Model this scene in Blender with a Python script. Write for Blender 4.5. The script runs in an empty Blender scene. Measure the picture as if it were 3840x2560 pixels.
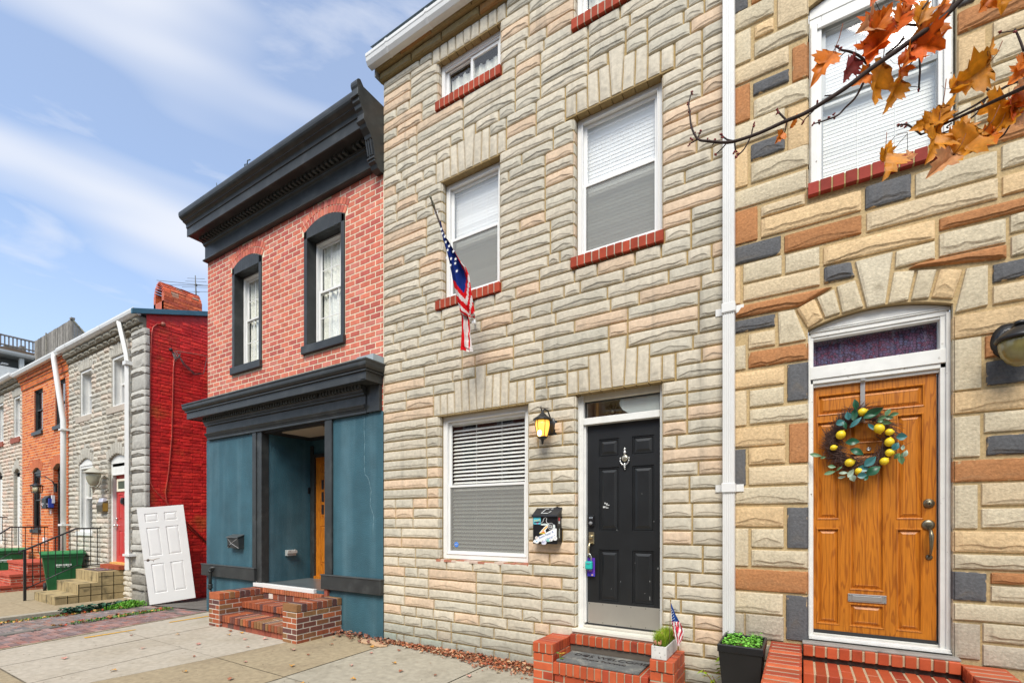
import bpy, math, random
from mathutils import Vector, noise, Matrix
PI=math.pi
SC=bpy.context.scene; COL=SC.collection
rng=random.Random(7)
def V(c,a,b,r):
    k=r.uniform(a,b); return tuple(t*k for t in c)
def nz(x,y,z=0.0): return noise.noise(Vector((x,y,z)))
# ------------------------------------------------------------ mesh builder
class MB:
    def __init__(s): s.v=[]; s.f=[]; s.c=[]; s.sm=[]; s.starts=[]; s.fstarts=[]
    def add(s,vs,fs,col=(1,1,1),smooth=False):
        b=len(s.v); s.starts.append(b); s.fstarts.append(len(s.f)); s.v+=[tuple(p) for p in vs]
        if col and isinstance(col[0],(tuple,list)): s.c+=[tuple(c)+(1,)*(4-len(c)) for c in col]
        else: s.c+=[tuple(col)+(1,)*(4-len(col))]*len(vs)
        for f in fs: s.f.append(tuple(b+i for i in f)); s.sm.append(smooth)
    def box(s,x0,x1,y0,y1,z0,z1,col=(1,1,1)):
        x0,x1=min(x0,x1),max(x0,x1); y0,y1=min(y0,y1),max(y0,y1); z0,z1=min(z0,z1),max(z0,z1)
        s.add([(x0,y0,z0),(x1,y0,z0),(x1,y1,z0),(x0,y1,z0),(x0,y0,z1),(x1,y0,z1),(x1,y1,z1),(x0,y1,z1)],
              [(0,3,2,1),(4,5,6,7),(0,1,5,4),(1,2,6,5),(2,3,7,6),(3,0,4,7)],col)
    def hexa(s,P,col=(1,1,1)):
        s.add(P,[(0,3,2,1),(4,5,6,7),(0,1,5,4),(1,2,6,5),(2,3,7,6),(3,0,4,7)],col)
    def quad(s,a,b,c,d,col=(1,1,1)): s.add([a,b,c,d],[(0,1,2,3)],col)
    def prism(s,poly,a,b,ax='y',col=(1,1,1),caps=True):
        # poly in the other two axes; extruded from a to b along ax
        def P(p,t):
            if ax=='y': return (p[0],t,p[1])
            if ax=='x': return (t,p[0],p[1])
            return (p[0],p[1],t)
        n=len(poly); vs=[P(p,a) for p in poly]+[P(p,b) for p in poly]
        fs=[(i,(i+1)%n,n+(i+1)%n,n+i) for i in range(n)]
        if caps: fs+=[tuple(range(n-1,-1,-1)),tuple(range(n,2*n))]
        s.add(vs,fs,col)
    def tube(s,pts,rad,n=8,col=(1,1,1),caps=True,smooth=True,flat=1.0):
        pts=[Vector(p) for p in pts]
        if not isinstance(rad,(list,tuple)): rad=[rad]*len(pts)
        vs=[];fs=[]; up=None
        for i,p in enumerate(pts):
            d=(pts[min(i+1,len(pts)-1)]-pts[max(i-1,0)])
            d=d.normalized() if d.length>1e-9 else Vector((0,0,1))
            if up is None:
                up=Vector((0,0,1)) if abs(d.z)<.9 else Vector((0,-1,0))
            a=d.cross(up)
            if a.length<1e-4: a=d.cross(Vector((1,0,0)))
            a.normalize(); b=a.cross(d).normalized(); up=b
            for k in range(n):
                t=2*PI*k/n; vs.append(p+(a*math.cos(t)+b*math.sin(t)*flat)*rad[i])
        for i in range(len(pts)-1):
            for k in range(n):
                k2=(k+1)%n; fs.append((i*n+k,i*n+k2,(i+1)*n+k2,(i+1)*n+k))
        if caps: fs+=[tuple(range(n-1,-1,-1)),tuple(range((len(pts)-1)*n,len(pts)*n))]
        s.add(vs,fs,col,smooth)
    def lathe(s,prof,c,n=20,ax='z',col=(1,1,1),smooth=True,flute=0,sq=1.0):
        vs=[];fs=[]
        for r,h in prof:
            for k in range(n):
                t=2*PI*k/n; rr=r*(1+flute*(1 if k%2 else -1))
                a,b=rr*math.cos(t),rr*math.sin(t)*sq
                if ax=='z': vs.append((c[0]+a,c[1]+b,c[2]+h))
                elif ax=='y': vs.append((c[0]+a,c[1]+h,c[2]+b))
                else: vs.append((c[0]+h,c[1]+a,c[2]+b))
        m=len(prof)
        for i in range(m-1):
            for k in range(n):
                k2=(k+1)%n; fs.append((i*n+k,i*n+k2,(i+1)*n+k2,(i+1)*n+k))
        fs+=[tuple(range(n-1,-1,-1)),tuple(range((m-1)*n,m*n))]
        s.add(vs,fs,col,smooth)
    def ball(s,c,r,n=12,m=8,col=(1,1,1),sc=(1,1,1),rot=None):
        vs=[];fs=[]
        for i in range(m+1):
            ph=PI*i/m
            for k in range(n):
                t=2*PI*k/n; p=Vector((math.sin(ph)*math.cos(t)*sc[0],math.sin(ph)*math.sin(t)*sc[1],math.cos(ph)*sc[2]))*r
                if rot: p=rot@p
                vs.append(p+Vector(c))
        for i in range(m):
            for k in range(n):
                k2=(k+1)%n; fs.append((i*n+k,(i+1)*n+k,(i+1)*n+k2,i*n+k2))
        s.add(vs,fs,col,True)
    def frame(s,x0,x1,z0,z1,w,y0,y1,col=(1,1,1),wb=None,wt=None):
        wb=w if wb is None else wb; wt=w if wt is None else wt
        s.box(x0,x0+w,y0,y1,z0,z1,col); s.box(x1-w,x1,y0,y1,z0,z1,col)
        s.box(x0+w,x1-w,y0,y1,z0,z0+wb,col); s.box(x0+w,x1-w,y0,y1,z1-wt,z1,col)
    def mesh(s,name):
        me=bpy.data.meshes.new(name); me.from_pydata(s.v,[],s.f); 
        at=me.color_attributes.new('Col','FLOAT_COLOR','POINT')
        at.data.foreach_set('color',[x for c in s.c for x in c])
        me.polygons.foreach_set('use_smooth',s.sm); me.update(); return me
    def build_each(s,name,mat,parent=None,bev=0,per=1):
        st=s.starts+[len(s.v)]; fst=s.fstarts+[len(s.f)]; out=[]
        for i in range(0,len(s.starts),per):
            j=min(i+per,len(s.starts)); m=MB(); a=st[i]; m.v=s.v[a:st[j]]; m.c=s.c[a:st[j]]; m.f=[tuple(k-a for k in f) for f in s.f[fst[i]:fst[j]]]; m.sm=s.sm[fst[i]:fst[j]]
            out.append(m.build(name,mat,parent,bev))
        return out
    def build(s,name,mat,parent=None,bev=0,recalc=False):
        me=s.mesh(name)
        if recalc:
            import bmesh
            b=bmesh.new(); b.from_mesh(me); bmesh.ops.recalc_face_normals(b,faces=b.faces); b.to_mesh(me); b.free()
        o=bpy.data.objects.new(name,me); COL.objects.link(o)
        me.materials.append(M[mat])
        if parent is not None:
            o.parent=parent
            if parent.type=='EMPTY':
                o.location=tuple(-x for x in parent.location) if not parent.get('_local') else (0,0,0)
        if bev:
            m=o.modifiers.new('bevel','BEVEL'); m.width=bev; m.segments=1 if bev<.004 else 2; m.limit_method='ANGLE'
        return o
def tag(o,label,cat,group=None,kind=None):
    if label: o['label']=label
    if cat: o['category']=cat
    if group: o['group']=group
    if kind: o['kind']=kind
    return o
def thing(name,label,cat,loc,group=None):
    o=bpy.data.objects.new(name,None); COL.objects.link(o); o.location=loc; o.empty_display_size=.2
    return tag(o,label,cat,group)
def text_mesh(txt,size,name,mat,parent,origin,ux,uz,extr=.0008,align='CENTER',space=1.0):
    cu=bpy.data.curves.new('lettering','FONT'); cu.body=txt; cu.size=size; cu.extrude=extr; cu.align_x=align; cu.align_y='CENTER'; cu.resolution_u=3; cu.space_character=space
    t=bpy.data.objects.new('lettering',cu); COL.objects.link(t)
    dg=bpy.context.evaluated_depsgraph_get(); me=bpy.data.meshes.new_from_object(t.evaluated_get(dg))
    bpy.data.objects.remove(t); ux=Vector(ux).normalized(); uz=Vector(uz).normalized(); n=ux.cross(uz)
    mt=Matrix((ux,uz,n)).transposed().to_4x4(); mt.translation=Vector(origin); me.transform(mt)
    me.name=name; me.materials.clear(); me.materials.append(M[mat])
    at=me.color_attributes.new('Col','FLOAT_COLOR','POINT'); at.data.foreach_set('color',[1.0]*(4*len(me.vertices)))
    o=bpy.data.objects.new(name,me); COL.objects.link(o)
    if parent is not None:
        o.parent=parent
        if parent.type=='EMPTY': o.location=tuple(-x for x in parent.location)
    return o
# ------------------------------------------------------------ materials
M={}
def mat(name,col=(.5,.5,.5),rough=.6,spec=.4,metal=0,attr=True,nscale=0,namt=0,bscale=0,bamt=0,bdist=.002,col2=None,c2scale=3,c2lo=.5,c2hi=.7,streak=None,sheen=0,trans=0,coat=0,emit=None,estr=0,chip=False,sss=0,detail=6):
    m=bpy.data.materials.new(name); m.use_nodes=True; nt=m.node_tree; N=nt.nodes; Lk=nt.links
    b=N['Principled BSDF']; b.inputs['Roughness'].default_value=rough; b.inputs['Specular IOR Level'].default_value=spec; b.inputs['Metallic'].default_value=metal
    if trans: b.inputs['Transmission Weight'].default_value=trans
    if coat: b.inputs['Coat Weight'].default_value=coat; b.inputs['Coat Roughness'].default_value=.15
    if emit: b.inputs['Emission Color'].default_value=(*emit,1); b.inputs['Emission Strength'].default_value=estr
    tc=N.new('ShaderNodeTexCoord'); geo=N.new('ShaderNodeNewGeometry'); pos=geo.outputs['Position']
    def mixc(kind,fac,a,bb):
        x=N.new('ShaderNodeMix'); x.data_type='RGBA'; x.blend_type=kind
        for sock,val in ((x.inputs[0],fac),(x.inputs[6],a),(x.inputs[7],bb)):
            if hasattr(val,'links'): Lk.new(val,sock)
            elif isinstance(val,(int,float)): sock.default_value=val
            else: sock.default_value=(*val[:3],1)
        return x.outputs[2]
    def noi(sc,det=5,stretch=None,rg=.55):
        n=N.new('ShaderNodeTexNoise'); n.inputs['Scale'].default_value=sc; n.inputs['Detail'].default_value=det; n.inputs['Roughness'].default_value=rg
        if stretch:
            mp=N.new('ShaderNodeMapping'); mp.inputs['Scale'].default_value=stretch; Lk.new(pos,mp.inputs[0]); Lk.new(mp.outputs[0],n.inputs[0])
        else: Lk.new(pos,n.inputs[0])
        return n.outputs[0]
    def ramp(v,lo,hi,a=0,bb=1):
        r=N.new('ShaderNodeMapRange'); r.inputs[1].default_value=lo; r.inputs[2].default_value=hi; r.inputs[3].default_value=a; r.inputs[4].default_value=bb; Lk.new(v,r.inputs[0]); return r.outputs[0]
    c=N.new('ShaderNodeRGB'); c.outputs[0].default_value=(*col,1); cur=c.outputs[0]
    if attr:
        a=N.new('ShaderNodeVertexColor'); a.layer_name='Col'; cur=mixc('MULTIPLY',1.0,cur,a.outputs[0])
    if chip:
        al=a.outputs[1]; nn=noi(14,5); s=N.new('ShaderNodeMath'); s.operation='ADD'; Lk.new(al,s.inputs[0]); Lk.new(nn,s.inputs[1])
        cur=mixc('MIX',ramp(s.outputs[0],.56,.50),cur,(.50,.36,.20))
    if col2: cur=mixc('MIX',ramp(noi(c2scale),c2lo,c2hi),cur,col2)
    if streak:
        sc,amt,cc,lo,hi=streak; f=ramp(noi(sc,5,(1,1,.07)),lo,hi,0,amt); cur=mixc('MIX',f,cur,cc)
    if namt:
        n1=ramp(noi(nscale,detail),.25,.75,1-namt,1+namt); cc=N.new('ShaderNodeCombineColor')
        for i in range(3): Lk.new(n1,cc.inputs[i])
        cur=mixc('MULTIPLY',1.0,cur,cc.outputs[0])
    Lk.new(cur,b.inputs['Base Color'])
    if bamt:
        bp=N.new('ShaderNodeBump'); bp.inputs['Strength'].default_value=bamt; bp.inputs['Distance'].default_value=bdist
        Lk.new(noi(bscale,4),bp.inputs['Height']); Lk.new(bp.outputs[0],b.inputs['Normal'])
    M[name]=m; return m
def glass(name,tint=(.9,.95,.95),refl=1.0,base=(0,0,0),bmix=0.0,rough=.02,ior=1.5):
    m=bpy.data.materials.new(name); m.use_nodes=True; nt=m.node_tree; N=nt.nodes; Lk=nt.links
    N.remove(N['Principled BSDF']); out=N['Material Output']
    tr=N.new('ShaderNodeBsdfTransparent'); tr.inputs[0].default_value=(*tint,1)
    gl=N.new('ShaderNodeBsdfGlossy'); gl.inputs['Roughness'].default_value=rough; gl.inputs[0].default_value=(refl,refl,refl,1)
    fr=N.new('ShaderNodeFresnel'); geo=N.new('ShaderNodeNewGeometry'); im=N.new('ShaderNodeMapRange'); im.inputs[3].default_value=ior; im.inputs[4].default_value=1/ior; Lk.new(geo.outputs['Backfacing'],im.inputs[0]); Lk.new(im.outputs[0],fr.inputs[0])
    bp=N.new('ShaderNodeBump'); nn=N.new('ShaderNodeTexNoise'); nn.inputs['Scale'].default_value=2.5; nn.inputs['Detail'].default_value=1
    Lk.new(geo.outputs['Position'],nn.inputs[0]); Lk.new(nn.outputs[0],bp.inputs['Height']); bp.inputs['Strength'].default_value=.05; bp.inputs['Distance'].default_value=.02
    Lk.new(bp.outputs[0],gl.inputs['Normal'])
    mx=N.new('ShaderNodeMixShader'); Lk.new(fr.outputs[0],mx.inputs[0]); Lk.new(tr.outputs[0],mx.inputs[1]); Lk.new(gl.outputs[0],mx.inputs[2])
    cur=mx.outputs[0]
    if bmix:
        df=N.new('ShaderNodeBsdfDiffuse'); df.inputs[0].default_value=(*base,1); m2=N.new('ShaderNodeMixShader'); m2.inputs[0].default_value=bmix
        Lk.new(cur,m2.inputs[1]); Lk.new(df.outputs[0],m2.inputs[2]); cur=m2.outputs[0]
    Lk.new(cur,out.inputs[0]); M[name]=m
mat('stone_face',(1,1,1),.9,.2,col2=(.34,.30,.23),c2scale=.9,c2lo=.48,c2hi=1.25,nscale=26,namt=.16,bscale=42,bamt=.55,bdist=.006,streak=(7,.5,(.15,.135,.11),.58,.82))
mat('rough_stone',(1,1,1),.92,.25,nscale=48,namt=.24,bscale=60,bamt=.8,bdist=.006,chip=True,streak=(6,.3,(.28,.19,.10),.60,.85))
mat('brick_face',(1,1,1),.8,.25,nscale=14,namt=.18,bscale=90,bamt=.3,bdist=.003)
mat('glazed_brick',(1,1,1),.5,.45,nscale=10,namt=.16,bscale=60,bamt=.25,bdist=.003,col2=(.05,.03,.025),c2scale=9,c2lo=.66,c2hi=.85)
mat('red_paint',(1,1,1),.42,.5,nscale=7,namt=.32,bscale=22,bamt=.9,bdist=.010,col2=(.52,.11,.03),c2scale=1.7,c2lo=.58,c2hi=.78)
mat('charcoal_paint',(.030,.032,.031),.42,.45,nscale=6,namt=.25,bscale=30,bamt=.2,bdist=.003,col2=(.055,.058,.055),c2scale=3,c2lo=.52,c2hi=.8)
mat('blue_stucco',(.033,.100,.130),.62,.45,nscale=2.2,namt=.25,bscale=75,bamt=.75,bdist=.012,streak=(4,.6,(.11,.20,.235),.48,.80))
mat('white_vinyl',(.76,.75,.72),.35,.5,nscale=4,namt=.03)
mat('white_wood',(.72,.71,.67),.5,.4,nscale=9,namt=.08,bscale=35,bamt=.3,bdist=.003,col2=(.22,.19,.15),c2scale=26,c2lo=.68,c2hi=.76)
mat('white_metal',(.71,.70,.67),.35,.5,nscale=2,namt=.06,streak=(4,.2,(.4,.38,.33),.6,.8))
mat('blind_slat',(.90,.90,.87),.5,.3)
mat('dim_blind',(.62,.62,.59),.5,.3)
mat('room_dark',(.030,.028,.026),.9,.1)  # near-black colour paints the darkness of the unlit rooms
mat('lace',(.85,.85,.78),.9,.1,nscale=30,namt=.18)
mat('black_door',(.010,.011,.012),.42,.5,nscale=5,namt=.3,bscale=30,bamt=.08,bdist=.002,col2=(.05,.05,.05),c2scale=40,c2lo=.72,c2hi=.8)
mat('black_metal',(.012,.012,.013),.4,.5,nscale=8,namt=.2)
mat('black_plastic',(.010,.010,.011),.35,.5,nscale=4,namt=.3,col2=(.06,.06,.06),c2scale=45,c2lo=.72,c2hi=.8)
mat('brass',(.50,.42,.26),.3,.5,metal=.9)
mat('aged_brass',(.22,.19,.13),.38,.5,metal=.9,nscale=30,namt=.2)
mat('steel',(.62,.60,.55),.35,.5,metal=.85,nscale=3,namt=.08)
mat('silver',(.62,.62,.60),.3,.5,metal=.8)
mat('amber_glass',(.95,.50,.10),.3,.5,emit=(1.0,.50,.07),estr=.95)
mat('bulb',(1,.8,.4),.4,.5,emit=(1,.62,.18),estr=6)
mat('olive_glass',(.22,.19,.07),.2,.6,coat=.5,nscale=12,namt=.3)
mat('smoky_glass',(.34,.33,.24),.2,.6,nscale=10,namt=.15)
mat('teal_plastic',(.02,.42,.36),.4,.5)
mat('plain',(1,1,1),.6,.35)
mat('gloss_plain',(1,1,1),.4,.5)
mat('cloth',(1,1,1),.85,.15,nscale=12,namt=.08)
mat('bin_green',(.012,.11,.035),.45,.45,nscale=3,namt=.25,col2=(.05,.15,.07),c2scale=5,c2lo=.6,c2hi=.8)
mat('concrete_light',(.42,.37,.295),.9,.2,nscale=14,namt=.17,bscale=60,bamt=.6,bdist=.004,col2=(.34,.29,.215),c2scale=1.3,c2lo=.48,c2hi=.8,streak=(30,.5,(.17,.14,.11),.665,.73))
mat('concrete_tan',(.33,.265,.17),.92,.2,nscale=16,namt=.22,bscale=60,bamt=.6,bdist=.004,streak=(26,.5,(.13,.10,.08),.66,.73),col2=(.25,.195,.125),c2scale=1.6,c2lo=.5,c2hi=.8)
mat('concrete_grey',(.35,.315,.245),.92,.2,nscale=13,namt=.20,bscale=60,bamt=.5,bdist=.004,streak=(26,.5,(.13,.11,.09),.66,.73),col2=(.25,.22,.165),c2scale=1.7,c2lo=.5,c2hi=.8)
mat('stoop_concrete',(.38,.29,.15),.92,.2,nscale=5,namt=.2,bscale=50,bamt=.6,bdist=.006,col2=(.10,.085,.05),c2scale=4.5,c2lo=.52,c2hi=.72,streak=(5,.6,(.07,.06,.04),.52,.74))
mat('joint_fill',(.19,.16,.115),.95,.1,nscale=8,namt=.3)
mat('slate_tile',(.10,.115,.12),.3,.5,nscale=3,namt=.3,bscale=8,bamt=.1)
mat('asphalt',(.13,.12,.105),.95,.2,nscale=3,namt=.25,bscale=50,bamt=.8,bdist=.01)
mat('earth',(.06,.05,.035),.95,.1,nscale=8,namt=.3)
mat('weathered_wood',(.23,.21,.185),.9,.15,nscale=12,namt=.3,streak=(18,.7,(.10,.09,.075),.45,.7))
mat('roof_felt',(.10,.13,.15),.7,.3,nscale=3,namt=.2)
mat('blue_trim',(.045,.13,.19),.5,.4,nscale=3,namt=.25)
mat('bark',(.045,.03,.025),.8,.25,nscale=40,namt=.35,bscale=60,bamt=.5,bdist=.003)
mat('leaf',(1,1,1),.55,.3,nscale=45,namt=.22)
mat('mat_rubber',(.13,.135,.13),.85,.2,nscale=60,namt=.3,col2=(.30,.29,.25),c2scale=7,c2lo=.50,c2hi=.75,bscale=120,bamt=.8,bdist=.004)
mat('crackle',(.62,.60,.56),.7,.3,nscale=12,namt=.12,col2=(.28,.25,.22),c2scale=38,c2lo=.60,c2hi=.66)
mat('road_asphalt',(.055,.055,.055),.95,.2,nscale=3,namt=.25,bscale=50,bamt=.8,bdist=.01)
m_=mat('maple_leaf',(1,1,1),.5,.35,nscale=60,namt=.2)
_b=m_.node_tree.nodes['Principled BSDF']; _t=m_.node_tree.nodes.new('ShaderNodeBsdfTranslucent'); _x=m_.node_tree.nodes.new('ShaderNodeMixShader'); _x.inputs[0].default_value=.35
m_.node_tree.links.new(_b.inputs['Base Color'].links[0].from_socket,_t.inputs[0]); m_.node_tree.links.new(_b.outputs[0],_x.inputs[1]); m_.node_tree.links.new(_t.outputs[0],_x.inputs[2]); m_.node_tree.links.new(_x.outputs[0],m_.node_tree.nodes['Material Output'].inputs[0])
glass('window_glass',(.97,.97,.96)); glass('screened_glass',(.76,.77,.75),.8,(.46,.45,.42),.30,ior=1.4); glass('frosted_glass',(.6,.65,.65),.9,(.58,.62,.62),.75)
glass('bright_glass',(1,1,1),1.0,(.86,.89,.90),.12,ior=1.45)  # pale diffuse in the mix paints brightness onto the panes
# oak with long grain
def oak():
    m=bpy.data.materials.new('oak'); m.use_nodes=True; nt=m.node_tree; N=nt.nodes; Lk=nt.links; b=N['Principled BSDF']
    geo=N.new('ShaderNodeNewGeometry'); a=N.new('ShaderNodeVertexColor'); a.layer_name='Col'
    mp=N.new('ShaderNodeMapping'); mp.inputs['Scale'].default_value=(15,15,1.1); Lk.new(geo.outputs['Position'],mp.inputs[0])
    w=N.new('ShaderNodeTexNoise'); w.inputs['Scale'].default_value=1.3; w.inputs['Detail'].default_value=2; w.inputs['Distortion'].default_value=.4; Lk.new(mp.outputs[0],w.inputs[0])
    ml=N.new('ShaderNodeMath'); ml.operation='MULTIPLY'; ml.inputs[1].default_value=38; Lk.new(w.outputs[0],ml.inputs[0])
    sn=N.new('ShaderNodeMath'); sn.operation='SINE'; Lk.new(ml.outputs[0],sn.inputs[0])
    r=N.new('ShaderNodeMapRange'); r.inputs[1].default_value=.2; r.inputs[2].default_value=1.0; Lk.new(sn.outputs[0],r.inputs[0])
    mp2=N.new('ShaderNodeMapping'); mp2.inputs['Scale'].default_value=(220,220,7); Lk.new(geo.outputs['Position'],mp2.inputs[0])
    n2=N.new('ShaderNodeTexNoise'); n2.inputs['Scale'].default_value=1; n2.inputs['Detail'].default_value=2; Lk.new(mp2.outputs[0],n2.inputs[0])
    r2=N.new('ShaderNodeMapRange'); r2.inputs[1].default_value=.3; r2.inputs[2].default_value=.75; r2.inputs[3].default_value=.80; r2.inputs[4].default_value=1.15; Lk.new(n2.outputs[0],r2.inputs[0])
    x=N.new('ShaderNodeMix'); x.data_type='RGBA'; Lk.new(r.outputs[0],x.inputs[0]); x.inputs[6].default_value=(.52,.17,.011,1); x.inputs[7].default_value=(.35,.10,.006,1)
    y=N.new('ShaderNodeMix'); y.data_type='RGBA'; y.blend_type='MULTIPLY'; y.inputs[0].default_value=1; Lk.new(x.outputs[2],y.inputs[6]); Lk.new(a.outputs[0],y.inputs[7])
    cc=N.new('ShaderNodeCombineColor')
    for i in range(3): Lk.new(r2.outputs[0],cc.inputs[i])
    z=N.new('ShaderNodeMix'); z.data_type='RGBA'; z.blend_type='MULTIPLY'; z.inputs[0].default_value=1; Lk.new(y.outputs[2],z.inputs[6]); Lk.new(cc.outputs[0],z.inputs[7])
    Lk.new(z.outputs[2],b.inputs['Base Color']); b.inputs['Roughness'].default_value=.42; b.inputs['Specular IOR Level'].default_value=.45
    M['oak']=m
oak()
# stained curtain / reflection for the fanlight
def curtain():
    m=bpy.data.materials.new('patterned_curtain'); m.use_nodes=True; nt=m.node_tree; N=nt.nodes; Lk=nt.links; b=N['Principled BSDF']
    geo=N.new('ShaderNodeNewGeometry'); v=N.new('ShaderNodeTexVoronoi'); v.inputs['Scale'].default_value=48; Lk.new(geo.outputs['Position'],v.inputs[0])
    v2=N.new('ShaderNodeTexVoronoi'); v2.feature='DISTANCE_TO_EDGE'; v2.inputs['Scale'].default_value=48; Lk.new(geo.outputs['Position'],v2.inputs[0])
    r=N.new('ShaderNodeMapRange'); r.inputs[1].default_value=.02; r.inputs[2].default_value=.12; Lk.new(v2.outputs[0],r.inputs[0])
    hs=N.new('ShaderNodeMix'); hs.data_type='RGBA'; sp=N.new('ShaderNodeSeparateColor'); Lk.new(v.outputs[1],sp.inputs[0]); Lk.new(sp.outputs[0],hs.inputs[0])
    hs.inputs[6].default_value=(.16,.04,.09,1); hs.inputs[7].default_value=(.10,.10,.20,1)
    x=N.new('ShaderNodeMix'); x.data_type='RGBA'; Lk.new(r.outputs[0],x.inputs[0]); x.inputs[6].default_value=(.02,.015,.03,1); Lk.new(hs.outputs[2],x.inputs[7])
    Lk.new(x.outputs[2],b.inputs['Base Color']); b.inputs['Roughness'].default_value=.8; M['patterned_curtain']=m
curtain()
# ------------------------------------------------------------ masonry
def cut_rects(x0,x1,z0,z1,holes):
    xs=sorted({x0,x1,*[min(max(h[0],x0),x1) for h in holes],*[min(max(h[1],x0),x1) for h in holes]})
    zs=sorted({z0,z1,*[min(max(h[2],z0),z1) for h in holes],*[min(max(h[3],z0),z1) for h in holes]})
    out=[]
    for i in range(len(xs)-1):
        run=None
        for j in range(len(zs)-1):
            cx,cz=(xs[i]+xs[i+1])/2,(zs[j]+zs[j+1])/2
            inside=any(h[0]<cx<h[1] and h[2]<cz<h[3] for h in holes)
            if inside:
                if run: out.append(run); run=None
            else:
                run=(xs[i],xs[i+1],run[2],zs[j+1]) if run else (xs[i],xs[i+1],zs[j],zs[j+1])
        if run: out.append(run)
    return out
def slab(mb,x0,x1,z0,z1,holes,y,thick,col,T=None):
    """wall face with openings and their reveals; holes (x0,x1,z0,z1)"""
    T=T or (lambda a,d,h:(a,d,h))
    for a,b,c,d in cut_rects(x0,x1,z0,z1,holes):
        mb.quad(T(a,y,c),T(b,y,c),T(b,y,d),T(a,y,d),col)
    for a,b,c,d in holes:
        e=y+thick
        mb.quad(T(a,y,c),T(a,y,d),T(a,e,d),T(a,e,c),col); mb.quad(T(b,y,d),T(b,y,c),T(b,e,c),T(b,e,d),col)
        mb.quad(T(a,y,d),T(b,y,d),T(b,e,d),T(a,e,d),col); mb.quad(T(b,y,c),T(a,y,c),T(a,e,c),T(b,e,c),col)
def stone(mb,P,T,proud,col,amp,r,dirt=.5,alpha=False,res=.03,dcol=(.17,.16,.14),flat=False):
    """one rock-faced stone: P = BL,BR,TR,TL in the wall plane, T maps (a,h,z) to 3D with h outwards"""
    (ax,az),(bx,bz),(cx,cz),(dx,dz)=P
    W=(math.hypot(bx-ax,bz-az)+math.hypot(cx-dx,cz-dz))/2; H=(abs(dz-az)+abs(cz-bz))/2
    if W<.01 or H<.01: return
    nu=max(5,min(26,int(W/res)+3)); e=.007; eu=min(.25,e/W); ev=min(.25,e/max(H,.02))
    us=[0,eu]+[eu+(1-2*eu)*(k/(nu-1)) for k in range(1,nu-1)]+[1-eu,1]
    s1,s2,s3=r.uniform(0,99),r.uniform(0,99),r.uniform(.7,1.3)
    pk=r.uniform(.35,.65); lo=r.uniform(.08,.18); hi=r.uniform(.30,.52); mode=r.random()
    rows=[]; cols=[]
    for u in us:
        tri=max(0,1-abs(u-pk)/(pk if u<pk else 1-pk))
        n=nz(u*W*9+s1,s2,0)*.5+nz(u*W*25+s1,s2,3)*.22
        if mode<.6: vr=lo+(hi-lo)*(tri**.8)+n*.2
        else: vr=(lo+hi)/2+n*.3
        vr=min(.8,max(.12,vr))
        gap=.05
        vs=[0,ev,vr*.45,vr*.8,vr-gap*.2,vr+gap,vr+(1-vr)*.35,vr+(1-vr)*.7,1-ev,1]
        vs=[min(1,max(0,v)) for v in vs]
        for j in range(1,len(vs)): vs[j]=max(vs[j],vs[j-1])
        eduse=min(1,min(u,1-u)*W/.05)
        A=amp*s3*(.35+.65*eduse)
        hs=[-.004,proud*.75, proud+A*.12+nz(u*W*20,s3*7)*A*.25, proud+A*.26+n*A*.4, proud+A*.50, proud+A*1.0, proud+A*.95, proud+A*.80, proud+A*.45,-.004]
        if flat: hs=[-.004,proud*.8]+[proud+amp*.35*(nz(u*W*8+s1,v*H*8,s2)+.35*nz(u*W*26+s1,v*H*26,s2))*eduse+amp*.3*math.sin(PI*v) for v in vs[2:8]]+[proud*.85,-.004]
        edge=(u==0 or u==1)
        row=[];cl=[]
        for j,(v,h) in enumerate(zip(vs,hs)):
            x=(ax*(1-u)+bx*u)*(1-v)+(dx*(1-u)+cx*u)*v; z=(az*(1-u)+bz*u)*(1-v)+(dz*(1-u)+cz*u)*v
            if edge: h=-.004
            elif (u==us[1] or u==us[-2]) : h=min(h,proud*.8) if h>0 else h
            row.append(T(x,h,z))
            dm=0
            dirt=min(dirt,.8)
            if dirt>0 and j in (3,4,5): 
                dm=dirt*max(0,min(1,(nz(x*7+s2,z*9,1)+.35)*1.3))*(1 if j==4 else (.75 if j==3 else .25))*eduse
            k=1+.06*nz(x*5,z*5,s1*.1)
            ed=1.0
            if alpha: ed=min(1,(min(min(u,1-u)*W,min(v,1-v)*H))/.05)*.75+.05
            cl.append((col[0]*k*(1-dm)+dcol[0]*dm,col[1]*k*(1-dm)+dcol[1]*dm,col[2]*k*(1-dm)+dcol[2]*dm,ed if alpha else 1.0))
        rows.append(row); cols.append(cl)
    m=len(rows[0]); vs=[p for rr in rows for p in rr]; cs=[c for rr in cols for c in rr]; fs=[]
    for i in range(len(rows)-1):
        for j in range(m-1): fs.append((i*m+j,(i+1)*m+j,(i+1)*m+j+1,i*m+j+1))
    mb.add(vs,fs,cs)
def courses(edges,target):
    out=[edges[0]]
    for a,b in zip(edges,edges[1:]):
        n=max(1,round((b-a)/target))
        for k in range(1,n+1): out.append(a+(b-a)*k/n)
    return out
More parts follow.
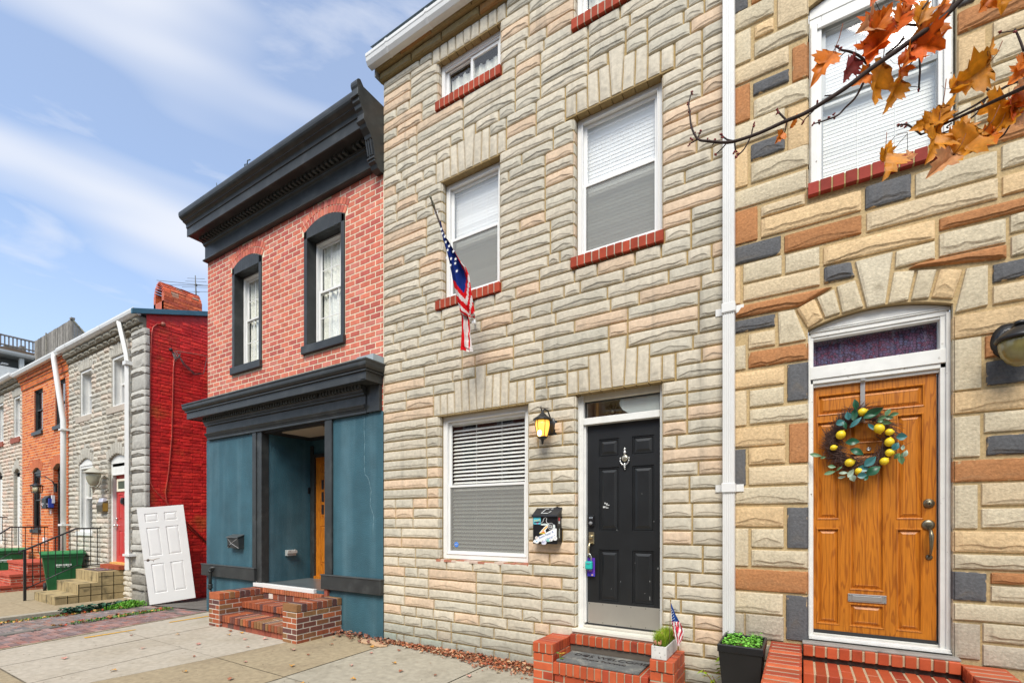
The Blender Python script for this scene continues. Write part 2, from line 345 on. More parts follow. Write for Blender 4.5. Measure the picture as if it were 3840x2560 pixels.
def ashlar(mb,x0,x1,zs,excl,T,r,pal,proud,amp,lmin,lmax,j=.011,dirt=.5,stack=.45,dirtf=None,colf=None,res=.03,minw=.05):
    prev=[]
    for z0,z1 in zip(zs,zs[1:]):
        cz=(z0+z1)/2
        ex=sorted([(a,b) for a,b,c,d in excl if c<cz<d]); free=[];x=x0
        for a,b in ex:
            if a>x+.02: free.append((x,min(a,x1)))
            x=max(x,b)
        if x<x1-.02: free.append((x,x1))
        cur=[]
        for a,b in free:
            brk=[a]; 
            cand=[q for q in prev if a+minw<q<b-minw] if r.random()<stack else []
            while brk[-1]<b-.001:
                L_=r.uniform(lmin,lmax)*(r.choice([.6,1,1.2])); nx=brk[-1]+L_
                c2=[q for q in cand if brk[-1]+lmin*.6<q<brk[-1]+lmax*1.2]
                if c2 and r.random()<.8: nx=r.choice(c2)
                if nx>b-lmin*.6: nx=b
                brk.append(nx)
            for p,q in zip(brk,brk[1:]):
                rr=r.random(); acc=0
                for w,c in pal:
                    acc+=w
                    if rr<=acc: break
                k=1+r.uniform(-.07,.07); c=(c[0]*k,c[1]*k,c[2]*k)
                if colf: c=colf(c,(p+q)/2,cz)
                d=dirt*r.uniform(.2,1.2)*(dirtf((p+q)/2,cz) if dirtf else 1)
                stone(mb,[(p+j/2,z0+j/2),(q-j/2,z0+j/2),(q-j/2,z1-j/2),(p+j/2,z1-j/2)],T,proud*r.uniform(.85,1.15),c,amp*r.uniform(.7,1.25),r,dirt=d,res=res)
            cur+=brk
        prev=cur
def bricks(mb,u0,u1,v0,v1,T,L,H,j,cols,r,holes=(),proud=.004,jit=0,bond=.5,rot=0,shrink=0):
    n=max(1,round((v1-v0)/H)); h=(v1-v0)/n
    for i in range(n):
        z0=v0+i*h; z1=z0+h; off=(L*bond if i%2 else 0)
        cz=(z0+z1)/2; ex=sorted([(a,b) for a,b,c,d in holes if c<cz<d]); free=[];x=u0
        for a,b in ex:
            if a>x+.01: free.append((x,a))
            x=max(x,b)
        if x<u1-.01: free.append((x,u1))
        for a,b in free:
            x=u0-off+math.floor((a-u0+off)/L)*L
            while x<b-.005:
                p,q=max(x,a),min(x+L,b)
                if q-p>.03:
                    c=r.choice(cols); k=1+r.uniform(-.10,.10); c=tuple(t*k for t in c)
                    brick(mb,p+j/2,q-j/2,z0+j/2,z1-j/2,T,c,r,proud,jit)
                x+=L
def brick(mb,p,q,z0,z1,T,c,r,proud=.004,jit=0,ch=.0015):
    d=[r.uniform(-jit,jit) for _ in range(8)] if jit else [0]*8
    h=proud+(r.uniform(-jit,jit)*.6 if jit else 0)
    vs=[T(p+d[0]*.4,-.004,z0+d[1]*.4),T(q+d[2]*.4,-.004,z0+d[3]*.4),T(q+d[4]*.4,-.004,z1+d[5]*.4),T(p+d[6]*.4,-.004,z1+d[7]*.4),
        T(p+ch,h+d[0]*.3,z0+ch),T(q-ch,h+d[2]*.3,z0+ch),T(q-ch,h+d[4]*.3,z1-ch),T(p+ch,h+d[6]*.3,z1-ch)]
    mb.add(vs,[(4,5,6,7),(0,1,5,4),(1,2,6,5),(2,3,7,6),(3,0,4,7)],c)
TF=lambda y:(lambda a,h,z:(a,y-h,z))          # wall facing the street (-Y)
TX=lambda x:(lambda a,h,z:(x+h,a,z))          # wall facing +X
def panel(mb,x0,x1,z0,z1,y,rings,col=(1,1,1),tint=None):
    L_=[]
    for ins,dy in rings:
        L_.append([(x0+ins,y+dy,z0+ins),(x1-ins,y+dy,z0+ins),(x1-ins,y+dy,z1-ins),(x0+ins,y+dy,z1-ins)])
    vs=[p for l in L_ for p in l]; fs=[]
    for i in range(len(L_)-1):
        for k in range(4): k2=(k+1)%4; fs.append((i*4+k,i*4+k2,(i+1)*4+k2,(i+1)*4+k))
    n=(len(L_)-1)*4; fs.append((n,n+1,n+2,n+3)); mb.add(vs,fs,col)
def panel_door(name,parent,x0,x1,z0,z1,y,pans,mt,rings,thick=.045,col=(1,1,1)):
    mb=MB()
    for a,b,c,d in cut_rects(x0,x1,z0,z1,pans): mb.quad((a,y,c),(b,y,c),(b,y,d),(a,y,d),V(col,.93,1.05,rng))
    for a,b,c,d in pans: panel(mb,a,b,c,d,y,rings,col)
    e=y+thick
    mb.quad((x0,y,z0),(x0,y,z1),(x0,e,z1),(x0,e,z0),col); mb.quad((x1,y,z1),(x1,y,z0),(x1,e,z0),(x1,e,z1),col)
    mb.quad((x0,y,z1),(x1,y,z1),(x1,e,z1),(x0,e,z1),col); mb.quad((x1,y,z0),(x0,y,z0),(x0,e,z0),(x1,e,z0),col)
    mb.quad((x0,e,z0),(x0,e,z1),(x1,e,z1),(x1,e,z0),col)
    return mb.build(name,mt,parent)
def slats(x0,x1,z0,z1,y,pitch,depth,tilt,name,mt,parent,cords=2,col=(1,1,1)):
    mb=MB(); n=int((z1-z0)/pitch); c,s=math.cos(tilt)*depth/2,math.sin(tilt)*depth/2
    for i in range(n):
        z=z0+(i+.5)*pitch; dz=rng.uniform(-.002,.002); dt=rng.uniform(-.06,.06)*s; bow=[0,-.002,0]
        k=rng.uniform(.93,1.05) if tilt<1 else rng.uniform(.80,1.04)
        mb.hexa([(x0,y-c,z-s+dt-.0012),(x1,y-c,z-s+dt+dz-.0012),(x1,y+c,z+s+dt+dz-.0012),(x0,y+c,z+s+dt-.0012),(x0,y-c,z-s+dt+.0012),(x1,y-c,z-s+dt+dz+.0012),(x1,y+c,z+s+dt+dz+.0012),(x0,y+c,z+s+dt+.0012)],(col[0]*k,col[1]*k,col[2]*k))
    for k in range(cords):
        x=x0+(x1-x0)*(k+1)/(cords+1); mb.box(x-.002,x+.002,y-c-.003,y-c-.001,z0,z1,col)
    mb.box(x0,x1,y-.02,y+.02,z1-.002,z1+.035,col)
    if tilt>1: mb.quad((x0,y+.02,z0),(x1,y+.02,z0),(x1,y+.02,z1),(x0,y+.02,z1),tuple(v*.80 for v in col))
    return mb.build(name,mt,parent)
def sash_window(parent,x0,x1,z0,z1,y,mt='white_vinyl',fw=.05,meet=.5,upper='bright_glass',lower='screened_glass',blind=True,tilt=1.45,pitch=.040,label=None,room=True,grid=None,sill=True,blindmat='blind_slat',sash=.035,lowblind=True,extra=.0):
    mb=MB(); mb.frame(x0,x1,z0,z1,fw,y,y+.09); mb.frame(x0+fw-.012,x1-fw+.012,z0+fw-.012,z1-fw+.012,.014,y-.008,y+.01)
    w=mb.build('window',mt,parent,bev=.003)
    if label: w['label']=label
    a,b,c,d=x0+fw,x1-fw,z0+fw,z1-fw; zm=c+(d-c)*meet
    fr=MB(); fr.frame(a,b,zm-.015,d,sash,y+.035,y+.06); fr.frame(a,b,c,zm+.02,sash*.9,y+.012,y+.034,wt=.03)
    if grid:
        gx,gz=grid
        for (p,q,yy) in ((zm+.02,d-sash,y+.044),(c+sash,zm-.01,y+.02)):
            for i in range(1,gx): xx=a+sash+(b-a-2*sash)*i/gx; fr.box(xx-.008,xx+.008,yy,yy+.012,p,q)
            for i in range(1,gz): zz=p+(q-p)*i/gz; fr.box(a+sash,b-sash,yy+.001,yy+.011,zz-.008,zz+.008)
    fr.build('sash',mt,w,bev=.002)
    g=MB(); g.box(a+sash-.004,b-sash+.004,y+.048,y+.051,zm+.01,d-sash+.004); g.build('pane',upper,w)
    g=MB(); g.box(a+sash-.004,b-sash+.004,y+.022,y+.025,c+sash-.004,zm); g.build('pane',lower,w)
    if blind: slats(a+.01,b-.01,c+.02,d-.04,y+.115,pitch,.048,tilt,'blind',blindmat,w)
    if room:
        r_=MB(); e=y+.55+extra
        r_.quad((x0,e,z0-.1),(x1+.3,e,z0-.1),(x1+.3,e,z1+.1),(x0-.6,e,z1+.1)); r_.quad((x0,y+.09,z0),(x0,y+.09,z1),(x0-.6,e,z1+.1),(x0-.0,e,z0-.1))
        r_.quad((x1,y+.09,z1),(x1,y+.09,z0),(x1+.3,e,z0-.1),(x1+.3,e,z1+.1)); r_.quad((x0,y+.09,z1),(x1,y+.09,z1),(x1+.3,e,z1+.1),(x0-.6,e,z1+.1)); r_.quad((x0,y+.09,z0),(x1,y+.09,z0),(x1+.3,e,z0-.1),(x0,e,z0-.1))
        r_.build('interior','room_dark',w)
    return w
def brick_sill(parent,x0,x1,z0,z1,y0,y1,n,col=(.36,.055,.025),mort=(.42,.36,.27),name='sill'):
    mb=MB(); mb.box(x0+.006,x1-.006,y0+.004,y1,z0+.004,z1-.004,mort)
    for i in range(n):
        a=x0+(x1-x0)*i/n; b=x0+(x1-x0)*(i+1)/n; k=rng.uniform(.8,1.15); dz=rng.uniform(-.003,.003)
        mb.box(a+.005,b-.005,y0+rng.uniform(-.002,.002),y1-.002,z0+dz,z1+dz,tuple(t*k for t in col))
    return mb.build(name,'brick_face',parent,bev=.003)
RS=[(-0.519, -0.404, 6.103, 6.302, 'g'), (-0.38, -0.222, 6.111, 6.233, 'o'), (-0.514, -0.204, 5.943, 6.1, 'b'), (-0.183, 0.057, 5.8, 6.119, 'b'), (-0.514, -0.38, 5.641, 5.923, 'b'), (-0.356, -0.204, 5.801, 5.91, 't'), (-0.358, 0.057, 5.634, 5.77, 'b'), (-0.514, -0.093, 5.465, 5.619, 'b'), (-0.074, 0.057, 5.292, 5.579, 'o'), (-0.367, -0.093, 5.314, 5.422, 'g'), (-0.514, -0.387, 5.127, 5.446, 'o'), (-0.363, 0.054, 5.111, 5.274, 'b'), (-0.514, -0.123, 4.926, 5.111, 'b'), (-0.107, 0.05, 4.728, 5.087, 't'), (-0.385, -0.123, 4.758, 4.897, 'g'), (-0.514, -0.404, 4.558, 4.906, 't'), (-0.383, 0.049, 4.562, 4.733, 'b'), (-0.514, 0.033, 4.37, 4.531, 'b'), (-0.307, 0.022, 4.239, 4.333, 'b'), (-0.514, -0.329, 4.061, 4.354, 'o'), (-0.307, 0.398, 4.063, 4.225, 't'), (0.417, 0.701, 4.059, 4.24, 'g'), (0.719, 1.168, 4.05, 4.223, 'b'), (1.187, 1.376, 3.893, 4.032, 't'), (0.425, 1.172, 3.882, 4.032, 'b'), (-0.514, -0.153, 3.884, 4.044, 'g'), (-0.132, 0.399, 3.882, 4.03, 'o'), (0.143, 0.837, 3.7, 3.848, 't'), (0.856, 1.376, 3.755, 3.847, 'o'), (-0.125, 0.122, 3.705, 3.867, 'b'), (-0.446, -0.146, 3.708, 3.876, 'b'), (-0.444, 0.126, 3.547, 3.694, 'b'), (-0.514, -0.462, 3.536, 3.873, 't'), (0.854, 1.212, 3.561, 3.734, 'b'), (1.226, 1.376, 3.619, 3.747, 'b'), (1.231, 1.376, 3.457, 3.6, 'b'), (1.14, 1.376, 3.299, 3.43, 'g'), (1.14, 1.376, 3.145, 3.281, 'b'), (-0.514, -0.194, 3.284, 3.392, 'g'), (-0.404, -0.194, 3.123, 3.259, 'b'), (-0.404, 0.038, 2.959, 3.098, 'o'), (0.923, 1.376, 2.946, 3.114, 't'), (0.919, 1.088, 2.568, 2.941, 'b'), (1.101, 1.318, 2.778, 2.937, 'o'), (1.108, 1.318, 2.581, 2.755, 'g'), (0.914, 1.318, 2.401, 2.56, 't'), (0.914, 1.081, 2.085, 2.383, 'b'), (1.095, 1.318, 2.25, 2.395, 'b'), (1.108, 1.318, 2.089, 2.23, 'g'), (0.914, 1.318, 1.908, 2.066, 'o'), (0.914, 1.068, 1.572, 1.889, 'b'), (1.081, 1.318, 1.737, 1.897, 'b'), (1.081, 1.318, 1.577, 1.719, 'b'), (0.914, 1.318, 1.405, 1.557, 't'), (0.911, 1.318, 1.283, 1.391, 'b'), (0.911, 1.114, 1.056, 1.265, 'g'), (1.13, 1.318, 1.187, 1.269, 'o'), (1.13, 1.318, 1.064, 1.176, 'b'), (0.908, 1.318, 0.914, 1.037, 'b'), (0.908, 1.081, 0.64, 0.895, 'd'), (1.088, 1.318, 0.775, 0.908, 'b'), (1.088, 1.318, 0.603, 0.757, 'd'), (-0.519, -0.126, 2.788, 2.933, 't'), (-0.11, 0.039, 2.63, 2.943, 'g'), (-0.519, -0.413, 2.462, 2.774, 'b'), (-0.394, -0.131, 2.617, 2.765, 'b'), (-0.394, 0.039, 2.467, 2.599, 'b'), (-0.519, -0.119, 2.275, 2.444, 't'), (-0.096, 0.039, 2.113, 2.443, 'o'), (-0.519, -0.421, 1.94, 2.261, 'g'), (-0.402, -0.119, 2.114, 2.263, 't'), (-0.402, 0.039, 1.939, 2.097, 'b'), (-0.519, 0.039, 1.774, 1.922, 'b'), (-0.519, -0.131, 1.578, 1.75, 't'), (-0.111, 0.039, 1.4, 1.744, 'g'), (-0.519, -0.4, 1.234, 1.564, 'b'), (-0.381, -0.131, 1.401, 1.561, 'b'), (-0.381, 0.039, 1.237, 1.38, 'b'), (-0.519, 0.039, 1.026, 1.212, 'o'), (-0.519, -0.137, 0.83, 1.011, 'b'), (-0.119, 0.039, 0.634, 1.009, 'g'), (-0.519, -0.432, 0.636, 0.817, 'd'), (-0.426, -0.131, 0.612, 0.821, 'd'), (-0.519, -0.421, 2.955, 3.172, 'b'), (0.936, 1.053, 5.337, 5.451, 'g'), (0.943, 1.376, 5.143, 5.297, 'o'), (0.936, 1.108, 4.789, 5.111, 't'), (1.14, 1.376, 5.012, 5.131, 'b'), (1.137, 1.376, 4.829, 4.996, 'b'), (1.121, 1.376, 4.692, 4.815, 'b'), (0.936, 1.105, 4.644, 4.766, 'b'), (1.121, 1.376, 4.559, 4.678, 't'), (0.936, 1.033, 4.453, 4.625, 'b'), (1.046, 1.376, 4.451, 4.585, 'b'), (1.046, 1.376, 4.268, 4.379, 'o'), (0.936, 1.036, 4.294, 4.435, 't'), (1.184, 1.376, 4.077, 4.247, 'b'), (-0.5, -0.3, 0.46, 0.56, 'd'), (-0.28, 0.02, 0.43, 0.57, 'd'), (-0.5, 0.02, 0.26, 0.42, 'd'), (-0.5, -0.2, 0.1, 0.25, 'd'), (-0.18, 0.02, 0.1, 0.25, 'd'), (0.96, 1.4, 0.3, 0.44, 'd'), (0.96, 1.4, 0.16, 0.29, 'd'), (0.96, 1.4, 0.02, 0.15, 'd'), (-0.5, 0.02, 0.0, 0.09, 'd')]
RQ=[([(-0.171, 3.118), (0.033, 3.123), (-0.056, 3.396), (-0.178, 3.398)], 'b'), ([(0.038, 3.215), (0.148, 3.268), (0.088, 3.45), (-0.047, 3.392)], 't'), ([(0.156, 3.274), (0.262, 3.292), (0.221, 3.498), (0.096, 3.453)], 'b'), ([(0.27, 3.286), (0.412, 3.305), (0.358, 3.532), (0.231, 3.512)], 'b'), ([(0.429, 3.293), (0.545, 3.295), (0.594, 3.686), (0.35, 3.677)], 'k'), ([(0.559, 3.292), (0.683, 3.292), (0.722, 3.506), (0.594, 3.531)], 'b'), ([(0.694, 3.288), (0.802, 3.279), (0.847, 3.481), (0.734, 3.505)], 'b'), ([(0.812, 3.278), (0.933, 3.237), (0.99, 3.437), (0.859, 3.477)], 't'), ([(0.94, 3.133), (1.121, 3.149), (1.121, 3.436), (1.003, 3.445)], 'b'), ([(0.148, 3.554), (0.358, 3.555), (0.33, 3.681), (0.148, 3.686)], 'g'), ([(0.6, 3.551), (0.837, 3.555), (0.837, 3.691), (0.605, 3.682)], 'b'), ([(-0.514, 3.414), (-0.013, 3.407), (0.219, 3.518), (-0.514, 3.514)], 'o'), ([(0.679, 3.529), (1.215, 3.448), (1.215, 3.553), (0.723, 3.545)], 'o')]
BRANCH=[[((0.534, -2.357, 3.519), 0.0102), ((0.476, -2.366, 3.464), 0.0098), ((0.424, -2.372, 3.42), 0.0095), ((0.367, -2.381, 3.391), 0.0091), ((0.301, -2.396, 3.355), 0.0087), ((0.212, -2.424, 3.302), 0.0083), ((0.146, -2.438, 3.261), 0.008), ((0.073, -2.457, 3.224), 0.0075), ((0.007, -2.471, 3.197), 0.0071), ((-0.06, -2.486, 3.184), 0.0067), ((-0.146, -2.513, 3.157), 0.0062), ((-0.226, -2.535, 3.145), 0.0058), ((-0.272, -2.538, 3.156), 0.0053), ((-0.328, -2.546, 3.179), 0.0048), ((-0.368, -2.544, 3.206), 0.0043), ((-0.395, -2.535, 3.274), 0.0038), ((-0.406, -2.515, 3.357), 0.0033), ((-0.414, -2.494, 3.409), 0.0027), ((-0.408, -2.465, 3.478), 0.0022)], [((0.223, -2.313, 3.387), 0.0049), ((0.202, -2.322, 3.335), 0.0045), ((0.177, -2.333, 3.284), 0.004), ((0.143, -2.35, 3.247), 0.0036), ((0.118, -2.361, 3.22), 0.0031), ((0.076, -2.383, 3.203), 0.0027), ((0.037, -2.403, 3.192), 0.0022)], [((0.223, -2.313, 3.399), 0.0049), ((0.194, -2.325, 3.441), 0.0045), ((0.16, -2.34, 3.466), 0.004), ((0.131, -2.352, 3.478), 0.0035), ((0.118, -2.353, 3.496), 0.003)], [((0.143, -2.362, 3.456), 0.002), ((0.127, -2.348, 3.456), 0.0015)], [((0.374, -2.337, 3.455), 0.0037), ((0.344, -2.348, 3.464), 0.0034), ((0.313, -2.359, 3.474), 0.0031), ((0.29, -2.366, 3.484), 0.0028)], [((0.328, -2.308, 3.459), 0.0048), ((0.309, -2.307, 3.441), 0.0039), ((0.273, -2.317, 3.417), 0.0029)], [((0.441, -2.355, 3.44), 0.0027), ((0.467, -2.328, 3.505), 0.0027), ((0.486, -2.305, 3.544), 0.0028)], [((0.368, -2.4, 3.462), 0.0036), ((0.403, -2.355, 3.535), 0.0028)], [((0.077, -2.344, 3.329), 0.0024), ((0.113, -2.298, 3.353), 0.0021)], [((-0.053, -2.33, 3.295), 0.0042), ((-0.078, -2.333, 3.333), 0.004), ((-0.092, -2.33, 3.361), 0.0037)], [((-0.055, -2.331, 3.293), 0.0032), ((-0.06, -2.322, 3.269), 0.0024), ((-0.065, -2.313, 3.261), 0.0017)], [((0.052, -2.324, 3.331), 0.0027), ((0.043, -2.321, 3.308), 0.0025), ((0.017, -2.33, 3.283), 0.0023), ((0.001, -2.332, 3.266), 0.0021)], [((-0.184, -2.386, 3.245), 0.003), ((-0.18, -2.372, 3.286), 0.0028), ((-0.174, -2.356, 3.321), 0.0026)], [((-0.188, -2.389, 3.24), 0.003), ((-0.212, -2.391, 3.2), 0.0029), ((-0.243, -2.398, 3.175), 0.0028)], [((-0.243, -2.422, 3.227), 0.0032), ((-0.242, -2.41, 3.2), 0.003), ((-0.236, -2.395, 3.197), 0.0027)], [((-0.243, -2.422, 3.228), 0.0037), ((-0.272, -2.428, 3.243), 0.0035), ((-0.296, -2.431, 3.272), 0.0032)], [((-0.273, -2.417, 3.238), 0.0028), ((-0.298, -2.42, 3.215), 0.0026), ((-0.32, -2.422, 3.203), 0.0024)], [((-0.381, -2.471, 3.261), 0.0028), ((-0.401, -2.472, 3.256), 0.0026), ((-0.417, -2.47, 3.257), 0.0024)], [((-0.381, -2.471, 3.264), 0.0028), ((-0.377, -2.446, 3.308), 0.0024)], [((-0.319, -2.445, 3.242), 0.0022), ((-0.329, -2.428, 3.243), 0.002)], [((0.373, -2.303, 3.392), 0.0034), ((0.378, -2.292, 3.331), 0.0033), ((0.376, -2.286, 3.27), 0.0032), ((0.379, -2.276, 3.265), 0.0031)], [((0.365, -2.308, 3.368), 0.0029), ((0.344, -2.297, 3.354), 0.0019)], [((0.736, -2.175, 3.267), 0.005), ((0.679, -2.206, 3.215), 0.0048), ((0.638, -2.227, 3.198), 0.0046), ((0.584, -2.256, 3.165), 0.0043), ((0.539, -2.28, 3.133), 0.0041), ((0.489, -2.307, 3.104), 0.0039), ((0.439, -2.333, 3.079), 0.0037)], [((0.598, -2.201, 3.203), 0.0037), ((0.577, -2.202, 3.235), 0.0033), ((0.563, -2.199, 3.26), 0.0028)], [((0.574, -2.215, 3.179), 0.0037), ((0.555, -2.222, 3.141), 0.0035), ((0.529, -2.234, 3.116), 0.0032), ((0.498, -2.248, 3.091), 0.0029), ((0.459, -2.267, 3.077), 0.0026), ((0.415, -2.289, 3.064), 0.0023)], [((0.47, -2.279, 3.095), 0.0028), ((0.457, -2.275, 3.089), 0.0024), ((0.464, -2.26, 3.093), 0.0019)], [((0.374, -2.337, 3.053), 0.0033), ((0.344, -2.348, 3.086), 0.0031), ((0.329, -2.35, 3.101), 0.003), ((0.304, -2.357, 3.103), 0.0028)], [((0.721, -2.184, 3.167), 0.0042), ((0.679, -2.205, 3.132), 0.0038), ((0.656, -2.215, 3.101), 0.0034), ((0.648, -2.215, 3.077), 0.0031), ((0.622, -2.226, 3.025), 0.0027), ((0.6, -2.235, 3.01), 0.0023)], [((0.677, -2.211, 3.312), 0.0042), ((0.666, -2.206, 3.368), 0.0035), ((0.657, -2.2, 3.41), 0.0028)], [((0.677, -2.211, 3.394), 0.0022), ((0.653, -2.214, 3.394), 0.0018), ((0.611, -2.228, 3.397), 0.0015)], [((0.109, -2.371, 3.491), 0.0012), ((0.112, -2.369, 3.461), 0.001)], [((0.233, -2.365, 3.546), 0.0012), ((0.221, -2.373, 3.488), 0.001)], [((0.254, -2.353, 3.556), 0.0012), ((0.233, -2.365, 3.604), 0.001)], [((0.332, -2.351, 3.07), 0.0011), ((0.296, -2.374, 3.056), 0.001), ((0.279, -2.384, 3.033), 0.0009)], [((0.332, -2.351, 3.063), 0.0011), ((0.288, -2.379, 3.004), 0.001), ((0.276, -2.386, 2.976), 0.0009)], [((0.332, -2.351, 3.07), 0.0011), ((0.333, -2.351, 2.995), 0.0009)], [((0.375, -2.29, 3.263), 0.0011), ((0.35, -2.305, 3.267), 0.0011), ((0.326, -2.32, 3.263), 0.001)], [((0.554, -2.286, 3.267), 0.0011), ((0.562, -2.282, 3.281), 0.0009)], [((0.003, -2.342, 3.264), 0.0012), ((-0.014, -2.353, 3.275), 0.0011), ((-0.029, -2.362, 3.27), 0.001)]]
W2I=22; W3I=26
BUDS=[((-0.408, -2.465, 3.478), 0.0046), ((-0.418, -2.471, 3.428), 0.0046), ((-0.415, -2.469, 3.395), 0.0046), ((-0.406, -2.475, 3.321), 0.0046), ((-0.397, -2.469, 3.3), 0.0046), ((-0.406, -2.475, 3.272), 0.0046), ((-0.415, -2.481, 3.249), 0.0046), ((-0.374, -2.467, 3.291), 0.0046), ((-0.381, -2.471, 3.261), 0.0046), ((-0.315, -2.442, 3.188), 0.0045), ((-0.316, -2.444, 3.251), 0.0045), ((-0.293, -2.453, 3.256), 0.0045), ((-0.286, -2.448, 3.245), 0.0045), ((-0.172, -2.379, 3.304), 0.0045), ((-0.175, -2.38, 3.288), 0.0045), ((-0.24, -2.42, 3.16), 0.0045), ((-0.234, -2.417, 3.168), 0.0045), ((-0.243, -2.422, 3.181), 0.0045), ((-0.091, -2.353, 3.344), 0.0045), ((-0.087, -2.35, 3.33), 0.0045), ((0.001, -2.355, 3.249), 0.0043), ((0.049, -2.325, 3.331), 0.0043), ((0.118, -2.366, 3.486), 0.0042), ((0.128, -2.359, 3.479), 0.0042), ((0.037, -2.403, 3.192), 0.0042), ((0.059, -2.39, 3.2), 0.0042), ((0.089, -2.372, 3.213), 0.0042), ((0.106, -2.361, 3.23), 0.0042), ((0.11, -2.359, 3.218), 0.0042), ((0.375, -2.29, 3.256), 0.004), ((0.306, -2.356, 3.103), 0.004), ((0.318, -2.348, 3.103), 0.004), ((0.332, -2.34, 3.113), 0.004), ((0.33, -2.341, 3.098), 0.004), ((0.415, -2.289, 3.064), 0.004), ((0.427, -2.282, 3.06), 0.004), ((0.649, -2.228, 3.383), 0.0038), ((0.651, -2.227, 3.376), 0.0038), ((0.604, -2.256, 3.376), 0.0038), ((-0.27, -2.439, 3.222), 0.0045), ((-0.342, -2.459, 3.249), 0.0045)]
LEAVES=[((0.062, -2.411, 3.377), 0.1732, 238, 0.55, 1), ((0.156, -2.342, 3.391), 0.1045, 250, 0.8, 4), ((0.188, -2.393, 3.474), 0.1445, 215, 0.7, 3), ((0.243, -2.383, 3.439), 0.1619, 230, 1.0, 2), ((0.258, -2.386, 3.505), 0.1042, 60, 0.7, 1), ((0.221, -2.373, 3.397), 0.1156, 250, 0.9, 2), ((0.222, -2.395, 3.582), 0.0857, 250, 0.8, 2), ((0.325, -2.38, 3.51), 0.1583, 70, 0.5, 1), ((0.303, -2.381, 3.558), 0.103, 200, 0.9, 1), ((0.364, -2.355, 3.482), 0.121, 75, 0.6, 0), ((0.417, -2.3, 3.475), 0.1413, 50, 0.7, 1), ((0.396, -2.336, 3.366), 0.121, -20, 1.0, 2), ((0.35, -2.329, 3.42), 0.1136, 240, 0.8, 0), ((0.32, -2.359, 3.315), 0.113, 230, 0.8, 1), ((0.346, -2.331, 3.353), 0.0947, 20, 0.7, 2), ((0.254, -2.353, 3.286), 0.1734, 262, 0.75, 0), ((0.289, -2.343, 3.224), 0.1341, 245, 0.55, 0), ((0.182, -2.373, 3.314), 0.1071, 215, 0.6, 1), ((0.308, -2.343, 3.296), 0.0857, 250, 0.8, 1), ((0.567, -2.302, 3.306), 0.1169, 65, 0.45, 0), ((0.545, -2.339, 3.433), 0.1066, 230, 0.7, 1), ((0.59, -2.311, 3.442), 0.0977, 280, 0.8, 0), ((0.508, -2.326, 3.203), 0.1492, 215, 0.85, 0), ((0.488, -2.327, 3.194), 0.0819, 20, 0.9, 0), ((0.432, -2.384, 3.086), 0.1348, 60, 0.5, 0), ((0.368, -2.353, 3.073), 0.0978, 200, 0.75, 0), ((0.41, -2.374, 3.039), 0.1546, 255, 0.42, 0), ((0.488, -2.327, 3.049), 0.0819, 80, 0.85, 0), ((0.387, -2.388, 2.958), 0.1364, 250, 0.85, 0), ((0.454, -2.359, 2.977), 0.0995, 230, 0.8, 0), ((0.472, -2.372, 2.934), 0.1698, 215, 0.8, 0), ((0.567, -2.302, 3.086), 0.1169, 205, 0.85, 0), ((0.579, -2.318, 3.015), 0.151, 225, 0.6, 0), ((0.617, -2.283, 3.068), 0.0983, 250, 0.5, 5), ((0.624, -2.302, 3.113), 0.1324, 230, 0.8, 1), ((0.635, -2.307, 3.165), 0.1053, 220, 0.7, 1), ((0.628, -2.311, 3.051), 0.1053, 250, 0.7, 2), ((0.643, -2.302, 3.016), 0.0877, 240, 0.8, 3), ((0.411, -2.409, 2.872), 0.1162, 222, 0.7, 3), ((0.268, -2.391, 3.0), 0.08, 75, 0.55, 0), ((0.251, -2.413, 2.926), 0.1217, 260, 0.85, 0), ((0.328, -2.354, 2.984), 0.0518, 90, 1.0, 3), ((-0.032, -2.363, 3.264), 0.0623, 70, 0.35, 1), ((-0.083, -2.383, 3.2), 0.0626, 235, 0.7, 1), ((0.53, -2.348, 2.953), 0.1243, 215, 0.6, 1), ((0.646, -2.312, 3.199), 0.0785, 230, 0.8, 1), ((0.635, -2.331, 3.095), 0.0867, 200, 0.9, 3), ((0.43, -2.303, 3.526), 0.0843, 60, 0.6, 1), ((0.337, -2.396, 3.535), 0.092, 30, 0.8, 2), ((0.237, -2.363, 3.498), 0.077, 20, 0.7, 0)]
FLAGR=[((-3.341, 4.861), (-3.32, 4.854), -0.66), ((-3.35, 4.808), (-3.318, 4.783), -0.63), ((-3.354, 4.721), (-3.301, 4.711), -0.6), ((-3.347, 4.64), (-3.267, 4.658), -0.57), ((-3.35, 4.572), (-3.217, 4.564), -0.54), ((-3.342, 4.479), (-3.15, 4.435), -0.51), ((-3.34, 4.386), (-3.095, 4.361), -0.48), ((-3.329, 4.286), (-3.066, 4.259), -0.46), ((-3.307, 4.162), (-3.06, 4.1), -0.44), ((-3.285, 4.058), (-3.055, 3.982), -0.42), ((-3.269, 3.977), (-3.049, 3.88), -0.4), ((-3.253, 3.941), (-3.075, 3.854), -0.385)]
FLAGT=[((-3.289, 4.018), (-3.185, 3.973), -0.36), ((-3.283, 3.888), (-3.14, 3.846), -0.36), ((-3.289, 3.718), (-3.124, 3.684), -0.36), ((-3.294, 3.601), (-3.119, 3.557), -0.36), ((-3.289, 3.55), (-3.109, 3.5), -0.36)]
STARS=[(-3.287, 4.74, -0.693), (-3.284, 4.701, -0.677), (-3.259, 4.664, -0.666), (-3.265, 4.62, -0.643), (-3.265, 4.548, -0.612), (-3.296, 4.487, -0.589), (-3.232, 4.574, -0.627), (-3.19, 4.514, -0.607), (-3.239, 4.46, -0.586), (-3.263, 4.406, -0.565), (-3.177, 4.439, -0.585), (-3.192, 4.404, -0.572), (-3.193, 4.333, -0.544)]
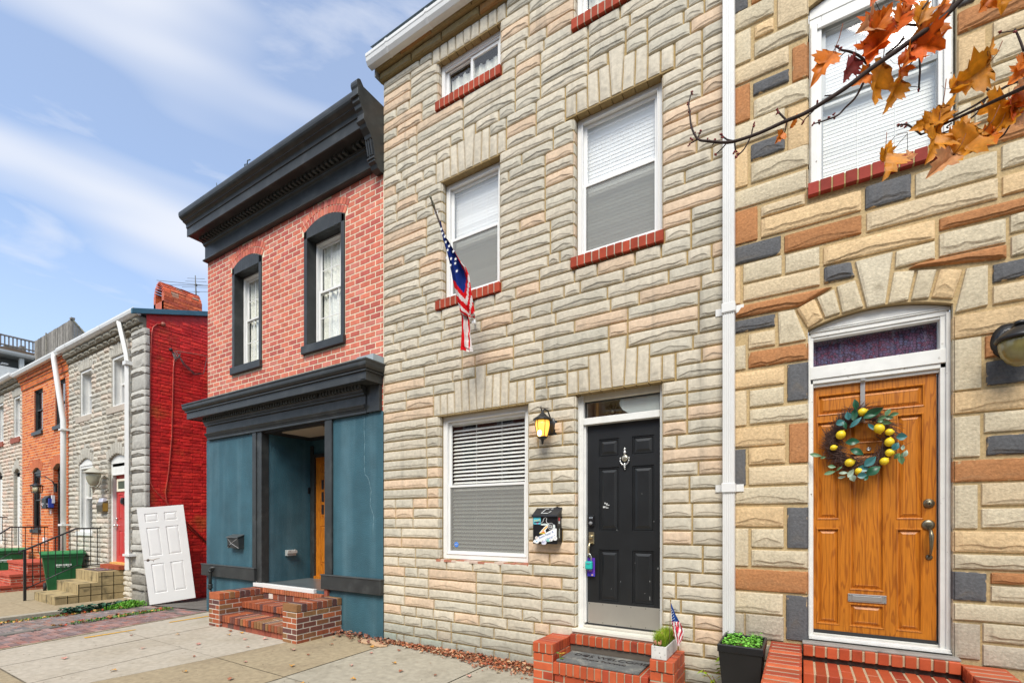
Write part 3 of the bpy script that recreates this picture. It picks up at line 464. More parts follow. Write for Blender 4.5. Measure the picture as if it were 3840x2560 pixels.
LEMONS=[((0.401, 2.481), 0.0344, 20), ((0.262, 2.316), 0.03785, 60), ((0.505, 2.342), 0.04125, -80), ((0.568, 2.308), 0.02955, 0), ((0.568, 2.231), 0.03645, 80), ((0.571, 2.151), 0.033, 10), ((0.536, 2.087), 0.033, 40), ((0.32, 2.091), 0.03645, 20), ((0.378, 2.019), 0.03095, 60), ((0.214, 2.217), 0.02615, 15)]
WLEAVES=[((0.355, 2.54), 0.0894, 100, 0.5, 0), ((0.349, 2.467), 0.1032, 80, 0.45, 0), ((0.469, 2.466), 0.1375, 25, 0.5, 0), ((0.443, 2.436), 0.0825, 10, 0.5, 0), ((0.308, 2.459), 0.0688, 100, 0.7, 1), ((0.258, 2.41), 0.0619, 20, 0.9, 1), ((0.286, 2.387), 0.0757, -70, 0.4, 0), ((0.357, 2.4), 0.11, 45, 0.35, 1), ((0.459, 2.356), 0.0757, -50, 0.4, 1), ((0.336, 2.248), 0.0963, 0, 0.6, 0), ((0.365, 2.169), 0.1032, -30, 0.55, 0), ((0.555, 2.456), 0.0619, 60, 0.6, 2), ((0.593, 2.435), 0.0619, 10, 0.5, 2), ((0.524, 2.421), 0.0619, 10, 0.5, 2), ((0.563, 2.416), 0.0619, -10, 0.5, 2), ((0.547, 2.379), 0.0688, -10, 0.5, 2), ((0.511, 2.393), 0.0413, 0, 0.6, 2), ((0.639, 2.263), 0.0688, 0, 0.85, 1), ((0.602, 2.193), 0.0688, 60, 0.7, 1), ((0.646, 2.183), 0.0413, 80, 0.6, 3), ((0.658, 2.134), 0.055, 70, 0.6, 3), ((0.611, 2.121), 0.055, 50, 0.7, 2), ((0.636, 2.087), 0.0688, -80, 0.6, 2), ((0.641, 2.126), 0.0413, 80, 0.6, 2), ((0.448, 2.09), 0.1032, 45, 0.6, 1), ((0.408, 2.036), 0.0757, -20, 0.75, 1), ((0.4, 1.984), 0.0688, 10, 0.75, 1), ((0.467, 2.017), 0.11, 35, 0.65, 0), ((0.424, 1.963), 0.0481, 60, 0.5, 0), ((0.202, 2.065), 0.055, -10, 0.6, 2), ((0.188, 2.016), 0.0825, 15, 0.4, 2), ((0.278, 2.01), 0.0619, 0, 0.45, 3), ((0.267, 1.977), 0.055, 10, 0.45, 3), ((0.325, 2.004), 0.0757, 60, 0.5, 3), ((0.338, 1.964), 0.055, -70, 0.9, 3), ((0.093, 2.165), 0.0894, -15, 0.4, 2), ((0.142, 2.141), 0.0413, 10, 0.5, 2), ((0.25, 2.046), 0.055, 40, 0.3, 2)]
PIPES=[[(-12.035, 0.303, 5.962), (-12.035, 0.187, 5.926), (-12.035, 0.11, 5.828), (-12.035, 0.082, 5.663), (-12.035, 0.072, 5.351), (-12.035, 0.035, 3.426), (-12.035, 0.043, 2.987), (-12.035, 0.061, 2.459), (-12.035, 0.124, 2.315), (-12.035, 0.571, 1.819), (-12.035, 1.187, 1.136)], [(-12.035, 0.527, 5.376), (-12.035, 0.502, 5.026), (-12.035, 0.482, 4.106), (-12.035, 0.468, 3.491), (-12.035, 0.41, 2.725), (-12.035, 0.346, 2.267), (-12.035, 0.37, 2.027), (-12.035, 0.626, 1.666), (-12.035, 1.187, 1.104)]]
WIRE=[(-11.99, 0.483, 5.435)]
LD=[(-11.8, -0.044, -0.15), (-11.438, 0.593, -0.09), (-12.0, -0.202, 1.895)]
# ============================================================ MIDDLE STONE HOUSE
BEIGE=(.575,.51,.40); GREYB=(.52,.475,.38); PEACH=(.62,.465,.325); MORT=(.37,.26,.115)
hs=thing('row_house','narrow tall house of small pale rock-faced stones with a black front door','house',(-2.7,0,0))
WXL,WXR=-4.874,-.56; WTOP=7.58
ow=dict(W1=(-3.90,-2.61,1.15,2.95),DR=(-2.04,-1.14,.49,2.97),W2=(-3.85,-2.985,4.37,5.86),W3=(-2.056,-1.14,4.38,5.90),W4=(-3.916,-2.977,6.87,7.39),W5=(-2.05,-1.12,6.87,7.39))
T0=TF(0)
mb=MB()
holes=list(ow.values())
slab(mb,WXL,WXR,-.02,7.95,holes,0,.10,MORT)
mb.quad((WXL,0,-.3),(WXL,0,7.95),(WXL,9,7.95),(WXL,9,-.3),(.3,.28,.24))
r=random.Random(11)
SILLH=[(-3.933,-2.965,4.27,4.38),(-2.083,-1.12,4.285,4.39),(-3.935,-2.955,6.765,6.875),(-2.075,-1.1,6.775,6.885)]
def fan(x0,x1,z,steps,heights,keyw,keyh,lean=.05):
    """stepped flat arch of upright stones; returns its masks"""
    n=sum(steps); mid=(x0+x1)/2; side=(mid-keyw[0]/2-x0)
    masks=[]; w=side/n
    for sgn in (-1,1):
        xx=x0 if sgn<0 else x1; i=0
        for s_,hh in zip(steps,heights):
            a=xx
            for k in range(s_):
                t0=i/n; t1=(i+1)/n; l0=lean*t0*hh; l1=lean*t1*hh; 
                if sgn<0: P=[(x0+i*w+.005,z),(x0+(i+1)*w-.005,z),(x0+(i+1)*w-.005-l1,z+hh-.008),(x0+i*w+.005-l0,z+hh-.008)]
                else: P=[(x1-(i+1)*w+.005,z),(x1-i*w-.005,z),(x1-i*w-.005+l0,z+hh-.008),(x1-(i+1)*w+.005+l1,z+hh-.008)]
                c=V(BEIGE,.93,1.06,r)
                stone(mb,P,T0,.02,c,.014,r,dirt=.35,flat=True)
                mb.box(P[0][0],P[1][0],-.012,.09,z-.014,z+.002,tuple(t*.75 for t in MORT)); i+=1
            xx=xx+w*s_*(-sgn)
            lo_,hi_=(a,xx) if sgn<0 else (xx,a)
            masks.append((lo_-.004,hi_+.004,z,z+hh))
    P=[(mid-keyw[0]/2+.005,z),(mid+keyw[0]/2-.005,z),(mid+keyw[1]/2-.005,z+keyh-.008),(mid-keyw[1]/2+.005,z+keyh-.008)]
    stone(mb,P,T0,.024,BEIGE,.012,r,dirt=.25,flat=True)
    mb.box(P[0][0],P[1][0],-.012,.09,z-.014,z+.002,tuple(t*.75 for t in MORT))
    masks.append((mid-keyw[1]/2-.004,mid+keyw[1]/2+.004,z,z+keyh))
    return masks
ZS=courses([0,1.15,2.95,4.27,5.87,6.76,7.39,7.58],.126)
def lev(z,k):
    i=min(range(len(ZS)),key=lambda q:abs(ZS[q]-z)); return ZS[min(i+k,len(ZS)-1)]-z
excl=list(holes)+SILLH
excl+=fan(-3.98,-2.53,2.95,[3,3],[lev(2.95,2),lev(2.95,3)],(.10,.16),lev(2.95,4))
excl+=fan(-2.13,-1.02,2.97,[2,2],[lev(2.95,2)-.02,lev(2.95,3)-.02],(.12,.19),lev(2.95,4)-.02)
excl+=fan(-3.94,-2.90,5.87,[2,2],[lev(5.87,2),lev(5.87,3)],(.11,.18),lev(5.87,4))
excl+=fan(-2.15,-1.03,5.90,[2,2],[lev(5.87,2)-.03,lev(5.87,3)-.03],(.11,.18),lev(5.87,4)-.03)
excl+=fan(-4.0,-2.90,7.39,[4],[.19],(.10,.13),.19,lean=.03)
excl+=fan(-2.13,-1.03,7.39,[4],[.19],(.10,.13),.19,lean=.03)
def dirtf(x,z):
    d=.75
    for a,b,c,e in SILLH:
        if a-.1<x<b+.2 and c-.45<z<c: d=1.7
    if z<.5: d=1.0
    if 1.0<z<2.9: d=.5
    return d
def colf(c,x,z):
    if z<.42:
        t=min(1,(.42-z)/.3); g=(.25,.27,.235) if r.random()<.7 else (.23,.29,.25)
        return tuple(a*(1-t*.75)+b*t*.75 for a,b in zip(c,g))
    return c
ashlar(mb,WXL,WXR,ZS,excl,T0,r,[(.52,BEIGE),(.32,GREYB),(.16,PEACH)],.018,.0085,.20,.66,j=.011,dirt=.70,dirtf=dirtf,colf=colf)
# reveals: stones turning into the left jambs
for a,b,c,d in holes:
    ashlar(mb,0.0,.085,[z for z in ZS if c-.01<=z<=d+.05],[],lambda q,h,z,a=a:(a+h,q-.012,z),r,[(.6,BEIGE),(.3,GREYB),(.1,PEACH)],.006,.003,.3,.4,j=.013,dirt=.2,minw=.01)
    ashlar(mb,0.0,.085,[z for z in ZS if c-.01<=z<=d+.05],[],lambda q,h,z,b=b:(b-h,q-.012,z),r,[(1,BEIGE)],.006,.003,.3,.4,j=.013,dirt=.2,minw=.01)
# projecting stone cornice under the gutter: two courses of larger blocks
for i,(z0,z1,yy) in enumerate([(7.585,7.69,.05),(7.69,7.83,.12)]):
    mb.box(WXL-.02,WXR,-yy+.02,.02,z0,z1,MORT)
    x=WXL-.03
    while x<WXR:
        q=min(WXR,x+r.uniform(.38,.62)); c=(.30,.22,.10) if r.random()<.7 else (.36,.19,.07)
        T1=lambda a,h,z,yy=yy:(a,-(yy+h),z)
        stone(mb,[(x+.006,z0+.004),(q-.006,z0+.004),(q-.006,z1-.004),(x+.006,z1-.004)],T1,.015,c,.02,r,dirt=.4,flat=True)
        mb.box(x+.006,q-.006,-yy-.005,0,z0+.002,z1-.006,c); x=q
mb.build('wall','stone_face',hs)
mb=MB(); mb.quad((WXL-.05,-.2,7.95),(WXR+.1,-.2,7.95),(WXR+.1,5,10.4),(WXL-.05,5,10.4)); mb.build('roof','roof_felt',hs)
# gutter with bands
mb=MB()
G=[(-.13,7.70),(-.13,7.83),(-.155,7.845),(-.245,7.845),(-.25,7.835),(-.25,7.80),(-.243,7.79),(-.235,7.745),(-.205,7.70)]
mb.prism(G,WXL-.09,WXR+.2,'x',(1,1,1)); 
gt=mb.build('gutter','white_metal',hs,bev=.003)
mb=MB()
for x in (WXL+.27,WXL+.95,WXL+1.8,WXL+2.8): mb.prism([(y-.004 if y<-.14 else y,z-.004 if z<7.72 else z+.003) for y,z in G],x,x+.035,'x')
mb.build_each('gutter_band','white_metal',gt)
mb=MB(); mb.box(WXL-.02,WXR+.1,-.13,.03,7.83,7.86); mb.box(WXL-.04,WXL-.02,-.13,0,7.6,7.85,(.3,.3,.28)); mb.build('fascia','white_metal',hs)
# windows
sash_window(hs,-3.895,-2.615,1.155,2.945,.075,fw=.07,meet=.505,upper='window_glass',lower='screened_glass',tilt=.72,pitch=.047,label='large ground floor sash window with open slatted blind',blindmat='blind_slat')
sash_window(hs,-3.845,-2.99,4.385,5.855,.075,fw=.06,meet=.515,tilt=1.45,label='second floor sash window behind the hanging flag',blindmat='blind_slat')
sash_window(hs,-2.05,-1.146,4.395,5.895,.075,fw=.06,meet=.52,tilt=1.45,label='second floor sash window over the black door',blindmat='blind_slat')
for a,b in ((-3.91,-2.985),(-2.045,-1.13)):
    w=None; mb=MB(); mb.frame(a,b,6.88,7.385,.05,.06,.15); w=mb.build('window','white_vinyl',hs,bev=.003); w['label']='short top floor sliding window'
    m_=(a+b)/2-.02; mb=MB(); mb.frame(a+.05,m_+.03,6.93,7.335,.04,.10,.13); mb.frame(m_,b-.05,6.93,7.30,.035,.08,.10); mb.box(a+.05,b-.05,.07,.09,7.31,7.335); mb.build('sash','white_vinyl',w,bev=.002)
    g=MB(); g.box(a+.085,m_,.115,.118,6.965,7.30); g.build('pane','window_glass',w); g=MB(); g.box(m_+.03,b-.08,.09,.093,6.96,7.27); g.build('pane','window_glass',w)
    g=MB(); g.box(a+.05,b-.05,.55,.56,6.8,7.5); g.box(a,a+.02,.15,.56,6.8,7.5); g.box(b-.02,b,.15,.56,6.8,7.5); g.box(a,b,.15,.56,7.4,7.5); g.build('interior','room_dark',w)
    g=MB(); pts=[]; n=30
    for i in range(n):
        u0,u1=i/n,(i+1)/n; X0=a+.09+(b-a-.18)*u0; X1=a+.09+(b-a-.18)*u1; y0=.16+.012*math.sin(u0*40); y1=.16+.012*math.sin(u1*40); zt=7.24+.012*math.sin(u0*55)-.02*u0
        g.quad((X0,y0,6.93),(X1,y1,6.93),(X1,y1,zt),(X0,y0,zt))
    g.build('curtain','lace',w)
for (a,b,c,d),n in zip(SILLH,(12,12,13,13)): brick_sill(hs,a,b,c,d,-.045,.08,n)
mb=MB(); r2=random.Random(4); x=-3.93
while x<-2.6:
    q=min(-2.6,x+r2.uniform(.05,.14)); mb.box(x,q-.003,-.018+r2.uniform(-.008,.006),.08,1.122,1.150+r2.uniform(-.006,.004),(.42,.17,.11) if r2.random()<.6 else (.55,.42,.34)); x=q
mb.build('sill','brick_face',hs)
# security sticker and clips of the big window
st=MB(); st.prism([(-3.70+.035*math.cos(PI/8+k*PI/4),1.335+.035*math.sin(PI/8+k*PI/4)) for k in range(8)],.095,.0965,'y',(.06,.20,.62)); so=st.build('security_sticker','plain',hs); text_mesh('ADT',.024,'lettering','white_vinyl',so,(-3.70+hs.location[0]*0,.094,1.335),(1,0,0),(0,0,1),.0002).location=(0,0,0)
# door frame and fanlight
mb=MB(); mb.box(-2.04,-1.985,.085,.21,.50,2.965); mb.box(-1.185,-1.135,.085,.21,.50,2.965); mb.box(-1.985,-1.185,.085,.21,2.895,2.965,(.80,.74,.62)); mb.box(-1.985,-1.185,.075,.20,2.645,2.715)
mb.box(-1.985,-1.965,.10,.20,.55,2.645); mb.box(-2.055,-2.03,.07,.11,.50,2.95)
df=mb.build('door_frame','white_wood',hs,bev=.004)
g=MB(); g.box(-1.985,-1.185,.135,.139,2.715,2.895); g.build('pane','window_glass',df)
g=MB(); g.frame(-1.985,-1.185,2.715,2.895,.012,.125,.15,(.05,.05,.05)); g.build('gasket','plain',df)
# frosted film, brass flower lamp behind fanlight
g=MB(); F_=[(-1.185,2.72),(-1.185,2.885),(-1.60,2.885),(-1.615,2.85),(-1.605,2.81),(-1.575,2.77),(-1.52,2.735),(-1.46,2.72)]; g.prism(F_,.150,.153,'y',(.58,.62,.60)); g.build('window_film','plain',df)
g=MB(); c0=Vector((-1.72,.26,2.79))
for k in range(9):
    t=PI*.15+k*2*PI/9; L_=.11; d=Vector((math.cos(t),0,math.sin(t))); n_=Vector((-d.z,0,d.x)); 
    vs=[c0+d*.025,c0+d*.07+n_*.024+Vector((0,-.02,0)),c0+d*L_,c0+d*.07-n_*.024+Vector((0,-.02,0)),c0+d*.07+Vector((0,.012,0))]
    g.add(vs,[(0,1,4),(1,2,4),(2,3,4),(3,0,4)])
g.ball(c0,.028); g.build('brass_flower','brass',df)
g=MB(); g.box(-2.0,-1.2,.40,.41,2.5,3.1,(.60,.50,.36)); g.box(-1.93,-1.90,.3,.31,2.68,2.95,(.9,.55,.22)); g.box(-2.0,-1.99,.2,.4,2.6,3,(.5,.42,.32)); g.box(-2.0,-1.2,.2,.4,2.64,2.66,(.4,.34,.26)); g.build('hallway','plain',df)
# threshold
mb=MB(); mb.box(-2.06,-1.12,-.05,.09,.475,.505,(.9,.87,.8)); 
for k in range(8): mb.box(-1.985,-1.185,-.03+k*.013,-.024+k*.013,.505,.510,(.8,.78,.7))
mb.box(-1.985,-1.185,.09,.16,.505,.525,(.8,.76,.68)); mb.box(-2.04,-1.14,-.03,.2,.40,.475,(.6,.52,.42)); mb.build('threshold','white_wood',hs,bev=.002)
RG=[(0,0),(.006,.010),(.014,.010),(.018,.004),(.022,.011),(.030,.011),(.055,.001)]
pans=[(-1.835,-1.615,2.30,2.49),(-1.480,-1.255,2.30,2.49),(-1.835,-1.615,1.525,2.19),(-1.480,-1.255,1.525,2.19),(-1.835,-1.615,.785,1.33),(-1.480,-1.255,.785,1.33)]
dr=panel_door('door',hs,-1.965,-1.175,.53,2.645,.145,pans,'black_door',RG); dr['label']='black six-panel door with chipped paint'
mb=MB(); mb.box(-1.955,-1.18,.139,.145,.545,.765); kp=mb.build('kick_plate','steel',dr)
mb=MB()
for x in (-1.94,-1.79,-1.64,-1.49,-1.34,-1.20):
    for z in (.56,.75): mb.ball((x,.138,z),.005,8,4,(.15,.13,.1))
mb.build_each('screw','plain',kp)
mb=MB(); mb.box(-1.965,-1.175,.135,.16,.528,.545,(.03,.03,.03)); mb.build('door_sweep','plain',dr)
# knocker
mb=MB(); cx,cz,y=-1.55,2.27,.14
mb.ball((cx,y-.012,cz),.034,16,10,(.8,.74,.6),(1,.35,1.0))
for dz,rr in ((.045,.012),(.060,.018),(.078,.010),(.092,.014),(.105,.006),(-.06,.013),(-.078,.016),(-.095,.012),(-.112,.007)): mb.ball((cx,y-.012,cz+dz),rr,10,6)
mb.tube([(cx+.046*math.cos(t),y-.022,cz-.018+.05*math.sin(t)) for t in [PI+.0+k*PI/12 for k in range(13)]],.0065,8)
mb.tube([(cx-.046,y-.02,cz-.015),(cx-.046,y-.015,cz+.012)],.006,6); mb.tube([(cx+.046,y-.02,cz-.015),(cx+.046,y-.015,cz+.012)],.006,6)
mb.build('door_knocker','silver',dr)
# keypad
mb=MB(); mb.box(-1.945,-1.885,.118,.145,1.575,1.69); k1=mb.build('keypad_lock','black_plastic',dr,bev=.004)
mb=MB(); mb.lathe([(.020,0),(.020,-.012),(.012,-.02)],(-1.915,.118,1.605),14,'y',(.2,.2,.2))
for i in range(5):
    for jx in range(2): mb.box(-1.935+i*.009,-1.930+i*.009,.116,.119,1.655+jx*.012,1.660+jx*.012,(.55,.6,.65))
mb.build_each('keypad_button','plain',k1)
# handle set
mb=MB(); mb.box(-1.945,-1.885,.128,.145,1.385,1.51); mb.lathe([(.026,0),(.026,-.008),(.018,-.014),(.017,-.022)],(-1.915,.128,1.46),18,'y')
mb.box(-1.935,-1.895,.110,.13,1.395,1.402); mb.tube([(-1.915,.128,1.395),(-1.915,.085,1.39),(-1.925,.075,1.35),(-1.925,.078,1.29),(-1.92,.10,1.25),(-1.915,.13,1.235)],[.009,.011,.014,.012,.009,.010],10)
mb.build('door_handle','brass',dr,bev=.003)
# label remains and chips
mb=MB(); rr=random.Random(5)
for k in range(9): x=-1.79+rr.random()*.055; z=1.755+rr.random()*.055; mb.box(x,x+rr.uniform(.008,.020),.1435,.1445,z,z+rr.uniform(.006,.018),(.6,.6,.58))
for x,z,l in ((-1.30,.84,.05),(-1.35,.90,.01),(-1.30,1.02,.02),(-1.22,1.15,.03),(-1.7,.92,.01),(-1.6,1.0,.012),(-1.64,1.53,.014),(-1.45,1.2,.01),(-1.38,1.9,.008),(-1.26,1.62,.012)):
    mb.box(x,x+.003,.1435,.1445,z,z+l*.7,(.5,.5,.48))
mb.build_each('scuff_mark','plain',dr)
# downspout
dp=MB(); dp.box(-.597,-.503,-.10,-.025,.02,6.9)
for k in range(5): dp.box(-.585+k*.018,-.577+k*.018,-.104,-.10,.02,6.9,(.93,.93,.93))
dpo=dp.build('downspout','white_metal',hs,bev=.004); dpo['label']='white ribbed downspout at the seam with the neighbouring house'
for z in (3.50,1.93):
    mb=MB(); mb.box(-.605,-.495,-.112,-.02,z-.05,z+.03); mb.box(-.665,-.605,-.034,-.020,z-.045,z+.02); mb.box(-.495,-.435,-.034,-.020,z-.045,z+.02); mb.box(-.60,-.50,-.108,-.02,z-.06,z-.05,(.6,.6,.6)); mb.build('bracket','white_metal',dpo,bev=.003)
# ============================================================ RIGHT STONE HOUSE
hr=thing('row_house','house of large stones with brown and dark grey blocks and an orange oak door','house',(.5,0,0))
mb=MB(); r=random.Random(21); XL,XR=-.56,5.2
MR=(.47,.345,.18)
CO=dict(b=(.57,.485,.34),t=(.63,.45,.25),o=(.41,.185,.075),g=(.115,.115,.118),d=(.44,.38,.29),k=(.56,.49,.36))
DRH=(.04,.935,.60,3.21,.085); WIH=(.04,.955,4.38,5.86,.10)
for (a,b,c,zs_,rise) in (DRH,WIH): pass
rects=[(DRH[0],DRH[1],DRH[2],DRH[3]+DRH[4]),(WIH[0],WIH[1],WIH[2],WIH[3]+WIH[4]),(2.3,3.2,4.4,5.9),(2.3,3.2,1.2,2.9)]
for a,b,c,d in cut_rects(XL,XR,-.02,8.2,rects): mb.quad((a,0,c),(b,0,c),(b,0,d),(a,0,d),MR)
def arch_fill(mb,a,b,zs_,rise,col,y0=0,depth=.08,n=18):
    w=b-a; R=(w*w/4+rise*rise)/(2*rise); zc=zs_+rise-R
    za=lambda x: zc+math.sqrt(max(0,R*R-(x-(a+b)/2)**2))
    for i in range(n):
        p,q=a+w*i/n,a+w*(i+1)/n
        mb.quad((p,y0,za(p)),(q,y0,za(q)),(q,y0,zs_+rise),(p,y0,zs_+rise),col); mb.quad((p,y0,za(p)),(p,y0+depth,za(p)),(q,y0+depth,za(q)),(q,y0,za(q)),tuple(t*.8 for t in col))
    return za
for (a,b,c,zs_,rise) in (DRH,WIH):
    za=arch_fill(mb,a,b,zs_,rise,MR)
    for x,s_ in ((a,1),(b,-1)): mb.quad((x,0,c),(x,0,zs_),(x,.08,zs_),(x,.08,c),CO['b'])
for x0,x1,z0,z1,c in RS:
    x1=min(x1,2.0)
    if x0>=1.28 : continue
    x0=max(x0,-.53)
    if x1>1.3: x1=1.3+r.uniform(.3,.9) if c!='d' else 1.75
    al=c in 'go'
    base=V(CO[c],.93,1.06,r)
    if c=='b' and r.random()<.3: base=tuple(a*.6+b*.4 for a,b in zip(base,CO['t']))
    tall=(z1-z0)>(x1-x0)
    # keep clear of the openings
    for (a,b,cc,zz_,ri) in (DRH,WIH):
        if z0<zz_ and z1>cc:
            if x0<a<x1<b: x1=a-.001
            if a<x0<b<x1: x0=b+.001
    stone(mb,[(x0,z0),(x1,z0),(x1,z1),(x0,z1)],T0,.018,base,.010,r,dirt=.28,alpha=al,res=.025,flat=tall or r.random()<.3,dcol=(.20,.15,.09))
    if abs(x1-.039)<.01 or abs(x0-.936)<.015:
        xx=.04 if abs(x1-.039)<.01 else .935
        s_=1 if xx<.5 else -1
        stone(mb,[(-.012,z0),(.075,z0),(.075,z1),(-.012,z1)],lambda q,h,z,xx=xx,s_=s_:(xx+s_*h,q,z),.004,base,.003,r,dirt=0,alpha=False,flat=True)
for P,c in RQ:
    stone(mb,P,T0,.021,V(CO[c],.95,1.05,r),.014,r,dirt=.3 if c!='k' else .5,alpha=c in 'go',flat=c in 'bk',res=.022,dcol=(.20,.15,.09))
# stones beyond the photograph's edge and above
zz=courses([0,8.1],.19)
ashlar(mb,1.95,XR,zz,[(2.3,3.2,4.4,5.9),(2.3,3.2,1.2,2.9)],T0,r,[(.5,CO['b']),(.25,CO['t']),(.15,CO['o']),(.1,CO['g'])],.016,.024,.25,.8,j=.014,dirt=.2)
ashlar(mb,XL+.03,1.95,courses([6.45,8.1],.19),[],T0,r,[(.5,CO['b']),(.25,CO['t']),(.15,CO['o']),(.1,CO['g'])],.016,.024,.25,.8,j=.014,dirt=.2)
mb.quad((XR,0,-.02),(XR,9,-.02),(XR,9,8.2),(XR,0,8.2),MR)
mb.build('wall','rough_stone',hr)
mb=MB(); mb.quad((XL,-.15,8.2),(XR,-.15,8.2),(XR,5,10.6),(XL,5,10.6)); mb.build('roof','roof_felt',hr)
# upper window
wd=MB(); wd.frame(.05,.945,4.385,5.80,.085,.04,.15,wb=.03,wt=.10); wd.frame(.06,.935,4.40,5.72,.045,.025,.05,wb=.02)
wdo=wd.build('window','white_wood',hr,bev=.004)
a=MB(); a.prism([(.05,5.78),(.945,5.78)]+[(.945-.895*k/12,5.86+.09*math.sin(PI*k/12)) for k in range(13)],.035,.12,'y'); a.build('arched_head','white_wood',wdo,bev=.003)
s=MB(); s.frame(.135,.865,5.08,5.70,.03,.075,.10,(.5,.52,.52)); s.frame(.135,.865,4.415,5.10,.012,.055,.07,(.35,.37,.38)); s.box(.135,.865,.05,.075,5.07,5.105,(.28,.30,.30)); s.build('sash','plain',wdo,bev=.002)
g=MB(); g.box(.16,.84,.088,.091,5.10,5.68); g.build('pane','bright_glass',wdo)
g=MB(); g.box(.145,.855,.061,.064,4.425,5.075); g.build('pane','window_glass',wdo)
slats(.14,.86,4.42,5.68,.13,.030,.036,1.48,'blind','blind_slat',wdo,2)
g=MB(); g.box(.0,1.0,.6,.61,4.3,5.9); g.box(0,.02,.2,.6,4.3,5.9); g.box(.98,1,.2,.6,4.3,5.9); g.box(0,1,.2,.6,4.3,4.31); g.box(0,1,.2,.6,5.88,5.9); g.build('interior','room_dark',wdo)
brick_sill(hr,.035,.96,4.285,4.383,-.05,.06,11,(.30,.045,.03),(.40,.30,.13))
# door surround
mb=MB()
for x0,x1 in ((.042,.078),(.874,.932)): mb.box(x0,x1,.055,.16,.66,3.16); 
mb.box(.042,.058,.04,.06,.66,3.17); mb.box(.905,.932,.04,.06,.66,3.17); mb.box(.874,.890,.12,.2,.70,2.74)
mb.box(.058,.915,.045,.15,2.80,2.905); mb.box(.058,.915,.055,.16,2.765,2.80); mb.box(.078,.874,.075,.17,2.74,2.768)
mb.box(.058,.915,.05,.14,3.15,3.19)
mb.box(.078,.874,.06,.12,3.13,3.152)
n=16; w=.89; R=(w*w/4+.085**2)/(2*.085); zc=3.21+.085-R
zt=lambda x:zc+math.sqrt(R*R-(x-.4875)**2)
mb.prism([(.044,3.185),(.931,3.185)]+[(.931-.887*i/n,zt(.931-.887*i/n)-.004) for i in range(n+1)],.05,.12,'y')
mb.box(.058,.915,.044,.052,3.20,3.212); mb.box(.05,.92,.040,.052,3.185,3.192)
fr=mb.build('door_frame','white_wood',hr,bev=.003)
g=MB(); g.box(.078,.874,.11,.113,2.905,3.13); g.build('pane','window_glass',fr)
g=MB(); nn=40
for i in range(nn):
    u0,u1=i/nn,(i+1)/nn; X0=.08+.79*u0; X1=.08+.79*u1; g.quad((X0,.135+.008*math.sin(u0*60),2.9),(X1,.135+.008*math.sin(u1*60),2.9),(X1,.135+.008*math.sin(u1*60+1),3.15),(X0,.135+.008*math.sin(u0*60+1),3.15))
g.build('curtain','patterned_curtain',fr)
mb=MB(); mb.box(.045,.93,.02,.13,.655,.685); mb.box(.045,.93,-.01,.03,.66,.668,(.7,.7,.7)); mb.box(.078,.874,.08,.12,.685,.70,(.85,.84,.8)); th=mb.build('threshold','white_wood',hr,bev=.003)
RO=[(0,0),(.005,-.006),(.012,-.004),(.015,.014),(.022,.014),(.045,.001),(.047,.003)]
pn=[(.105,.795,2.50,2.675),(.100,.262,1.64,2.455),(.622,.790,1.64,2.455),(.322,.548,2.25,2.46),(.322,.552,1.07,2.18),(.322,.552,.775,.965),(.098,.262,.775,1.572),(.620,.782,.775,1.572)]
od=panel_door('door',hr,.078,.862,.725,2.74,.10,pn,'oak',RO); od['label']='weathered orange oak door with raised panels'
mb=MB(); mb.box(.078,.862,.092,.115,.70,.728,(.03,.03,.03)); mb.build('door_sweep','plain',od)
mb=MB(); mb.box(.316,.564,.090,.10,.978,1.042); mb.box(.345,.535,.084,.092,.990,1.030,(1.1,1.1,1.1)); mb.box(.340,.540,.086,.092,1.030,1.034,(.4,.4,.4)); sl=mb.build('letter_slot','silver',od,bev=.003)
mb=MB()
for x in (.326,.554):
    for z in (.988,1.032): mb.ball((x,.089,z),.004,8,4,(.2,.2,.2))
mb.build_each('screw','plain',sl)
mb=MB(); mb.lathe([(.034,0),(.036,-.004),(.030,-.012),(.022,-.014),(.020,-.024),(.016,-.028)],(.817,.10,1.762),22,'y'); mb.box(.815,.819,.068,.073,1.752,1.772,(.2,.2,.2)); mb.build('deadbolt','aged_brass',od)
mb=MB(); mb.lathe([(.038,0),(.040,-.005),(.034,-.014),(.020,-.018)],(.814,.10,1.60),24,'y'); mb.box(.80,.83,.066,.084,1.592,1.600)
mb.tube([(.818,.09,1.565),(.820,.045,1.555),(.822,.035,1.52),(.822,.040,1.44),(.820,.055,1.385),(.819,.09,1.365)],[.008,.012,.016,.012,.008,.009],12); mb.lathe([(.021,0),(.022,-.004),(.015,-.012),(.006,-.014)],(.819,.10,1.355),16,'y'); mb.build('door_handle','aged_brass',od)
mb=MB(); mb.lathe([(.015,0),(.015,-.006),(.008,-.007),(.007,-.002)],(.453,.10,2.203),16,'y'); mb.build('peephole','silver',od)
# ============================================================ RED AND BLUE HOUSE
hb=thing('row_house','red brick house with a dark blue stucco ground floor and black cornices','house',(-7.2,0,0))
XA,XB=-9.51,-4.874
LWN=(-8.645,-7.75,4.21,6.08,.13); RWN=(-6.60,-5.665,4.20,6.08,.13)
r=random.Random(31); T0=TF(0)
mb=MB(); CM=(.74,.64,.47)
def archz(a,b,zs_,rise):
    w=b-a; R=(w*w/4+rise*rise)/(2*rise); zc=zs_+rise-R
    return lambda x: zc+math.sqrt(max(0,R*R-(x-(a+b)/2)**2))
wins=[LWN,RWN]
rect=[(a,b,c+.005,d+e) for a,b,c,d,e in wins]
for a,b,c,d in cut_rects(XA,XB,3.12,6.62,rect): mb.quad((a,0,c),(b,0,c),(b,0,d),(a,0,d),CM)
for a,b,c,d,e in wins: arch_fill(mb,a,b,d,e,CM,0,.1)
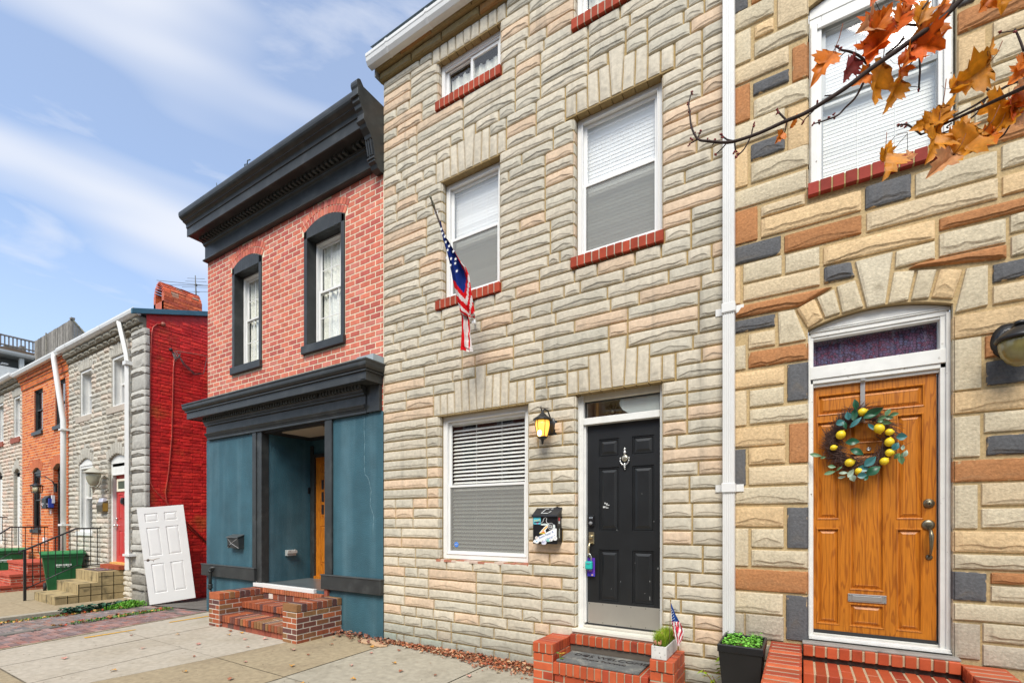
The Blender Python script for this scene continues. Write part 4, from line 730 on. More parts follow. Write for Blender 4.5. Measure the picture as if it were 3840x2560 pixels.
# left return and back mass
mb.quad((XA,0,-.2),(XA,0,7.0),(XA,9,7.0),(XA,9,-.2),(.30,.08,.05))
REDS=[(.57,.155,.10),(.53,.14,.09),(.60,.175,.11),(.48,.12,.085),(.57,.19,.14),(.46,.11,.085)]
HB=[]
arcmask=[]
for a,b,c,d,e in wins:
    HB.append((a-.0,b+.0,c,d))
    # step the courses round the arch and its two rings
    za=archz(a,b,d,e); k=14
    for i in range(k):
        p=a-.06+(b-a+.12)*i/k; q=a-.06+(b-a+.12)*(i+1)/k; m_=(p+q)/2; mm=min(max(m_,a),b)
        HB.append((p,q,d-.02,za(mm)+.225))
bricks(mb,XA,XB-.005,3.12,6.54,T0,.208,.0805,.015,REDS,r,HB,proud=.003)
for a,b,c,d,e in wins:
    w=b-a; R=(w*w/4+e*e)/(2*e); cx=(a+b)/2; zc=d+e-R; hang=math.asin(w/2/R)*1.02
    for ring,(r0,r1) in enumerate(((R+.008,R+.108),(R+.120,R+.215))):
        n=int(2*hang*r0/.070)
        for i in range(n):
            t0=-hang+2*hang*i/n+.007/r0; t1=-hang+2*hang*(i+1)/n-.007/r0
            P=[(cx+r0*math.sin(t0),zc+r0*math.cos(t0)),(cx+r0*math.sin(t1),zc+r0*math.cos(t1)),(cx+r1*math.sin(t1),zc+r1*math.cos(t1)),(cx+r1*math.sin(t0),zc+r1*math.cos(t0))]
            c_=V(r.choice(REDS),.9,1.1,r); vs=[(p[0],.004,p[1]) for p in P]+[(p[0],-.008,p[1]) for p in P]
            mb.add(vs,[(4,5,6,7),(0,1,5,4),(1,2,6,5),(2,3,7,6),(3,0,4,7)],c_)
mb.build('brick_wall','brick_face',hb)
# stucco lower storey with the recessed porch
mb=MB(); RX0,RX1,RZ0,RZ1=-7.73,-6.06,.57,3.13
for a,b,c,d in cut_rects(XA-.02,XB,-.3,3.13,[(RX0,RX1,RZ0,RZ1)]):
    mb.quad((a,-.012,c),(b,-.012,c),(b,-.012,d),(a,-.012,d))
mb.quad((XA-.02,-.012,-.3),(XA-.02,-.012,3.13),(XA-.02,.3,3.13),(XA-.02,.3,-.3))
PD=.92
mb.quad((RX0,-.012,.55),(RX0,-.012,3.13),(RX0,PD,3.13),(RX0,PD,.55)); mb.quad((RX1,-.012,3.13),(RX1,-.012,.55),(RX1,PD,.55),(RX1,PD,3.13))
for a,b,c,d in cut_rects(RX0,RX1,.55,3.13,[(-7.60,-6.66,.6,2.80)]): mb.quad((a,PD,c),(b,PD,c),(b,PD,d),(a,PD,d))
mb.build('stucco_wall','blue_stucco',hb)
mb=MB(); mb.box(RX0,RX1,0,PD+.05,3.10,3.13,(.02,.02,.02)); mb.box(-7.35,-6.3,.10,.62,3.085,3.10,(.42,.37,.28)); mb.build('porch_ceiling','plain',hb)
mb=MB(); mb.box(RX0,RX1,-.01,PD+.3,.50,.585); mb.build('porch_floor','slate_tile',hb)
mb=MB(); mb.box(RX0-.18,RX1-.24,-.065,-.011,.53,.592); mb.box(RX0+.0,RX1-.24,-.06,.0,.588,.594); mb.build('step_nosing','white_metal',hb,bev=.003)
# porch door
mb=MB(); mb.frame(-7.64,-6.62,.585,2.84,.06,PD-.05,PD+.05,wb=.0); mb.box(-7.72,-7.64,PD-.03,PD,.585,3.0); mb.build('porch_door_frame','charcoal_paint',hb,bev=.004)
pd=panel_door('porch_door',hb,-7.58,-6.68,.63,2.78,PD-.005,[(-7.46,-7.19,.85,1.55),(-7.07,-6.80,.85,1.55),(-7.46,-7.33,1.68,2.0),(-7.46,-7.19,2.5,2.68),(-7.07,-6.8,1.68,2.68)],'oak',RG if False else [(0,0),(.006,-.004),(.013,.008),(.020,.008),(.040,-.001)]); pd['label']='orange oak panelled door in the dark porch'
mb=MB(); mb.box(-7.58,-6.68,PD-.06,PD+.02,.585,.63); mb.build('door_sill','oak',hb)
mb=MB()
for z in (1.75,1.98,2.2): mb.box(-7.42,-7.36,PD-.012,PD-.004,z,z+.17,(.02,.02,.025))
mb.build('pane','gloss_plain',pd)
# charcoal trim, bands
mb=MB(); mb.box(-7.97,-7.86,-.045,-.01,.83,3.13); mb.box(-7.86,-7.72,-.030,.10,.585,3.13); mb.box(-6.05,-5.91,-.045,-.01,.83,3.13); mb.box(-6.09,-6.05,-.03,.10,.585,3.13); mb.build_each('porch_post','charcoal_paint',hb,bev=.004)
for a,b in ((-9.60,-7.86),(-6.12,-4.862)):
    mb=MB(); mb.box(a,b,-.075,-.01,.62,.83); mb.box(a-.01,b+.01,-.085,-.01,.822,.838,(1.8,1.8,1.8)); mb.build('band_course','charcoal_paint',hb,bev=.006)
mb=MB(); bricks(mb,-.5+0,.0,.30,.62,lambda a,h,z:(RX0-.16+.16*(a+.5)/.5,-.0-h-.012,z),.16,.2,.02,[(.30,.07,.05),(.25,.06,.05)],r); mb.box(RX0-.17,RX0,-.02,-.005,.3,.62,(.5,.45,.38)); mb.build('brick_strip','brick_face',hb); mb=MB(); mb.box(RX1-.01,RX1+.06,-.05,0,.28,.62,(.3,.08,.05)); mb.build('brick_strip','brick_face',hb)
# windows
for (a,b,c,d,e) in wins:
    mb=MB(); za=archz(a,b,d,e); D_=.17
    # jamb casing (deep, dark) and arched head board
    for x0,x1 in ((a,a+.075),(b-.075,b)):
        mb.box(x0,x1,-.02,D_,c+.12,d+.02)
    n=16; zi=d-.10
    for i in range(n):
        p,q=a+(b-a)*i/n,a+(b-a)*(i+1)/n
        mb.hexa([(p,-.02,zi),(q,-.02,zi),(q,.06,zi),(p,.06,zi),(p,-.02,za(p)-.002),(q,-.02,za(q)-.002),(q,.06,za(q)-.002),(p,.06,za(p)-.002)])
    mb.box(a+.075,b-.075,.06,D_,zi+.0,zi+.04)
    w=mb.build('window','charcoal_paint',hb,bev=.004)
    mb=MB(); mb.box(a-.015 if a<-8 else a-.03,b+.01 if a<-8 else b+.02,-.055,D_,c,c+.125); mb.build('sill','charcoal_paint',w,bev=.008)
    x0,x1,z0,z1=a+.075,b-.075,c+.125,zi; y=.145
    mb=MB(); mb.frame(x0,x1,z0,z1,.045,y,y+.09,wb=.05); mb.frame(x0+.03,x1-.03,z0+.035,z1-.03,.012,y-.012,y)
    f=mb.build('window_frame','white_vinyl',w,bev=.003)
    zm=z0+(z1-z0)*.52; s=MB(); s.frame(x0+.045,x1-.045,zm-.01,z1-.045,.03,y+.05,y+.07); s.frame(x0+.045,x1-.045,z0+.05,zm+.03,.03,y+.02,y+.045)
    for p,q,yy in ((zm+.02,z1-.075,y+.058),(z0+.08,zm,y+.03)):
        for k in (1,2): xx=x0+.075+(x1-x0-.15)*k/3; s.box(xx-.008,xx+.008,yy,yy+.008,p,q)
        s.box(x0+.075,x1-.075,yy+.001,yy+.007,(p+q)/2-.008,(p+q)/2+.008)
    s.build('sash','white_vinyl',w,bev=.002)
    g=MB(); g.box(x0+.06,x1-.06,y+.066,y+.068,zm,z1-.06); g.build('pane','window_glass',w); g=MB(); g.box(x0+.06,x1-.06,y+.038,y+.040,z0+.06,zm+.02); g.build('pane','window_glass',w)
    g=MB(); n=46
    for i in range(n):
        u0,u1=i/n,(i+1)/n; f0=lambda u:.10+y+.02*math.sin(u*50+math.sin(u*9)*2)
        g.quad((x0+.05+(x1-x0-.1)*u0,f0(u0),z0+.05),(x0+.05+(x1-x0-.1)*u1,f0(u1),z0+.05),(x0+.05+(x1-x0-.1)*u1,f0(u1+.02),z1-.03),(x0+.05+(x1-x0-.1)*u0,f0(u0+.02),z1-.03))
    g.build('lace_curtain','lace',w)
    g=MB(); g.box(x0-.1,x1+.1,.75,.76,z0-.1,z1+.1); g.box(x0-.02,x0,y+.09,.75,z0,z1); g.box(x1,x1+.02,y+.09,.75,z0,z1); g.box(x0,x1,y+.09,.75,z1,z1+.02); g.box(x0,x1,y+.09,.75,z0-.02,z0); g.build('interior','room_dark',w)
# upper cornice
def sweep(mb,prof,xl,xr,capl=True,capr=True,retl=0,retr=0,col=(1,1,1)):
    """profile of (out,z); straight run from xl to xr, with mitred returns when asked"""
    n=len(prof); path=[]
    if retr: path.append(lambda d:(xr+d,.05))
    path.append(lambda d:(xr+(d if retr else 0),-d))
    path.append(lambda d:(xl-(d if retl else 0),-d))
    if retl: path.append(lambda d:(xl-d,.3))
    vs=[];fs=[]
    for f_ in path:
        for d,z in prof: x,y=f_(d); vs.append((x,y,z))
    m=len(path)
    for i in range(m-1):
        for k in range(n):
            k2=(k+1)%n; fs.append((i*n+k,(i+1)*n+k,(i+1)*n+k2,i*n+k2))
    fs.append(tuple(range(n))); fs.append(tuple(range((m-1)*n+n-1,(m-1)*n-1,-1)))
    mb.add(vs,fs,col)
def arc(p,q,bulge,n=5):
    out=[]
    dx,dz=q[0]-p[0],q[1]-p[1]
    for i in range(1,n):
        t=i/n; s_=math.sin(PI*t)*bulge; out.append((p[0]+dx*t-dz*s_,p[1]+dz*t+dx*s_))
    return out
mb=MB()
P=[(0,7.20),(.43,7.20),(.45,7.19),(.455,7.165)]+arc((.455,7.165),(.385,7.06),.22)+[(.385,7.06),(.385,7.045),(.365,7.04)]+arc((.365,7.04),(.33,6.985),-.25)+[(.33,6.985),(.33,6.965),(.315,6.96),(.315,6.82),(.30,6.815),(.30,6.83),(0,6.83)]
sweep(mb,P,-9.60,-4.97,retl=0)
cu=mb.build('cornice','charcoal_paint',hb,recalc=True); cu['label']='deep upper cornice with dentils'
mb=MB(); P=[(0,6.83),(.10,6.83),(.10,6.76),(.085,6.755)]+arc((.085,6.755),(.055,6.715),.2)+[(.055,6.715),(.045,6.70),(.045,6.50),(.055,6.495),(.06,6.475),(.085,6.46),(.09,6.44),(.075,6.432),(0,6.43)]
P=[(d,z+.02) for d,z in P]
sweep(mb,P,-9.52,-4.87); mb.build('frieze','charcoal_paint',cu,recalc=True)
mb=MB(); x=-9.47
while x<-4.98:
    if not (-5.42<x<-5.33): mb.box(x,x+.045,-.175,-.095,6.765+.02,6.83,(2.6,2.6,2.6))  # dentils tinted paler, painting in the light they catch
    x+=.0965
mb.build_each('dentil','charcoal_paint',cu,bev=0)
# end console bracket against the stone house
mb=MB()
C_=[(0,7.27),(-.36,7.27)]+[(-.41+.062*math.cos(t),7.25+.075*math.sin(t)) for t in [PI*.5+k*PI/8 for k in range(7)]]+[(-.455,7.10),(-.44,7.09),(-.44,7.04)]+[(-.41,7.02),(-.40,6.98),(-.375,6.96),(-.36,6.93),(-.36,6.86),(-.33,6.83),(-.31,6.79),(-.25,6.74),(-.235,6.70),(-.215,6.69),(-.175,6.55),(-.165,6.48),(-.18,6.47),(-.18,6.43),(-.14,6.415),(-.12,6.37),(-.06,6.35),(0,6.36)]
mb.prism(C_,-4.985,-4.865,'x'); 
for k in (-4.965,-4.925,-4.885): mb.prism([(-.225,6.68),(-.24,6.685),(-.20,6.50),(-.185,6.50)],k-.010,k+.010,'x')
mb.prism([(-.43,7.11),(-.47,7.11),(-.47,7.09),(-.43,7.09)],-4.995,-4.86,'x'); mb.prism([(-.33,6.845),(-.37,6.865),(-.37,6.845),(-.33,6.825)],-4.995,-4.86,'x'); mb.prism([(-.15,6.485),(-.195,6.485),(-.195,6.46),(-.15,6.46)],-4.995,-4.86,'x')
mb.build('end_bracket','charcoal_paint',cu,bev=.004,recalc=True)
mb=MB(); mb.box(-9.60,-4.87,-.1,.6,7.20,7.215,(.6,.6,.6)); mb.quad((-9.6,.3,7.0),(-4.87,.3,7.0),(-4.87,9,7.2),(-9.6,9,7.2)); mb.tube([(-8.35,-.42,7.205),(-8.35,-.43,7.27)],.006,5); mb.tube([(-7.55,-.40,7.2),(-7.52,-.42,7.26),(-7.47,-.41,7.25),(-7.44,-.42,7.29),(-7.40,-.40,7.30)],.009,5); mb.build('roof','roof_felt',hb)
# shop-front cornice
mb=MB(); P=[(0,3.80),(.30,3.765),(.36,3.755),(.365,3.735),(.355,3.715)]+arc((.355,3.715),(.31,3.63),.2)+[(.31,3.63),(.325,3.622),(.325,3.605),(.30,3.60),(.30,3.49),(.285,3.485),(.28,3.50),(0,3.50)]
sweep(mb,P,-9.34,-5.19,retl=1,retr=1)
cl=mb.build('cornice','charcoal_paint',hb,recalc=True); cl['label']='lower cornice over the porch with small dentils'
mb=MB(); P=[(0,3.50),(.13,3.50),(.13,3.44),(.12,3.43),(.12,3.41),(.10,3.40),(.10,3.375),(.07,3.36),(.07,3.245),(.10,3.24),(.11,3.225),(.10,3.215),(.09,3.19),(.075,3.185),(.07,3.165),(.06,3.16),(.06,3.125),(0,3.12)]
sweep(mb,P,-9.42,-5.16); mb.build('frieze','charcoal_paint',cl,recalc=True)
mb=MB(); mb.box(-5.16,-4.905,-.055,-.0,3.13,3.62); mb.box(-5.0,-4.90,-.30,-.0,3.49,3.51); mb.build('end_block','charcoal_paint',cl,bev=.004)
mb=MB(); x=-9.36
while x<-5.2:
    if r.random()>.03: mb.box(x,x+.032,-.165,-.125,3.447,3.50,(2.6,2.6,2.6))  # pale tint paints caught light onto the small dentils
    x+=.068
mb.build_each('dentil','charcoal_paint',cl,bev=0)
mb=MB(); mb.box(-5.2,-4.875,-.19,.0,3.70,3.86,(.35,.4,.42)); mb.build('flashing','plain',cl)
# stucco crack and fixtures
mb=MB(); pts=[(-5.25,3.1),(-5.255,2.9),(-5.24,2.72),(-5.25,2.55),(-5.245,2.38),(-5.235,2.28),(-5.18,2.24),(-5.15,2.18),(-5.13,2.10),(-5.11,2.05),(-5.125,1.95),(-5.13,1.85),(-5.10,1.78),(-5.06,1.70),(-5.07,1.6),(-5.08,1.45)]
for (a,b),(c,d) in zip(pts,pts[1:]): mb.tube([(a,-.0115,b),(c,-.0115,d)],.0022,5,(.22,.32,.35))
mb.build('stucco_crack','plain',hb)
mb=MB(); mb.tube([(-9.10,-.01,.775),(-9.16,-.10,.780),(-9.185,-.115,.76),(-9.19,-.115,.72),(-9.19,-.115,.44)],[.028]*5,12); mb.lathe([(.040,0),(.042,.02),(.034,.05),(.040,.06),(.040,.08),(.030,.085)],(-9.19,-.115,.40),14,'z'); mb.lathe([(.036,0),(.036,.03)],(-9.19,-.115,.70),14,'z'); mb.tube([(-9.19,-.115,.40),(-9.19,-.115,-.06)],.024,10); mb.build('vent_pipe','charcoal_paint',hb)
mb=MB(); mb.box(-7.73,-7.70,.845,.885,2.13,2.24); mb.build('doorbell','black_plastic',hb,bev=.004)
mb=MB(); mb.box(-7.73,-7.66,.40,.57,1.02,1.12,(.5,.52,.52)); mb.box(-7.66,-7.64,.39,.58,1.06,1.11,(.62,.63,.62)); mb.box(-7.67,-7.635,.42,.44,1.10,1.125,(.5,.5,.5)); mb.box(-7.67,-7.635,.53,.55,1.10,1.125,(.5,.5,.5)); mb.build('outlet_box','white_metal',hb,bev=.004)
# wall letterbox, dark grey envelope shape
t=thing('letterbox','dark grey metal letterbox with a sloping lid on the blue stucco, left of the porch','letterbox',(-8.44,-.08,1.16))
mb=MB(); mb.prism([(0,1.155),(-.105,1.155),(-.12,1.335),(0,1.375)],-8.62,-8.27,'x'); mb.build('box','charcoal_paint',t,bev=.003)
mb=MB(); mb.prism([(0,1.40),(-.135,1.350),(-.138,1.335),(0,1.385)],-8.63,-8.26,'x',(2.2,2.2,2.2)); mb.build('lid','charcoal_paint',t,bev=.002)
mb=MB(); mb.tube([(-8.62,-.118,1.335),(-8.50,-.112,1.24),(-8.27,-.118,1.335)],.003,5,(.5,.5,.5)); mb.tube([(-8.62,-.108,1.16),(-8.50,-.112,1.24)],.003,5,(.5,.5,.5)); mb.tube([(-8.27,-.108,1.16),(-8.50,-.112,1.24)],.003,5,(.5,.5,.5)); mb.box(-8.60,-8.55,-.125,-.108,1.185,1.21,(.02,.02,.02)); mb.build('flap_seam','plain',t)
# ---------------- brick stoop with two low side walls
def brickwork(mb,x0,x1,y0,y1,z0,z1,r,cols,mort,faces='ftrlb',L=.205,H=.075,j=.012,cap=None,jit=.0015):
    mb.box(x0+.004,x1-.004,y0+.004,y1-.004,z0,z1-.004,mort); p=.005
    if 'f' in faces: bricks(mb,x0,x1,z0,z1,lambda a,h,z:(a,y0+.004-h,z),L,H,j,cols,r,proud=p,jit=jit)
    if 'r' in faces: bricks(mb,y0,y1,z0,z1,lambda a,h,z:(x1-.004+h,a,z),L,H,j,cols,r,proud=p,jit=jit,bond=.5)
    if 'l' in faces: bricks(mb,y0,y1,z0,z1,lambda a,h,z:(x0+.004-h,a,z),L,H,j,cols,r,proud=p,jit=jit)
def rowlock(mb,x0,x1,y0,y1,z0,z1,r,cols,mort,ax='x',w=.07,j=.012,round_=False,split=None):
    """a run of bricks on edge, side by side along ax"""
    mb.box(x0+.012,x1-.012,y0+.012,y1-.004,z0+.004,z1-.0035,mort)
    n=max(1,round(((x1-x0) if ax=='x' else (y1-y0))/w))
    for i in range(n):
        c=V(r.choice(cols),.85,1.15,r); e=r.uniform(-.002,.002)
        if ax=='x':
            a,b=x0+(x1-x0)*i/n+j/2,x0+(x1-x0)*(i+1)/n-j/2
            cuts=[y0+e,y1] if not split else [y0+e,y0+split*r.choice([.45,1,1]),y1]
            for p,q in zip(cuts,cuts[1:]): mb.box(a,b,p+(j/2 if p>y0+.02 else 0),q-(j/2 if q<y1-.01 else 0),z0+e*.5+.001,z1+e,c)
        else:
            a,b=y0+(y1-y0)*i/n+j/2,y0+(y1-y0)*(i+1)/n-j/2
            mb.box(x0+e,x1+e,a,b,z0+.001,z1+e,c)
OLDB=[(.27,.075,.035),(.32,.085,.035),(.22,.095,.045),(.15,.055,.04),(.36,.10,.04),(.11,.05,.045),(.24,.12,.05)]
WM=(.58,.52,.44); r=random.Random(41)
t=thing('brick_stoop','mottled brick steps with white mortar and low side walls before the blue porch','steps',(-6.8,-.4,0))
for nm,x0,x1 in (('side_wall',-7.94,-7.64),('side_wall',-6.02,-5.71)):
    mb=MB(); brickwork(mb,x0,x1,-.75,-.02,-.03,.41,r,OLDB,WM,'frl'); 
    rowlock(mb,x0,x1,-.75,-.02,.415,.515,r,OLDB,WM,'y',w=.082)
    mb.build(nm,'brick_face',t,bev=.003)
S3=(('step',-.74,-.36,.09,.185),('step',-.40,-.06,.25,.345))
for nm,y0,y1,z0,z1 in S3:
    mb=MB(); rowlock(mb,-7.645,-6.015,y0,y1,z0,z1,r,OLDB,WM,'x',w=.072,split=.55,j=.017)
    brickwork(mb,-7.635,-6.02,y0+.035,y1,z0-.13,z0-.004,r,[(.27,.07,.045),(.30,.085,.05),(.12,.06,.05)],(.20,.12,.09),'f',L=.16,H=.12,j=.008)
    mb.build(nm,'brick_face',t,bev=.002)
mb=MB(); rowlock(mb,-7.62,-6.10,-.075,0,.455,.528,r,[(.42,.13,.06),(.36,.12,.05)],WM,'x',w=.062); brickwork(mb,-7.62,-6.06,-.055,-.01,.345,.455,r,OLDB,WM,'f',L=.2,H=.075); mb.box(-7.46,-7.35,-.064,-.05,.36,.44,(.62,.55,.48)); mb.build('riser','brick_face',t,bev=.002)
# ============================================================ HOUSES ACROSS THE ALLEY
def arched_white(parent,a,b,zs_,rise,y,t=.03,mt='white_wood'):
    mb=MB(); za=archz(a,b,zs_,rise); n=12
    mb.prism([(a,zs_-.12),(b,zs_-.12)]+[(b-(b-a)*i/n,za(b-(b-a)*i/n)) for i in range(n+1)],y,y+t,'y')
    return mb.build('arched_head',mt,parent)
LG=(.56,.515,.43); LG2=(.49,.46,.395); LP=(.58,.49,.40)
def far_stone_house(name,label,X0,X1,ztop,opens,seed,corner=None,pal=None):
    t=thing(name,label,'house',((X0+X1)/2,0,-.1)); r=random.Random(seed); mb=MB()
    rect=[(a,b,c,d+e) for a,b,c,d,e in opens]
    slab(mb,X0,X1,-.3,ztop,rect,0,.26,(.42,.38,.31))
    for a,b,c,d,e in opens:
        if e: arch_fill(mb,a,b,d,e,(.40,.37,.32),-.005,.2)
    ex=list(rect)
    for a,b,c,d,e in opens:
        n=9; w=(b-a+.16)/n; za=archz(a,b,d,e) if e else (lambda x:d)
        for i in range(n):
            p=a-.08+i*w; m_=min(max(p+w/2,a),b); zb=za(m_)+.004; hh=.36 if i==n//2 else (.27 if abs(i-n//2)<3 else .2)
            lean=(i-n//2)*.012
            stone(mb,[(p+.004,zb-(0 if e==0 else abs(i-n//2)*.004)),(p+w-.004,zb-(0 if e==0 else abs(i-n//2)*.004)),(p+w-.004+lean,zb+hh),(p+.004+lean,zb+hh)],T0,.02,V(LG2,.85,1.0,r),.01,r,dirt=.3,flat=True,res=.1)
            ex.append((p,p+w,d-.01,zb+hh))
    ex2=ex+([(corner,X1,-1,9)] if corner else [])
    zs=courses([-.2,opens[0][2],ztop-.0],.118)
    ashlar(mb,X0,X1,zs,ex2,T0,r,pal or [(.5,LG),(.3,LG2),(.2,LP)],.022,.028,.2,.5,j=.015,dirt=.35,res=.07,stack=.3,dcol=None) if False else ashlar(mb,X0,X1,zs,ex2,T0,r,pal or [(.5,LG),(.3,LG2),(.2,LP)],.018,.018,.2,.5,j=.012,dirt=.35,res=.07,stack=.3)
    for a,b,c,d,e in opens:
        ashlar(mb,0,.13,[z for z in zs if c-.02<z<d+.05],[],lambda q,h,z,a=a:(a+h,q-.01,z),r,[(1,(.36,.34,.29))],.008,.003,.3,.4,j=.014,dirt=.1,minw=.01,res=.1)  # jamb stones coloured darker than the wall, their shade painted in
    # flared top courses
    for z0,z1,yy in ((ztop-.22,ztop-.11,.05),(ztop-.11,ztop+.02,.12)):
        mb.box(X0,X1,-yy,.02,z0,z1,(.2,.18,.14)); x=X0
        while x<X1-.01:
            q=min(X1,x+r.uniform(.3,.5)); stone(mb,[(x+.006,z0+.004),(q-.006,z0+.004),(q-.006,z1-.004),(x+.006,z1-.004)],lambda a,h,z,yy=yy:(a,-(yy+h),z),.015,V((.36,.33,.26),.75,1,r),.03,r,dirt=.4,res=.08); x=q
    return t,mb,r
t,mb,r=far_stone_house('row_house','grey stone-faced corner house whose side wall to the alley is painted red',-16.58,-12.07,5.98,[(-15.83,-15.05,4.28,5.45,0),(-13.87,-13.05,4.28,5.45,0),(-15.92,-15.0,1.33,3.08,.13),(-14.05,-13.12,.62,3.08,.11)],51,corner=-12.68)
hg=t
# quoins on both faces of the corner
z=-.22
k=0
while z<5.75:
    h=[.30,.15,.22,.14,.34,.16][k%6]*r.uniform(.9,1.1); c=V(((.50,.48,.43) if z>.35 else (.30,.28,.24)),.8,1.05,r)
    am=.035 if z>.35 else .06
    stone(mb,[(-12.68,z+.006),(-12.02,z+.006),(-12.02,z+h-.006),(-12.68,z+h-.006)],lambda a,h_,zz:(a,-.02-h_,zz),.03,c,am,r,dirt=.25,res=.08,flat=h>.2)
    stone(mb,[(-.045,z+.006),(.05,z+.006),(.05,z+h-.006),(-.045,z+h-.006)],lambda a,h_,zz:(-12.03+h_,a,zz),.02,c,.01,r,dirt=.1,res=.05,flat=True)
    mb.box(-12.68,-12.035,-.03,0,z,z+h,(.24,.22,.19)); z+=h; k+=1
mb.build('wall','stone_face',t)
# red painted side wall
mb=MB(); r=random.Random(53); zr=lambda y: 6.10+.325*y
mb.quad((-12.06,.0,-.35),(-12.06,7,-.35),(-12.06,7,zr(7)),(-12.06,0,zr(0)),(.50,.020,.020))
RP=[(.66,.030,.026),(.58,.022,.022),(.74,.042,.030),(.62,.032,.028)]
z=-.3; i=0
while z<8.0:
    y=-.0 if i%2 else .05; 
    while y<3.2:
        if z+.07<zr(y)-.1:
            q=min(y+.215,3.3); 
            if r.random()<.985: brick(mb,max(y,.055)+.004,q-.004,z+.005+r.uniform(-.003,.003),z+.071+r.uniform(-.003,.003),TX(-12.06),V(r.choice(RP),.85,1.15,r),r,.009,.006,.006)
        y+=.215
    z+=.076; i+=1
sw=mb.build('side_wall','red_paint',t)
mb=MB(); mb.box(-16.6,-16.5,.3,8,5.9,6.0); mb.quad((-16.6,-.12,6.04),(-12.0,-.12,6.04),(-12.0,7,6.04+.325*7.12),(-16.6,7,6.04+.325*7.12)); mb.build('roof','roof_felt',t)
mb=MB(); mb.prism([(-.28,5.99),(-.28,6.10),(7,6.10+.325*7.28),(7,5.99+.325*7.28)],-12.06,-12.0,'x'); mb.build('roof_trim','blue_trim',t,bev=.004)
mb=MB(); GG=[(-.12,6.0),(-.12,6.10),(-.26,6.13),(-.265,6.09),(-.25,6.04),(-.20,6.0)]; mb.prism(GG,-16.65,-12.02,'x'); 
for x in (-16.0,-14.9,-13.8): mb.prism([(a-.004,b-.004) for a,b in GG],x,x+.03,'x',(.7,.7,.7))
mb.build('gutter','white_metal',t,bev=.004)
mb=MB(); mb.tube([(-12.86,-.2,6.02),(-12.84,-.20,5.95),(-12.70,-.13,5.30),(-12.68,-.12,5.1),(-12.66,-.12,.55)],[.055,.055,.053,.055,.055],4,smooth=False)
d_=mb.build('downspout','white_metal',t); mb=MB(); mb.box(-12.74,-12.58,-.19,-.03,5.05,5.13); mb.build('bracket','white_metal',d_); mb=MB(); mb.box(-12.74,-12.40,-.19,-.04,.86,.91); mb.build('bracket','white_metal',d_)
# gabled hood chimney, painted orange red, brick by brick
mb=MB(); r=random.Random(57); y0,y1,xl,xr=.33,1.12,-12.56,-12.08; OR=[(.62,.105,.03),(.55,.09,.025),(.66,.14,.045),(.50,.09,.04)]
mb.box(xl,xl+.09,y0,y1,6.0,6.70,(.5,.1,.03)); mb.box(xr-.09,xr,y0,y1,6.0,6.70,(.5,.1,.03)); mb.box(xl,xr,y0,y0+.08,6.0,6.52,(.52,.1,.03)); mb.box(xl,xr,y1-.09,y1,6.0,6.74,(.5,.1,.03)); mb.box(xl+.09,xr-.09,y0+.5,y0+.52,6.4,6.9,(.01,.01,.01))
z=6.14; k=0
while z<6.66:
    y=y0-(.1 if k%2 else 0)
    while y<y1-.03: brick(mb,max(y,y0)+.003,min(y+.2,y1)-.003,z,z+.062,TX(xr),V(r.choice(OR),.8,1.15,r),r,.006,.005,.004); y+=.2
    z+=.069; k+=1
n=8; cx_=(xl+xr)/2; hw=(xr-xl)/2
f_=lambda t,s:(cx_+s*hw*(1-t**1.6), 6.66+.33*math.sin(t*PI/2*.97))
for sgn in (1,-1):
    for i in range(n):
        (xa,za_),(xb,zb_)=f_(i/n,sgn),f_((i+1)/n,sgn); y=y0
        while y<y1-.02:
            q=min(y+.15*r.uniform(.8,1.1),y1); u=r.uniform(0,.010); c=V(r.choice(OR),.75,1.1,r) if r.random()<.88 else V((.40,.22,.14),.8,1.1,r)
            j1,j2=r.uniform(.004,.012),r.uniform(.004,.012); q2=q-.004
            mb.add([(xa-sgn*.09,y,za_-.03),(xa-sgn*.09,q,za_-.03),(xb-sgn*.07,q,zb_-.08),(xb-sgn*.07,y,zb_-.08),(xa+sgn*u,y+.004,za_+j1),(xa+sgn*u,q2,za_+j1),(xb+sgn*u,q2,zb_-j2+.006),(xb+sgn*u,y+.004,zb_-j2+.006)],[(0,3,2,1),(4,5,6,7),(0,1,5,4),(1,2,6,5),(2,3,7,6),(3,0,4,7)],c); y=q
mb.build('chimney','red_paint',t,recalc=False)
# windows set in deep white boxes
def deep_window(parent,a,b,c,d,dep,e=0,mt='white_wood',frame='white_vinyl',refl='window_glass',shade=(.62,.62,.56),meet=.5,sill_col=None):
    mb=MB(); mb.box(a,a+.035,.03,dep,c,d); mb.box(b-.035,b,.03,dep,c,d); mb.box(a+.035,b-.035,.03,dep,d-.04,d); mb.box(a+.035,b-.035,.02,dep,c,c+.035); mb.frame(a,b,c,d,.055,.015,.04)
    w=mb.build('window',mt,parent)
    if e: arched_white(w,a,b,d,e,.03,.05,mt)
    m=MB(); m.frame(a+.035,b-.035,c+.035,d-.04,.04,dep-.04,dep+.03); zm=c+(d-c)*meet; m.box(a+.07,b-.07,dep-.03,dep,zm-.02,zm+.02); m.build('sash',frame,w)
    g=MB(); g.box(a+.07,b-.07,dep+.0,dep+.004,c+.07,d-.07); g.build('pane',refl,w)
    g=MB(); g.box(a+.05,b-.05,dep+.06,dep+.07,zm,d,shade); g.box(a-.1,b+.3,dep+.5,dep+.51,c,d,(.03,.03,.03)); g.box(a+.03,a+.05,dep+.03,dep+.5,c,d,(.03,.03,.03)); g.build('window_shade','plain',w)  # shade, plus near-black sheets that paint the dark room behind
    return w
for a,b,c,d,e in ((-15.83,-15.05,4.28,5.45,0),(-13.87,-13.05,4.28,5.45,0)): deep_window(hg,a,b,c,d,.2)
